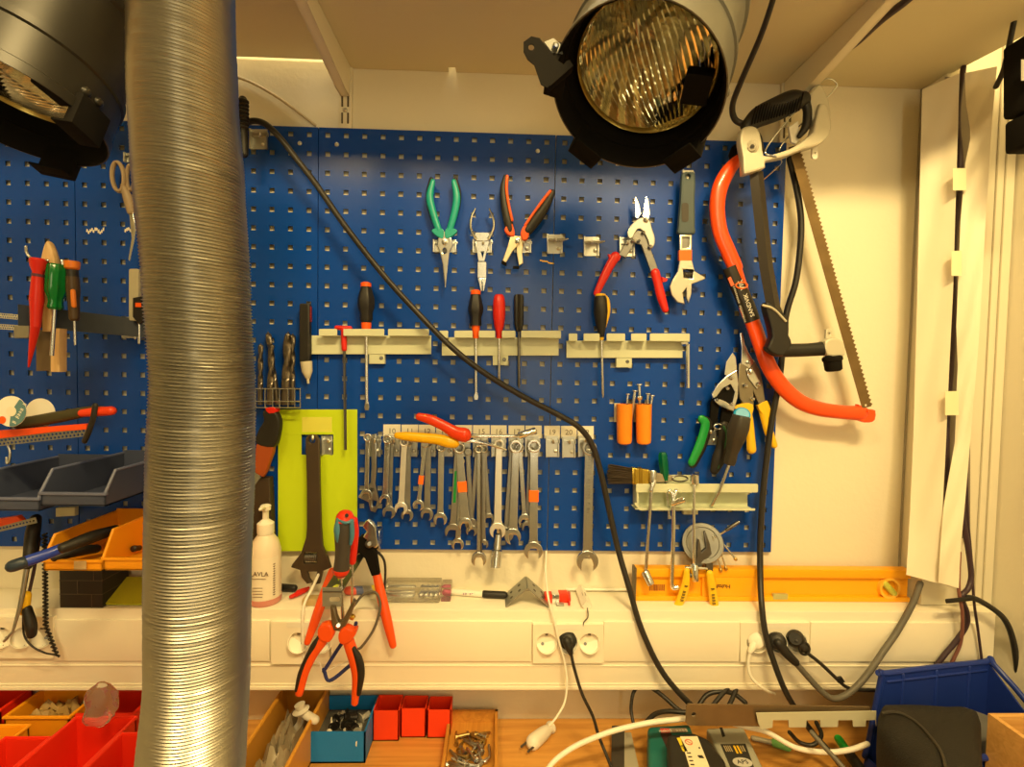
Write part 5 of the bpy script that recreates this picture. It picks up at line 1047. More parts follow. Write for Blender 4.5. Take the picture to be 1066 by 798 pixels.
# ================================================================ CLUSTER HANGING AT THE LEFT OF THE BOARD
# perforated strip projecting into the room
a, c = W(385, 556, .004), W(346, 616, .165); b = MB(); dv = c-a; wdt = .017; sd_ = Vector((1, 0, 0))
vs = []; 
o_hole = []; L = dv.length; nrm_ = dv.normalized().cross(sd_)
sp_ = [[(-wdt, 0), (wdt, 0), (wdt, L), (-wdt, L)]]+[[(.0 + .0065*math.cos(2*math.pi*k/16), L*(i+.5)/7+.0085*math.sin(2*math.pi*k/16)) for k in range(16)] for i in range(7)]
v_, f_ = curve_mesh(sp_, .0012, .0003); u = dv.normalized()
b.add([a+sd_*v.x+u*v.y+nrm_*v.z for v in v_], f_)
d = MB(); plate(d, [(335.6, 611), (355.5, 611), (355.5, 631), (335.6, 631)], .162, .002, .3, [rrect(343, 621, 354, 626, 2)]); lb_ = MB(); quadplate(lb_, [a.lerp(c, .72)+Vector((-.017, 0, .0016)), a.lerp(c, .72)+Vector((.0, 0, .0016)), c+Vector((.005, .01, .0016)), c+Vector((-.017, .01, .0016))], .0004)
thing('hanging_strip', 'dark perforated metal strip sticking out from the board edge, tools hung on it', 'strip', [('strip', b, dsteel), ('end_plate', d, M('galvanised', (.36, .37, .34), .45)), ('green_tag', lb_, M('lime_tag', (.45, .52, .05), .5))])
# red blue screwdriver through the strip
co = .150; bk = M('grip_grey', (.05, .045, .04), .45); b = MB(); p0, p1 = (359.5, 533), (355, 598)
lathe(b, (*p0, co), (*p1, co), [(0, 5), (.05, 8), (.15, 9.4), (.35, 9.6), (.6, 7.6), (.75, 7.4), (.92, 8.2), (1, 6.4)], seg=28)
rc = MB(); lathe(rc, (359.7, 531, co), (359, 542, co), [(0, 3.4), (.15, 6.4), (.5, 8.8), (1, 9.8)], seg=28); hl = MB(); lathe(hl, (361, 536, co+.0125), (361, 536.5, co+.0165), [(0, 1.9), (1, 1.8)], seg=14)
bs_ = MB(); tube(bs_, [(352.6, 541, co+.010), (351.5, 552, co+.012), (353, 566, co+.010)], [3., 4., 2.]); tube(bs_, [(366, 542, co+.010), (366.6, 556, co+.010), (365, 566, co+.009)], [2.4, 2.6, 1.6]); tube(bs_, [(353, 541, co+.013), (359.5, 544, co+.017), (366, 542, co+.012)], 1.6)
cr = MB(); lathe(cr, (355.4, 592, co), (354.6, 600, co), [(0, 8.4), (.4, 8.2), (1, 4.5)], seg=24); sh = MB(); tube(sh, [(354.8, 598, co), (357, 643, co)], 1.7, rnd=False)
thing('screwdriver', 'thick screwdriver with red cap, blue sides and grey grip in the hanging strip', 'screwdriver', [('handle', b, bk), ('end_cap', rc, M('cap_red', (.72, .035, .012), .3)), ('hanging_hole', hl, ink, 1), ('blue_inlay', bs_, M('steel_blue', (.06, .20, .30), .4), 0), ('collar', cr, MATS['cap_red']), ('shaft', sh, steel)])
b = MB(); tube(b, [(368.8, 541, co-.03), (369.4, 556, co-.03), (367, 584, co-.03)], [3.6, 4.2, 3.8]); sh = MB(); tube(sh, [(367, 584, co-.03), (366, 640, co-.03)], 1.4)
thing('screwdriver', 'red handled screwdriver half hidden behind the red and blue one', 'screwdriver', [('handle', b, red), ('shaft', sh, steel)])
# slip joint pliers
z = Z(310, 520, 6.65); po = .075; p = []
b = MB(); plate(b, z((455, 165), (490, 135), (530, 165), (548, 195), (552, 240), (560, 300), (540, 330), (500, 300), (480, 270), (455, 250), (480, 215), (460, 190)), po, .012, 1.2, sm=2); plate(b, z((555, 195), (580, 200), (575, 320), (540, 325)), po-.04, .03, .6); p.append(('head', b, steel))
b = MB(); plate(b, z((420, 262), (450, 240), (490, 280), (545, 350), (570, 510), (515, 522), (470, 400), (410, 345)), po-.004, .012, 1., sm=1); plate(b, z((425, 290), (470, 330), (300, 470), (235, 500), (260, 450), (350, 360)), po-.012, .010, 1.); p.append(('arms', b, blackp))
b = MB(); q = z((495, 305))[0]; lathe(b, (*q, po+.008), (*q, po+.016), [(0, 4.4), (.6, 4), (1, 2)], seg=18); p.append(('pivot', b, dsteel))
orr = M('grip_orange', (.80, .085, .01), .32)
b = MB(); tube(b, [(392, 597, po), (397, 620, po+.01), (403, 646, po+.02), (409, 671, po+.026)], [4.4, 5.2, 5.2, 3.8], flat=.7, seg=16); p.append(('grip', b, orr))
b = MB(); tube(b, [(346, 595, po-.006), (338, 617, po+.01), (329, 643, po+.025), (320, 668, po+.034)], [4.4, 5., 5., 3.4], flat=.7, seg=16); p.append(('grip', b, orr))
thing('water_pump_pliers', 'water pump pliers with long splayed orange grips hanging at the board corner', 'pliers', p)
hook(391, 563, 'zinc hook at the bottom edge of the board holding the orange pump pliers', 10, 18)
# big red side cutters
z = Z(260, 600, 5.914); po = .168; p = []
b = MB(); plate(b, z((500, 178), (528, 180), (540, 240), (552, 268), (575, 262), (640, 135), (655, 150), (625, 235), (592, 300), (570, 330), (525, 322), (510, 290)), po-.006, .012, 1.2); p.append(('jaws', b, M('cutter_steel', (.22, .18, .12), .35, .8)))
b = MB(); plate(b, z((425, 320), (440, 290), (480, 276), (505, 285), (520, 315), (525, 345), (500, 390), (450, 385), (428, 355)), po-.008, .018, 2., sm=2); tube(b, z((478, 345), (440, 400), (385, 478), (335, 585), (305, 715)), [5.5, 5.8, 5.6, 5.4, 4.2], po, flat=.75, seg=18); p.append(('grip', b, orr))
b = MB(); plate(b, z((552, 345), (570, 310), (600, 296), (640, 315), (664, 310), (655, 350), (620, 395), (580, 405), (555, 385)), po-.008, .018, 2., sm=2); tube(b, z((598, 370), (622, 440), (650, 530), (662, 620), (646, 775)), [6, 6.2, 6.2, 5.6, 3.6], po, flat=.75, seg=18); p.append(('grip', b, orr))
b = MB(); tube(b, z((422, 370), (395, 420), (350, 500), (310, 600), (285, 700)), [1.4, 3., 2.4, 2.6, 1.6], po+.004); p.append(('grip_inlay', b, black, 1))
b = MB(); tube(b, z((640, 440), (672, 510), (686, 600), (672, 720)), [2.4, 4., 3.8, 2.4], po+.004); p.append(('grip_inlay', b, black, 2))
b = MB(); q = z((545, 300))[0]; lathe(b, (*q, po+.006), (*q, po+.010), [(0, 3.2), (1, 2)], seg=16); p.append(('pivot', b, steel))
thing('side_cutters', 'large side cutters with thick red and black grips in front of the trunking', 'pliers', p)
b = MB(); tube(b, z((655, 285), (640, 320), (560, 420), (470, 560), (455, 580)), 1.9, .14, flat=.4); tube(b, z((455, 570), (490, 640), (600, 560), (640, 520)), 2., .14, flat=.4); solo('blue_strap', b, M('navy_strap', (.02, .035, .16), .45), 'folded dark blue strap hanging behind the big red side cutters', 'strap')
b = MB(); tube(b, z((640, 180), (700, 110), (770, 95), (800, 150), (798, 220), (760, 330), (690, 430), (660, 445)), 1.4, .11, flat=.5); solo('grey_strap', b, cg, 'thin grey plastic strap looping right of the side cutters', 'strap')
cable('black bent wire behind the right orange plier grip', [(385, 570, .05), (397, 578, .06), (401, 590, .06), (400, 615, .07), (396, 640, .08)], 1.3, cb)
cable('fine pale wire dangling behind the red side cutters', z((395, 520), (430, 530), (450, 590), (520, 560), (605, 520)), .6, white, off=.13)
b = MB(); q = z((625, 240))[0]; lathe(b, (q[0]-3, q[1]-2, .15), (q[0]+3, q[1]+3, .15), [(0, 2.5), (.2, 3.2), (.4, 2.2), (.6, 3.2), (1, 2.4)], seg=14); solo('brass_connector', b, M('brass2', (.75, .50, .10), .3, 1.), 'tiny brass connector above the red side cutters', 'connector')
# ================================================================ LEFT: BAR WITH AWLS
tr_ = random.Random(11)
b = MB(); p0, p1 = W(18.6, 328, .150), W(152, 342, .020); d_ = (p1-p0); h0 = 11*S(.150); up_ = Vector((0, 0, 1)); n_ = Vector((d_.y, -d_.x, 0)).normalized()*.002
quadplate(b, [p0-up_*h0, p1-up_*h0*.95, p1+up_*h0*.95, p0+up_*h0], .003)
c = MB(); plate(c, rrect(17.5, 339, 33, 352, 1.5), .146, .012, .6); cc = MB(); plate(cc, rrect(130, 330, 152, 352, 1), .0005, .018, .5)
thing('magnetic_bar', 'dark polished steel bar reaching out from the left board, handles and an awl on it', 'bar', [('bar', b, M('blue_reflection_steel', (.045, .055, .085), .3, .8)), ('clamp', c, dk2), ('wall_foot', cc, steel)])  # blue board's reflection is put into the bar's dark base colour
b = MB(); L, f = None, None
def perf(b, p0, p1, hw, off0, off1, pitch=3.2, rows=2, hr=1.05):
    """perforated strip between two pixels"""
    a, c = W(*p0, off0), W(*p1, off1); u = (c-a).normalized(); L_ = (c-a).length; s_ = S((off0+off1)/2); nz = u.cross(Vector((0, -1, 0))).normalized(); if_ = u.cross(nz)
    holes = []; n = int(L_/(pitch*s_)); 
    for r in range(rows):
        for i in range(n):
            x = (i+.5+.5*(r % 2))*pitch*s_; y = (r-(rows-1)/2)*pitch*s_*.9
            if x < L_-hr*s_*1.5: holes.append([(x+hr*s_*math.cos(2*math.pi*k/8), y+hr*s_*math.sin(2*math.pi*k/8)) for k in range(8)])
    v_, f_ = curve_mesh([[(0, -hw*s_), (L_, -hw*s_), (L_, hw*s_), (0, hw*s_)]]+holes, .0006, .0001)
    b.add([a+u*v.x+nz*v.y+if_*v.z for v in v_], f_)
b = MB(); perf(b, (-15, 327), (19, 330), 2.6, .13, .14, 2.6, 2, .8); perf(b, (-15, 339), (20, 341), 2.6, .13, .14, 2.6, 2, .8); solo('perforated_band', b, steel, 'two-row perforated steel band at the left edge, meeting the dark bar', 'band')
# red awl
ao = .165; b = MB(); lathe(b, (40.5, 269, ao), (37, 340, ao), [(0, 6.4), (.03, 7.6), (.12, 6.6), (.2, 4.6), (.4, 5.4), (.6, 6), (.75, 5), (1, 4.2)], seg=22); c = MB(); lathe(c, (37, 339, ao), (29.8, 382, ao-.01), [(0, 4), (.4, 3), (1, .8)], seg=14); d = MB(); tube(d, [(27.2, 256.5, ao), (28, 263, ao), (32, 268, ao), (40, 270.2, ao), (50, 271, ao)], 1.2, seg=8); e_ = MB(); lathe(e_, (40, 285, ao), (39.7, 288, ao), [(0, 5.2), (1, 5.2)], seg=20)
thing('awl', 'red plastic awl with a bent wire on top, leftmost on the dark bar', 'awl', [('handle', b, red), ('spike', c, red), ('wire', d, steel), ('band', e_, M('band_dark', (.1, .03, .06), .5), 0)])
b = MB(); plate(b, [(51.5, 251), (55.5, 255), (60, 268), (61, 278), (58, 295), (58, 318), (43, 319), (43, 308), (47, 290), (43.5, 280), (45, 268), (48.5, 255)], .135, .014, 3, sm=3); c = MB(); plate(c, rect(40, 343, 57, 386), .120, .010, .5); w_ = MB(); plate(w_, rect(56.5, 342, 66, 387), .118, .016, .6)
plate(b, rect(46, 316, 55, 345), .136, .008, .5)
cw = wood('cream_wood', (.75, .52, .26), (.62, .38, .16), 8, 2)
thing('file_tool', 'pale wooden handle with a wide grey steel and wood blade below the dark bar', 'tool', [('handle', b, cw), ('blade', c, M('brown_steel', (.20, .15, .10), .4, .6)), ('wood_edge', w_, cw)])
b = MB(); lathe(b, (60.5, 275, .152), (57.5, 322, .152), [(0, 7.6), (.04, 9), (.6, 9), (.75, 6.4), (.85, 5.8), (.95, 6.6), (1, 5)], seg=32, flutes=8, fd=.14); c = MB(); tube(c, [(57, 321, .152), (53.8, 370, .150)], 1.9, rnd=False)
thing('screwdriver', 'screwdriver with a thick fluted green handle on the dark bar at the left', 'screwdriver', [('handle', b, M('clear_green2', (.005, .20, .04), .15, trans=.2)), ('shaft', c, steel)])
b = MB(); tube(b, [(65, 272, .13), (65.5, 300, .13)], 2.6, seg=12); solo('steel_bit', b, steel, 'small steel bit sticking up behind the green handle on the dark bar', 'bit')
b = MB(); lathe(b, (75.5, 288, .150), (77.5, 334, .148), [(0, 5.4), (.3, 5.8), (.5, 5), (.95, 4.4), (1, 2.6)], seg=20); c = MB(); lathe(c, (75, 272, .150), (75.2, 281, .150), [(0, 6.6), (.8, 6.2), (1, 4)], seg=20); d = MB(); tube(d, [(77.5, 333, .148), (78.4, 359, .147)], 1.1, rnd=False); e_ = MB(); lathe(e_, (75.2, 281, .150), (75.6, 289, .150), [(0, 5), (1, 5.2)], seg=20)
f_ = MB(); tube(f_, [(76, 303, .157), (77, 318, .156)], 2.2, seg=10)
thing('precision_screwdriver', 'slim black and orange precision screwdriver, rightmost on the dark bar', 'screwdriver', [('handle', b, M('brown_black', (.06, .035, .015), .4)), ('orange_cap', c, M('cap_orange', (.72, .20, .02), .35)), ('shaft', d, steel), ('neck', e_, black), ('inlay', f_, MATS['cap_orange'], 0)])
b = MB(); plate(b, rrect(136, 280, 146, 334, 2), .03, .012, 1); c = MB(); plate(c, [(139, 310), (150, 308), (150, 334), (146, 338), (139, 330)], .040, .006, .8); d = MB(); plate(d, rect(141, 315, 147, 319.5), .046, .0012, .2)
thing('cutter_knife', 'cream utility knife with a black slider beside the duct, left boards', 'knife', [('body', b, M('cream_grey', (.45, .42, .30), .45)), ('slider', c, black), ('orange_button', d, orange, 1)])
b = MB()
for x, y in ((141, 352), (145, 357)): tube(b, [(x, 318+16, .03), (x, y, .03)], 1.3)
solo('hook_pins', b, steel, 'thin steel pins hanging below the utility knife beside the duct', 'pins')
# scissors
b = MB(); lp = [(123+6.2*math.cos(R(a))+math.sin(R(a))*1.2, 184+15*math.sin(R(a)), .025) for a in range(0, 360, 24)]; tube(b, lp, 1.9, closed=True, flat=1.3, seg=10); tube(b, [(128, 194, .025), (133, 206, .025), (136, 220, .025)], [2.6, 4.4, 3.6], flat=.8)
tube(b, [(136+4*math.cos(R(a)), 185+13*math.sin(R(a)), .020) for a in range(0, 360, 24)], 1.8, closed=True, flat=1.3, seg=10); c = MB(); plate(c, [(134.5, 220), (139, 221), (142, 240), (140, 252), (135.5, 272), (134, 270), (137.5, 248)], .024, .003, .4)
thing('scissors', 'scissors with grey-brown handles hanging half behind the duct', 'scissors', [('handles', b, M('grey_brown', (.34, .26, .18), .4)), ('blades', c, steel)])
hook(135, 164, 'zinc hook above the scissors beside the duct', 10, 10)
b = MB(); 
for i in range(16): x = 90+i*1.7 if i < 11 else 110+i*1.8; y = 240+tr_.uniform(-2, 2); plate(b, [(x, y-1.8), (x+1.6, y-1.2+tr_.uniform(-1, 1)), (x+1.2, y+1.8), (x-.3, y+1.3)], .0002, .0003, .05)
solo('sticker_residue', b, paper, 'torn white sticker remains on the blue board left of the duct', 'sticker', kind='stuff')
b = MB()
for i in range(7): x = 562+i*2.1; y = 271+i*.45+tr_.uniform(-.6, .6); plate(b, [(x, y-.9), (x+2, y-.5), (x+2.2, y+.8), (x+.2, y+.6)], .0002, .0003, .05)
solo('paint_chips', b, yellow, 'small yellow paint marks on the board under the empty zinc hook', 'paint mark', kind='stuff')
# ================================================================ LEFT: SECOND SAW, DISCS, GREY BINS
so = .16
b = MB(); tube(b, [(20, 441, so), (60, 434, so), (95, 427.5, so), (118, 427, so)], [5.6, 6, 5, 3.6], flat=.8); c = MB(); tube(c, [(86, 429.6, so+.003), (100, 428.4, so+.003), (116, 427.4, so+.003)], [4, 4.8, 4.6]); 
s_ = MB(); tube(s_, [(99, 422, so+.012), (97, 435, so+.012), (92, 450, so+.008), (88, 459, so+.002)], 2.8, flat=.7)
ob = MB(); plate(ob, [(-6, 448), (60, 443), (92, 440.5), (93, 446.5), (60, 449), (-6, 457)], so, .012, .8); pf = MB(); perf(pf, (-8, 461), (92, 449.5), 3.9, so+.004, so+.004, 3.9, 2, 1.25)
thing('pruning_saw', 'second orange saw with a black tube and perforated guard, upper left edge', 'saw', [('tube', b, M('olive_black', (.05, .045, .02), .4)), ('red_tip', c, M('tip_red', (.75, .05, .01), .3)), ('strap', s_, black), ('orange_rail', ob, MATS['saw_orange']), ('perforated_guard', pf, dk2)])
b = MB(); sheet(b, []) if 0 else None
dm = MB(); plate(dm, circ(11.6, 428, 16, 48), so+.030, .0012, .1); da = MB(); pts = [(11.6, 428)]+[(11.6+15.6*math.cos(R(a)), 428+15.6*math.sin(R(a))) for a in range(-55, 100, 8)]; plate(da, pts, so+.0312, .0004, .05); dh = MB(); plate(dh, circ(11.6, 428, 5.2, 28), so+.0316, .0006, .05); dt = MB(); text(dt, '~~~~~~~~', W(20.5, 430, so+.0322), .0082, rotw(-60)); do = MB(); plate(do, circ(2.2, 437, 4, 14), so+.0316, .0005, .05)
thing('compact_disc', 'printed compact disc with a blue-grey sector leaning at the left edge', 'disc', [('disc', dm, white), ('printed_sector', da, M('disc_blue', (.10, .22, .26), .4), 0), ('hub', dh, M('hub', (.8, .75, .62), .3), 0), ('lettering', dt, paper, 1), ('orange_spot', do, MATS['orange_plastic'], 0)])
dm = MB(); plate(dm, circ(42, 430, 15.5, 48), so-.010, .0012, .1); solo('white_disc', dm, white, 'plain white disc behind the printed compact disc', 'disc')
b = MB(); tube(b, [(8, 462, .15), (10.5, 470, .15), (9.8, 480, .15), (7.5, 482, .15), (7, 476, .15)], 1.1); solo('wire_hook', b, steel, 'small wire hook under the perforated guard at the left edge', 'hook')
gbin = M('grey_blue_bin', (.055, .068, .125), .45, var=.08)
def wbin(lab, xl, xr, yl, yt, yb, of, mat, ob_=.002, wx=2.4, group=None, cat='bin', rimm=None):
    """hanging bin: front lip between pixel rows yl..yb at depth of; side tops at row yt"""
    A = W(xl, yb, of); B = W(xr, yb, of); zl = W((xl+xr)/2, yl, of).z; zt = W((xl+xr)/2, yt, of-.02).z; th = .0022; x0, x1, z0 = A.x, B.x, A.z; yf, yk = -of, -ob_
    b = MB(); box(b, x0, x1, yf, yk, z0, z0+th); box(b, x0, x1, yf, yf+th, z0, zl, .0007); box(b, x0, x1, yk-th, yk, z0, zt+.006)
    lp = MB(); box(lp, x0-.003, x1+.003, yf-.003, yf+.003, zl-.005, zl, .0012)
    for x, s in ((x0, 1), (x1, -1)):
        y1 = yf+.022; pr = [(yf, z0), (yk, z0), (yk, zt), (y1, zt), (yf, zl)]; xa, xb = x, x+s*th
        b.add([(xa, p[0], p[1]) for p in pr]+[(xb, p[0], p[1]) for p in pr], [(0,1,2,3,4), (9,8,7,6,5)]+[(i, (i+1) % 5, (i+1) % 5+5, i+5) for i in range(5)])
        sweep(lp, [Vector((x, yf, zl)), Vector((x, y1, zt)), Vector((x, yk, zt))], .0028, seg=8, smooth=False)
    return thing('storage_bin', lab, cat, [('tray', b, mat), ('rim', lp, rimm or mat)], group)
wbin('dark grey-blue plastic bin hanging below the second saw, nearer the duct', 43, 110, 512, 489, 526, .19, gbin, rimm=M('bin_rim', (.13, .15, .26), .4))
wbin('dark grey-blue plastic bin hanging at the left edge, lower saw above it', -40, 41, 517, 494, 531, .19, gbin, rimm=MATS['bin_rim'])
obn = M('amber_bin', (.90, .36, .01), .4, var=.04)
wbin('amber plastic bin with a blue tube lying in it, above the black box', 46, 107, 582, 557, 593.5, .17, obn)
wbin('amber plastic bin touching the duct, right of the first amber bin', 108, 190, 580, 552, 593, .175, obn)
lbl = MB(); plate(lbl, rect(77, 583.5, 90, 592.5), .1735, .0005, .1); solo('bin_label', lbl, M('tan_label', (.55, .38, .18), .6), 'blank tan label on the front of the left amber bin', 'label')
b = MB(); plate(b, [(60, 528), (80, 527), (80, 536), (60, 537)], .02, .01, .6); solo('bracket_plate', b, rail_m, 'pale green rail end showing between the grey and amber bins', 'rail')
def blk(name, lab, x, y, o, r, mat, cat): b = MB(); lathe(b, (x-r, y, o), (x+r, y-1, o-.02), [(0, r*.4), (.1, r*.8), (.9, r*.7), (1, r*.3)], seg=12); solo(name, b, mat, lab, cat)
blk('round_fitting', 'small dark knob lying in the right amber bin', 142, 571, .12, 4, black, 'knob')
b = MB(); tube(b, [(16, 588, .24), (45, 578, .22), (68, 569, .20)], [6, 5.6, 5.2], seg=18); c = MB(); tube(c, [(66, 570, .205), (95, 559, .17), (120, 551, .12)], [5.4, 6.2, 4.6], seg=16); e_ = MB(); tube(e_, [(13.6, 588.8, .242), (24, 585.4, .236)], 6.3, seg=18)
thing('torch_tube', 'blue tube with black ends lying out of the left amber bin', 'tube', [('body', b, M('royal_blue', (.02, .05, .38), .25)), ('grip', c, black), ('end_cap', e_, M('dark_cap', (.02, .035, .06), .35), 0)])
b = MB(); tube(b, [(58, 580, .17), (75, 574, .15), (100, 571, .12)], [4, 6, 4.4]); solo('cylinder_tool', b, black, 'black handle lying low in the left amber bin under the blue tube', 'handle')
# black patterned box on the ledge and lime pad
B0 = W(53, 632, .095); z1 = W(53, 593.5, .095).z; b = MB(); x1 = W(98.5, 632, .095).x; zb0 = ZL+.0006
box(b, B0.x, x1, -.076, -.006, zb0, z1-.002, .0012); g = MB()
for z_ in (.33, .66): box(g, B0.x-.0003, x1+.0003, -.0765, -.006, zb0+(z1-zb0)*z_-.0006, zb0+(z1-zb0)*z_+.0006)
for i, t in enumerate((.75, .42, .8)): xx = B0.x+(x1-B0.x)*t; box(g, xx-.0006, xx+.0006, -.0766, -.07, zb0+(z1-zb0)*(i/3), zb0+(z1-zb0)*((i+1)/3)-.001)
thing('black_box', 'small black box with pale block lines on the ledge under the amber bins', 'box', [('box', b, M('soft_black', (.022, .020, .018), .55)), ('line', g, M('line_brown', (.09, .07, .05), .6), 0)])
q = [Vector((W(96, 640, .07).x, -.066, zb0+.001)), Vector((W(176, 640, .07).x, -.068, zb0+.001)), Vector((W(176, 606, .02).x, -.010, zb0+.030)), Vector((W(128, 606, .02).x, -.010, zb0+.030))]
b = MB(); quadplate(b, q, .005); solo('cleaning_pad', b, M('lime_cloth', (.50, .52, .02), .8, bump=.5, bscale=250), 'lime green cleaning pad leaning beside the black box on the ledge', 'pad')
# tools hanging left of it
b = MB(); tube(b, [(37, 540, .09), (34, 555, .10), (29, 588, .12)], [5, 6.2, 4.6]); c = MB(); tube(c, [(29, 586, .12), (22, 625, .13), (13.5, 657, .14)], [2.6, 2, 1.2])
tube(c, [(13.5, 657, .14), (4.5, 667, .145)], 1.3); thing('hanging_tool', 'black handled tool with a grey bent rod hanging at the left edge', 'tool', [('handle', b, black), ('rod', c, dk2)])
b = MB(); tube(b, [(41, 560, .09), (36, 590, .10), (30, 618, .11)], 1.5); c = MB(); tube(c, [(26.5, 620, .115), (25.5, 636, .118)], [5, 4.2]); d = MB(); tube(d, [(28, 634, .118), (32, 650, .12), (33, 660, .12)], [4.4, 5.2, 4.2])
thing('hanging_tool', 'purple wire with a yellow sleeve and black end hanging at the left edge', 'tool', [('wire', b, cp_), ('yellow_sleeve', c, yellow), ('black_end', d, black)])
b = MB(); pts = []
for i in range(0, 220):
    t = i/219; y = 555+t*128; x = 46.5+1.5*t+max(0, t-.75)*46; a = i*.95; pts.append((x+2.2*math.cos(a), y, .10+.0045*math.sin(a)))
tube(b, pts, 1.1, smooth=False, seg=6); solo('coiled_cord', b, black, 'black coiled cord hanging in front of the left wall socket', 'cord')
cable('thin dark wire looping from the yellow sleeve to the coiled cord', [(24, 640, .12), (25, 660, .12), (33, 672, .12), (46, 679, .12), (56, 681, .12)], .9)
b = MB(); plate(b, [(-8, 540), (20, 536), (25, 541), (-8, 550)], .14, .01, .6); pf = MB(); perf(pf, (-8, 552), (38, 541), 3, .144, .144, 3.4, 1, 1.1); thing('orange_strip', 'short orange strip with a chain-like edge below the grey bins, left edge', 'strip', [('strip', b, MATS['saw_orange']), ('perforated_edge', pf, dk2)])
# ================================================================ WORKBENCH: OPEN BINS
def obin(lab, xpl, xpr, ypf, h, yback, mat, inner=None, th=.003, rim=True, group=None, lip=None, front_open=None):
    """open bin on the worktop; front bottom edge at pixel row ypf, between pixel columns xpl..xpr on that row"""
    A, B = ontab(xpl, ypf), ontab(xpr, ypf); x0, x1, yf, yk, z0 = A.x, B.x, A.y, yback, ZTAB+.0006; b = MB(); hf = lip or h
    box(b, x0, x1, yf, yk, z0, z0+th); box(b, x0, x1, yf, yf+th, z0, z0+hf); box(b, x0, x1, yk-th, yk, z0, z0+h); box(b, x0, x0+th, yf, yk, z0, z0+h); box(b, x1-th, x1, yf, yk, z0, z0+h)
    r = MB()
    if rim: sweep(r, [Vector((x0, yf, z0+h)), Vector((x0, yk, z0+h)), Vector((x1, yk, z0+h)), Vector((x1, yf, z0+h))], .0035, seg=8, smooth=False); sweep(r, [Vector((x0, yf, z0+hf)), Vector((x1, yf, z0+hf))], .0035, seg=8)
    thing('storage_bin', lab, 'bin', [('tray', b, mat)]+([('rim', r, mat)] if rim else []), group); return x0, x1, yf, yk, z0
red2 = M('bin_red', (.80, .028, .008), .38, var=.05); amb = MATS['amber_bin']
tealm = M('bin_teal', (.008, .19, .58), .5, var=.05)
def hb(px, pytop, pyb): # height of something whose bottom front is at row pyb and top at row pytop
    p = ontab(px, pyb); return W(px, pytop, -p.y).z-ZTAB
h = hb(350, 762, 794); T_ = obin('teal cardboard box of small white and black parts under the trunking', 321.6, 380, 794.5, h, -.005, tealm, rim=False)
h = hb(400, 740, 771)
for i, (a, c, y) in enumerate(((388, 415, 771), (417, 443, 767.5), (444.5, 469, 768))): obin(('left', 'middle', 'right')[i]+' of three small bright red open boxes beside the teal box', a, c, y, h*(1-.03*i), -.006, M('box_red', (.92, .055, .01), .45), rim=False, th=.002, group='small red boxes')
wb = wood('amber_wood', (.62, .30, .05), (.48, .20, .03), 6, 1)
S_ = obin('shallow wooden tray of loose screws and bolts beside the red boxes', 456.5, 518, 832, .030, -.006, wb, rim=False, th=.006)
Y_ = obin('yellow-brown bin full of plastic bags under the red side cutters', 229, 288, 870, .085, -.006, M('bin_ochre', (.55, .26, .03), .45), th=.004)
obin('amber bin corner just right of the duct on the workbench', 236, 247, 826, .05, -.12, amb, rim=False)
h5 = .085
R1 = obin('bright red bin nearest the duct on the workbench, cut by the bottom edge', 56, 112, 900, .100, -.166, red2)
R2 = obin('large red bin with a clear bag over its back, second from the duct', -23, 53, 900, .100, -.124, red2)
R3 = obin('red bin at the bottom left corner holding a steel clip', -79, -25.5, 900, .100, -.175, red2)
R4 = obin('yellow bin holding crumpled brown paper under the trunking', 5, 72, 786, .075, -.005, amb)
R5 = obin('small yellow bin at the left edge in front of the red bin corner', -180, -83, 900, .085, -.125, amb)
R6 = obin('dark red bin at the far left below the trunking', -90, 0, 780, .078, -.005, red2)
R7 = obin('dark red bin under the trunking behind the clear bag, left of the duct', 76, 138, 780, .070, -.005, red2)
rg = random.Random(21)
def crumple(name, lab, x0, x1, y0, y1, z0, z1, mat, cat, seed=0, n=16, amp=.5):
    q = random.Random(seed); b = MB(); g = []
    for i in range(n):
        row = []
        for j in range(n):
            u, v = i/(n-1), j/(n-1); e_ = min(u, v, 1-u, 1-v)*4; row.append(Vector((x0+(x1-x0)*u, y0+(y1-y0)*v, z0+(z1-z0)*min(1, e_)*(1-amp+amp*q.random()))))
        g.append(row)
    sheet(b, g); solo(name, b, mat, lab, cat)
x0, x1, yf, yk, z0 = R4; crumple('brown_paper', 'crumpled brown paper inside the yellow bin at the left', x0+.004, x1-.004, yf+.006, yk-.004, z0+.02, z0+.078, M('kraft_paper', (.42, .27, .09), .5, bump=.3), 'paper', 3)
x0, x1, yf, yk, z0 = Y_; crumple('plastic_bags', 'grey crumpled plastic bags inside the yellow-brown bin', x0+.006, x1-.006, yf+.05, yk-.006, z0+.01, z0+.085, M('grey_bag', (.36, .30, .21), .3, trans=.15), 'bags', 5, 14, .75)
crumple('dark_cloth', 'dark contents at the front of the yellow-brown bin', x0+.006, x1-.006, yf+.006, yf+.06, z0+.01, z0+.06, M('dark_stuff', (.06, .045, .03), .5), 'contents', 9, 10, .6)
b = MB(); p = W(314, 739, .10); lathe3(b, p+Vector((0, 0, -.005)), p+Vector((-.004, 0, .012)), [(0, .012), (.3, .016), (.5, .008), (.7, .009), (1, .010)], 18); sweep(b, [p+Vector((.004, 0, -.006)), p+Vector((.03, -.01, -.012))], .008, seg=12); solo('white_nozzle', b, M('milky', (.80, .76, .66), .3, trans=.3), 'white plastic nozzle lying on top of the yellow-brown bin', 'nozzle')
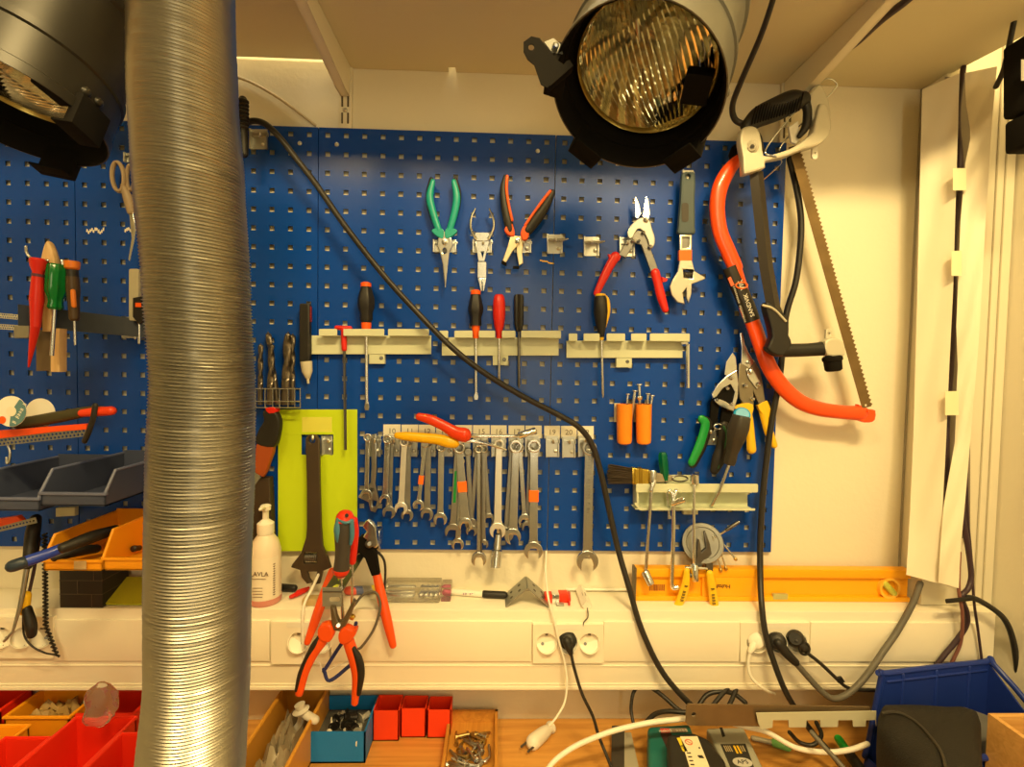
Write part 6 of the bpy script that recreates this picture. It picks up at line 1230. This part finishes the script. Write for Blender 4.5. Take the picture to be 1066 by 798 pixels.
# clear bag on the red bins
b = MB(); c0 = W(104, 733, .16); vs = []; fs = []; q = random.Random(8)
for i in range(13):
    a = math.pi*i/12
    for k in range(22):
        t = 2*math.pi*k/22; r = 1+.22*math.sin(3*t+i)+q.uniform(-.08, .08); vs.append(c0+Vector((.024*math.sin(a)*math.cos(t)*r, .022*math.sin(a)*math.sin(t)*r, .040*math.cos(a))))
for i in range(12):
    for k in range(22): fs.append((i*22+k, i*22+(k+1) % 22, (i+1)*22+(k+1) % 22, (i+1)*22+k))
b.add(vs, fs); solo('clear_bag', b, M('bag_film', (.92, .90, .84), .10, trans=.9, ior=1.04), 'clear plastic bag bulging over the back of the large red bin', 'bag')
def pile(name, lab, cat, cx, cy, z, n, rx, ry, L, r, mats, seed, grp, nut=True, kinds=3):
    q = random.Random(seed)
    for i in range(n):
        a = q.uniform(0, math.pi); x = cx+q.uniform(-rx, rx); y = cy+q.uniform(-ry, ry); l = L*q.uniform(.7, 1.2); rr = r*q.uniform(.8, 1.2); zz = z+rr+q.uniform(0, .010)*(i/n); d = Vector((math.cos(a)*l/2, math.sin(a)*l/2, q.uniform(-.002, .002))); p = Vector((x, y, zz)); b = MB()
        lathe3(b, p-d, p+d, [(0, rr*1.9), (.1, rr*1.9), (.1, rr), (.95, rr), (1, rr*.5)], 10); solo(name, b, mats[i % len(mats)], lab, cat, grp)
x0, x1, yf, yk, z0 = S_; yf = max(yf, -.20); pile('screw', 'loose steel screw in the wooden tray beside the red boxes', 'screw', (x0+x1)/2-.005, (yf+yk)/2+.005, z0+.006, 42, (x1-x0)*.26, .045, .034, .0028, [steel, dk2, M('brass3', (.50, .38, .16), .35, 1.)], 4, 'loose screws in the wooden tray')
b = MB(); p = W(505, 762, .11); p.z = z0+.014; sweep(b, [p+Vector((-.008, .022, 0)), p+Vector((-.010, -.006, 0)), p+Vector((0, -.018, 0)), p+Vector((.010, -.006, 0)), p+Vector((.008, .022, 0))], .0028, seg=10); solo('shackle', b, steel, 'U-shaped steel shackle lying on the screws in the wooden tray', 'shackle')
x0, x1, yf, yk, z0 = T_
pile('small_part', 'small white plastic part in the teal box', 'part', (x0+x1)/2, (yf+yk)/2-.01, z0+.032, 14, (x1-x0)*.34, .035, .020, .005, [white, M('clear2', (.8, .78, .7), .1, trans=.6)], 6, 'white parts in the teal box')
pile('small_part', 'small black plastic part in the teal box', 'part', (x0+x1)/2, (yf+yk)/2, z0+.036, 12, (x1-x0)*.22, .03, .022, .006, [black], 7, 'black parts in the teal box')
b = MB(); box(b, x0+.003, x1-.003, yf+.003, yk-.004, z0+.004, z0+.032); solo('box_filling', b, M('fill_grey', (.10, .10, .09), .7), 'grey mixed small parts filling the teal box', 'parts', kind='stuff')
for R_, lab in ((R3, 'steel clip standing in the red bin at the bottom left corner'), (R2, 'steel clamp in the large red bin near its front edge')):
    x0, x1, yf, yk, z0 = R_; b = MB(); X = W(26 if R_ is R3 else 96, 790, .22).x; p = Vector((min(max(X, x0+.03), x1-.03), -.24, z0+.05)); sweep(b, [p+Vector((-.02, -.03, -.01)), p+Vector((0, 0, .012)), p+Vector((.012, .025, .028))], [.003, .006, .005], seg=10); sweep(b, [p+Vector((.01, -.03, -.01)), p+Vector((.002, 0, .01))], .004); sweep(b, [p+Vector((.01, .02, -.045)), p+Vector((0, 0, 0))], .004); solo('steel_clip', b, chrome, lab, 'clip')
x0, x1, yf, yk, z0 = R7; pile('fitting', 'dark steel fitting in the dark red bin behind the clear bag', 'fitting', (x0+x1)/2, -.08, z0+.04, 8, .05, .03, .03, .006, [dk2, dsteel], 13, 'steel fittings behind the clear bag')
x0, x1, yf, yk, z0 = R6; pile('fitting', 'bright steel fitting in the dark red bin at the far left', 'fitting', W(8, 735, .1).x-.02, -.10, z0+.045, 6, .03, .02, .03, .006, [chrome, dsteel], 12, 'steel fittings in the dark red bin')
# ================================================================ WORKBENCH: RIGHT SIDE
b = MB(); hh = .020; P = [ontab(650, 762, hh), ontab(657, 762, hh), ontab(668, 812, hh), ontab(650, 812, hh)]; P = [Vector((v.x, v.y, 0)) for v in P]; prism(b, P, ZTAB+.0006, ZTAB+hh)
P2 = [ontab(637, 754, hh), ontab(650, 754, hh), ontab(654, 812, hh), ontab(636, 812, hh)]; c = MB(); prism(c, [(v.x, v.y) for v in P2], ZTAB+.0006, ZTAB+hh-.002)
thing('grey_tray', 'flat grey tray with a dark left edge on the workbench beside the teal charger', 'tray', [('tray', b, M('tray_grey', (.38, .36, .29), .5)), ('dark_edge', c, M('tray_dark', (.05, .045, .04), .5))])
# teal charger
def rprism(b, pts, z0, z1, bev=.004):
    bm = bmesh.new(); lo = [bm.verts.new((p[0], p[1], z0)) for p in pts]; hi = [bm.verts.new((p[0], p[1], z1)) for p in pts]; n = len(pts)
    bm.faces.new(lo[::-1]); top = bm.faces.new(hi)
    for i in range(n): bm.faces.new((lo[i], lo[(i+1) % n], hi[(i+1) % n], hi[i]))
    bmesh.ops.recalc_face_normals(bm, faces=bm.faces); bmesh.ops.bevel(bm, geom=[e for e in bm.edges if max(v.co.z for v in e.verts) > z1-1e-6], offset=bev, segments=3, affect='EDGES', profile=.5)
    bm.verts.index_update(); b.add([v.co.copy() for v in bm.verts], [[v.index for v in f.verts] for f in bm.faces]); bm.free()
hc = .055; T = lambda x, y, h: (lambda v: (v.x, v.y))(ontab(x, y, h))
b = MB(); rprism(b, [T(674, 755, hc), T(718, 752, hc), T(748, 830, hc), T(676, 830, hc)], ZTAB+.0006, ZTAB+hc, .008)
rd = MB(); q0 = ontab(694, 760, hc+.0003); 
def decal(b, pts, h, th=.0006): prism(b, [T(x, y, h) for x, y in pts], ZTAB+h, ZTAB+h+th)
decal(rd, [(687, 758), (697, 758), (698, 762.5), (688, 762.5)], hc); gr = MB(); decal(gr, [(697, 758), (714, 757.5), (716, 762), (698, 762.5)], hc); dkp = MB(); decal(dkp, [(687, 763), (699, 763), (704, 790), (697, 785)], hc)
flat3 = Matrix.Identity(3); tx = MB(); text(tx, 'makita', ontab(692.5, 760.3, hc+.001), .010, flat3 @ Matrix.Rotation(R(2), 3, 'Z')); tt = MB(); text(tt, '~~~~~~', ontab(706.5, 760, hc+.001), .010, flat3)
thing('battery_charger', 'teal battery charger with a red brand label on the workbench', 'charger', [('case', b, M('charger_teal', (.012, .16, .15), .4)), ('red_label', rd, M('label_red', (.62, .06, .04), .5)), ('grey_label', gr, M('label_grey', (.30, .22, .17), .5)), ('dark_panel', dkp, M('panel_dark', (.05, .02, .02), .5)), ('lettering', tx, paper), ('lettering', tt, M('pale_ink', (.6, .55, .45), .5))])
hb_ = hc+.045; b = MB(); rprism(b, [T(694, 763, hb_), T(722, 761, hb_), T(738, 768, hb_), T(755, 790, hb_), T(768, 835, hb_), T(702, 835, hb_)], ZTAB+hc+.001, ZTAB+hb_, .008)
lb = MB(); decal(lb, [(708, 766.5), (726, 766.3), (744, 812), (722, 812)], hb_); yl = MB(); decal(yl, [(704.5, 768), (708.3, 767.6), (716, 782), (711, 782)], hb_); 
ic = MB(); p = ontab(717, 772, hb_+.0012); sweep(ic, [p+Vector((.0062*math.cos(R(a)), .0062*math.sin(R(a)), 0)) for a in range(0, 360, 24)], .0007, seg=6, closed=True); sweep(ic, [p+Vector((-.004, .004, 0)), p+Vector((.004, -.004, 0))], .0006, seg=6)
t2 = MB(); decal(t2, [(726, 786), (731, 786), (733, 789), (728, 788.6)], hb_+.0008); decal(t2, [(727, 777.5), (728.6, 777.5), (729, 779), (727.4, 779)], hb_+.0008)
for i in range(5): decal(t2, [(715+i*1.2, 783+i*4), (719+i*1.2, 783+i*4), (719.3+i*1.2, 784+i*4), (715.3+i*1.2, 784+i*4)], hb_+.0008)
dk_ = MB(); text(dk_, '~~~~', ontab(709, 775, hb_+.0012), .009, Matrix.Rotation(R(-62), 3, 'Z'))
thing('battery_pack', 'black tool battery with a white warning label clicked on the teal charger', 'battery', [('case', b, black), ('warning_label', lb, M('warn_label', (.80, .72, .52), .5)), ('yellow_strip', yl, M('warn_yellow', (.80, .62, .02), .5)), ('prohibition_sign', ic, M('sign_red', (.60, .12, .05), .5)), ('print', t2, ink), ('lettering', dk_, ink)])
hg = .050; b = MB(); rprism(b, [T(735, 757, hg), T(774, 756, hg), T(806, 822, hg), T(768, 822, hg)], ZTAB+.0006, ZTAB+hg, .005); bl = MB(); decal(bl, [(750, 774.5), (776, 774), (790, 812), (766, 812)], hg); sv = MB(); p = ontab(773, 793, hg+.0012)
pp = [p+Vector((.018*math.cos(R(a)), .011*math.sin(R(a)), 0)) for a in range(0, 360, 15)]; prism(sv, [(v.x, v.y) for v in pp], ZTAB+hg+.0007, ZTAB+hg+.0014); ln = MB(); text(ln, 'APS', Vector((p.x, p.y, ZTAB+hg+.0018)), .013, flat3); yy = MB()
for i in range(2): decal(yy, [(763+i*3.4, 776), (765+i*3.4, 776), (769+i*3.6, 784), (767+i*3.6, 784)], hg+.0007)
gg = MB()
for i in range(4): decal(gg, [(753+i*2, 776), (754+i*2, 776), (757+i*2, 782), (756+i*2, 782)], hg+.0007)
for i in range(2): decal(gg, [(770+i*2.4, 776), (771+i*2.4, 776), (774+i*2.4, 782), (773+i*2.4, 782)], hg+.0007)
hk = MB(); decal(hk, [(749, 757), (752, 757), (755, 766), (752, 767)], hg)
thing('grey_charger', 'grey charger with a black label panel right of the black battery', 'charger', [('case', b, M('case_grey', (.36, .36, .30), .45)), ('label_panel', bl, M('panel_black', (.03, .03, .028), .4)), ('badge', sv, M('badge_silver', (.55, .54, .5), .4)), ('lettering', ln, ink, 2), ('yellow_mark', yy, yellow, 1), ('print', gg, M('print_tan', (.45, .36, .2), .5), 1), ('cable_slot', hk, ink)])
# rusty plate and notched pale strip
ro = .175; b = MB(); plate(b, [(716, 732), (905, 735), (905, 741), (790, 742), (790, 755.5), (716, 754.5), (713.5, 751), (714, 735)], ro, .0025, .4, [circ(722, 743, 2.4, 14)]); solo('steel_rule', b, M('rusty_steel', (.21, .15, .085), .45, .6, var=.35, vscale=14), 'rust-brown steel plate with a hole standing across the chargers', 'steel plate')
b = MB(); pts = [(787, 741.5), (912, 739.5), (912, 756)]
for a, c in ((901, 912), (872, 888), (839, 854), (804, 821)): pts += [(c, 757-(c-787)*.01), (c-.5, 749), (a+.5, 749.2), (a, 757-(a-787)*.01)]
pts += [(792, 759), (789, 752)]
b = MB(); plate(b, pts[:2]+[p for p in pts[3:]], ro+.008, .0018, .3); solo('notched_strip', b, M('pale_strip', (.50, .50, .38), .45), 'pale notched metal strip standing behind the chargers, in front of the brown plate', 'strip')
# cords on the bench
cable('thick white cord lying across the workbench and behind the chargers', [(566, 806, .19), (578, 791, .18), (596, 778, .17), (615, 769, .165), (640, 760, .16), (673, 752.5, .155), (700, 749, .15), (722, 747.5, .15), (755, 751, .15), (776, 756, .15), (799, 762, .155), (829, 778, .17), (860, 782.5, .18), (885, 780, .18), (903, 774, .18)], 2.7, white)
cable('black cord loop hanging behind the brown plate, left loop', [(660, 756, .10), (657, 738, .08), (659, 722, .07), (664, 714, .06)], 1.8)
cable('black cord slanting from under the trunking to the brown plate', [(676, 714, .06), (690, 724, .08), (706, 738, .10), (722, 746, .11)], 2.2)
cable('thick black cord coming out under the brown plate at its left end', [(672, 752, .11), (682, 743, .11), (695, 740, .12), (712, 741, .13), (730, 741, .13)], 2.4)
cable('black cord arc above the brown plate', [(726, 736, .09), (736, 723, .08), (750, 719.5, .08), (764, 722, .08), (776, 731, .09)], 2.4)
cable('short black cord crossing the arc above the brown plate, left one', [(742, 734, .10), (752, 722, .085), (762, 712, .07)], 2.4)
cable('short black cord crossing the arc above the brown plate, right one', [(759, 734, .10), (764, 723, .085), (768, 712, .07)], 2.4)
cable('black cord lying under the notched strip at the right', [(822, 762, .15), (832, 772, .15), (846, 775, .16), (855, 765, .15), (850, 752, .13)], 2.2)
cable('dark rod-like cord from the notched strip towards the front', [(845, 762, .19), (858, 777, .21), (872, 792, .23), (886, 808, .25)], 2.6, cg)
b = MB(); p0, p1, p2 = ontab(784, 768, .01), ontab(806, 773, .01), ontab(820, 777.5, .01); sweep(b, [p0, p1], .005, seg=12); c = MB(); sweep(c, [p1, p2], .0075, seg=14)
thing('test_probe', 'grey probe with a pale green end lying behind the grey charger', 'probe', [('body', b, M('probe_grey', (.30, .27, .2), .45)), ('green_end', c, M('pale_green', (.18, .50, .14), .4))])
p0, p1, p2 = ontab(873, 769, .03), ontab(884.5, 785, .03), ontab(900, 806, .03); b = MB(); sweep(b, [p0, p1], .008, seg=14); c = MB(); sweep(c, [p1, p2], .010, seg=14)
thing('marker_pen', 'black pen with a bright green end pointing at the black bag', 'pen', [('barrel', c, black), ('green_end', b, M('bright_green', (.02, .55, .08), .35))])
# blue bin lying with its open front to the left
bb = M('bin_blue', (.012, .035, .26), .38, var=.08); zt_ = W(1027, 688.5, .097).z; hB = zt_-ZTAB; A = Wz(918, 701, zt_); Bq = Wz(1027, 688.5, zt_); A.z = Bq.z = 0; ux = (Bq-A).normalized(); uy = Vector((ux.y, -ux.x, 0)); L = (Bq-A).length+.004; Wd = .105
def bl(u, v, z): p = A+ux*u+uy*v; return Vector((p.x, p.y, ZTAB+z))
b = MB(); th = .003
def wallq(b, pts, n, th): b.add([*pts, *[p+n*th for p in pts]], [(0,1,2,3), (7,6,5,4), (0,4,5,1), (1,5,6,2), (2,6,7,3), (3,7,4,0)])
wallq(b, [bl(-.035, 0, .001), bl(L, 0, .001), bl(L, 0, hB), bl(0, 0, hB)], uy*1, th); wallq(b, [bl(-.035, Wd, .001), bl(L, Wd, .001), bl(L, Wd, .10), bl(0, Wd, .10)], -uy, th)
wallq(b, [bl(L, 0, .001), bl(L, Wd, .001), bl(L, Wd, .10), bl(L, 0, hB)], -ux, th); wallq(b, [bl(-.035, 0, .001), bl(L, 0, .001), bl(L, Wd, .001), bl(-.035, Wd, .001)], Vector((0, 0, 1)), th)
wallq(b, [bl(-.035, 0, .001), bl(-.035, Wd, .001), bl(-.030, Wd, .032), bl(-.030, 0, .032)], ux, th)
r = MB(); sweep(r, [bl(-.030, 0, .032), bl(-.022, 0, .06), bl(0, 0, hB-.006), bl(.01, 0, hB), bl(L-.01, 0, hB), bl(L, .01, hB), bl(L, Wd, .10), bl(.005, Wd, .10), bl(-.03, Wd, .032)], .0055, seg=10, n=3)
k = MB()
for u in (.045, .125, .205): sweep(k, [bl(u, .003, .01), bl(u, .003, hB-.004)], .0035, seg=8)
sweep(k, [bl(.01, .004, hB-.014), bl(L-.01, .004, hB-.014)], .0025, seg=8)
thing('storage_bin', 'dark blue plastic bin on the workbench at the right, behind the black bag', 'bin', [('tray', b, bb), ('rim', r, bb), ('rib', k, bb)])
b = MB(); wallq(b, [bl(.14, .03, .05), bl(.20, .10, .05), bl(.21, .10, .13), bl(.16, .03, .13)], uy, .002); solo('silver_packet', b, M('silver_film', (.35, .35, .34), .3, .4), 'silvery packet inside the dark blue bin', 'packet')
# black soft bag
bg = MB(); vs = []; fs = []; hB2 = .17; outl = [(914, 744), (920, 736), (935, 733), (985, 735), (1008, 734), (1020, 742), (1022, 765), (1022, 815), (1005, 835), (975, 832), (950, 806), (930, 780), (916, 760)]
o2 = smooth2(outl, 4); cxm = sum(p[0] for p in o2)/len(o2); cym = sum(p[1] for p in o2)/len(o2); lv_ = [(0.001, .86), (.03, .95), (.10, 1.0), (.148, 1.0), (.163, .94), (.171, .80), (.176, .55), (.178, .25)]
for z_, s in lv_:
    for i, p in enumerate(o2):
        q = ontab(p[0], p[1], .160); c_ = ontab(cxm, cym, .160); v = c_+(q-c_)*s; wz = (.002*math.sin(i*.7)+.004*math.sin(i*.23+1))*(1 if z_ < .17 else .3); vs.append(Vector((v.x, v.y, ZTAB+.0006+max(0, z_+(wz if z_ > .03 else 0)))))
n = len(o2)
for i in range(len(lv_)-1):
    for k_ in range(n): fs.append((i*n+k_, i*n+(k_+1) % n, (i+1)*n+(k_+1) % n, (i+1)*n+k_))
fs.append(tuple((len(lv_)-1)*n+k_ for k_ in range(n))); fs.append(tuple(range(n))[::-1]); bg.add(vs, fs)
pi_ = MB(); 
sweep(pi_, [ontab(x, y, .180) for x, y in ((919, 742), (934, 741), (952, 750), (967, 765), (980, 783), (986, 806))], .0026, seg=8); zp = MB(); sweep(zp, [ontab(x, y, .12) for x, y in ((922, 770), (935, 786), (950, 802))], .004, flat=.6, seg=8)
thing('soft_bag', 'black fabric bag with piping and a yellow zip edge on the workbench', 'bag', [('body', bg, M('black_fabric', (.011, .010, .008), .75, bump=.5, bscale=400)), ('piping', pi_, M('piping', (.03, .026, .02), .5)), ('zip', zp, yellow)])
# wooden box bottom right
hW = .180; A = ontab(1028.5, 742, hW); b = MB(); x0 = A.x; yk = A.y; t_ = .009
x1 = XR-.004; yf_ = yk-.17
box(b, x0, x1, yk-t_, yk, ZTAB+.0006, ZTAB+hW); box(b, x0, x0+t_, yf_, yk-t_, ZTAB+.0006, ZTAB+hW); box(b, x0, x1, yf_, yf_+t_, ZTAB+.0006, ZTAB+hW); box(b, x1-t_, x1, yf_+t_, yk-t_, ZTAB+.0006, ZTAB+hW); box(b, x0+t_, x1-t_, yf_+t_, yk-t_, ZTAB+.0006, ZTAB+.008)
solo('wooden_box', b, wood('light_wood', (.72, .42, .14), (.60, .32, .09), 7, 0), 'open light wooden box at the bottom right corner of the workbench', 'box')
# ================================================================ LIGHT
def area(name, loc, tgt, sx, sy, power, col):
    l = bpy.data.lights.new(name, 'AREA'); l.shape = 'RECTANGLE'; l.size = sx; l.size_y = sy; l.energy = power; l.color = col
    o = bpy.data.objects.new(name, l); COL.objects.link(o); o.location = loc
    o.rotation_euler = (Vector(tgt)-Vector(loc)).to_track_quat('-Z', 'Y').to_euler(); return o
WARM = (1., .725, .30)
area('ceiling_light', (1.30, -1.35, 2.66), (1.1, -.2, 1.3), .5, .12, 30, WARM)
area('added_left_fill', (.25, -1.45, 2.66), (.1, -.2, 1.3), .5, .12, 15, WARM)  # added fill lamp, brightens the left boards; no known fitting there
area('room_light', (1.9, -2.5, 2.5), (.9, 0, 1.4), .9, .5, 10, WARM)
area('top_light', (.55, -.10, 2.6), (.55, -.02, 2.0), .9, .12, 3.5, (1., .86, .55))
area('added_highlight_strip', (1.12, -2.75, 1.78), (.7, 0, 1.6), .20, 1.6, 9, (1., .82, .48))  # added tall strip for the highlight on duct and boards, no doorway behind it
w = bpy.data.worlds.new('world'); bpy.context.scene.world = w; w.use_nodes = True
w.node_tree.nodes['Background'].inputs['Color'].default_value = (1., .80, .5, 1); w.node_tree.nodes['Background'].inputs['Strength'].default_value = .25
sc = bpy.context.scene; sc.view_settings.view_transform = 'Standard'; sc.view_settings.look = 'None'; sc.view_settings.exposure = .13
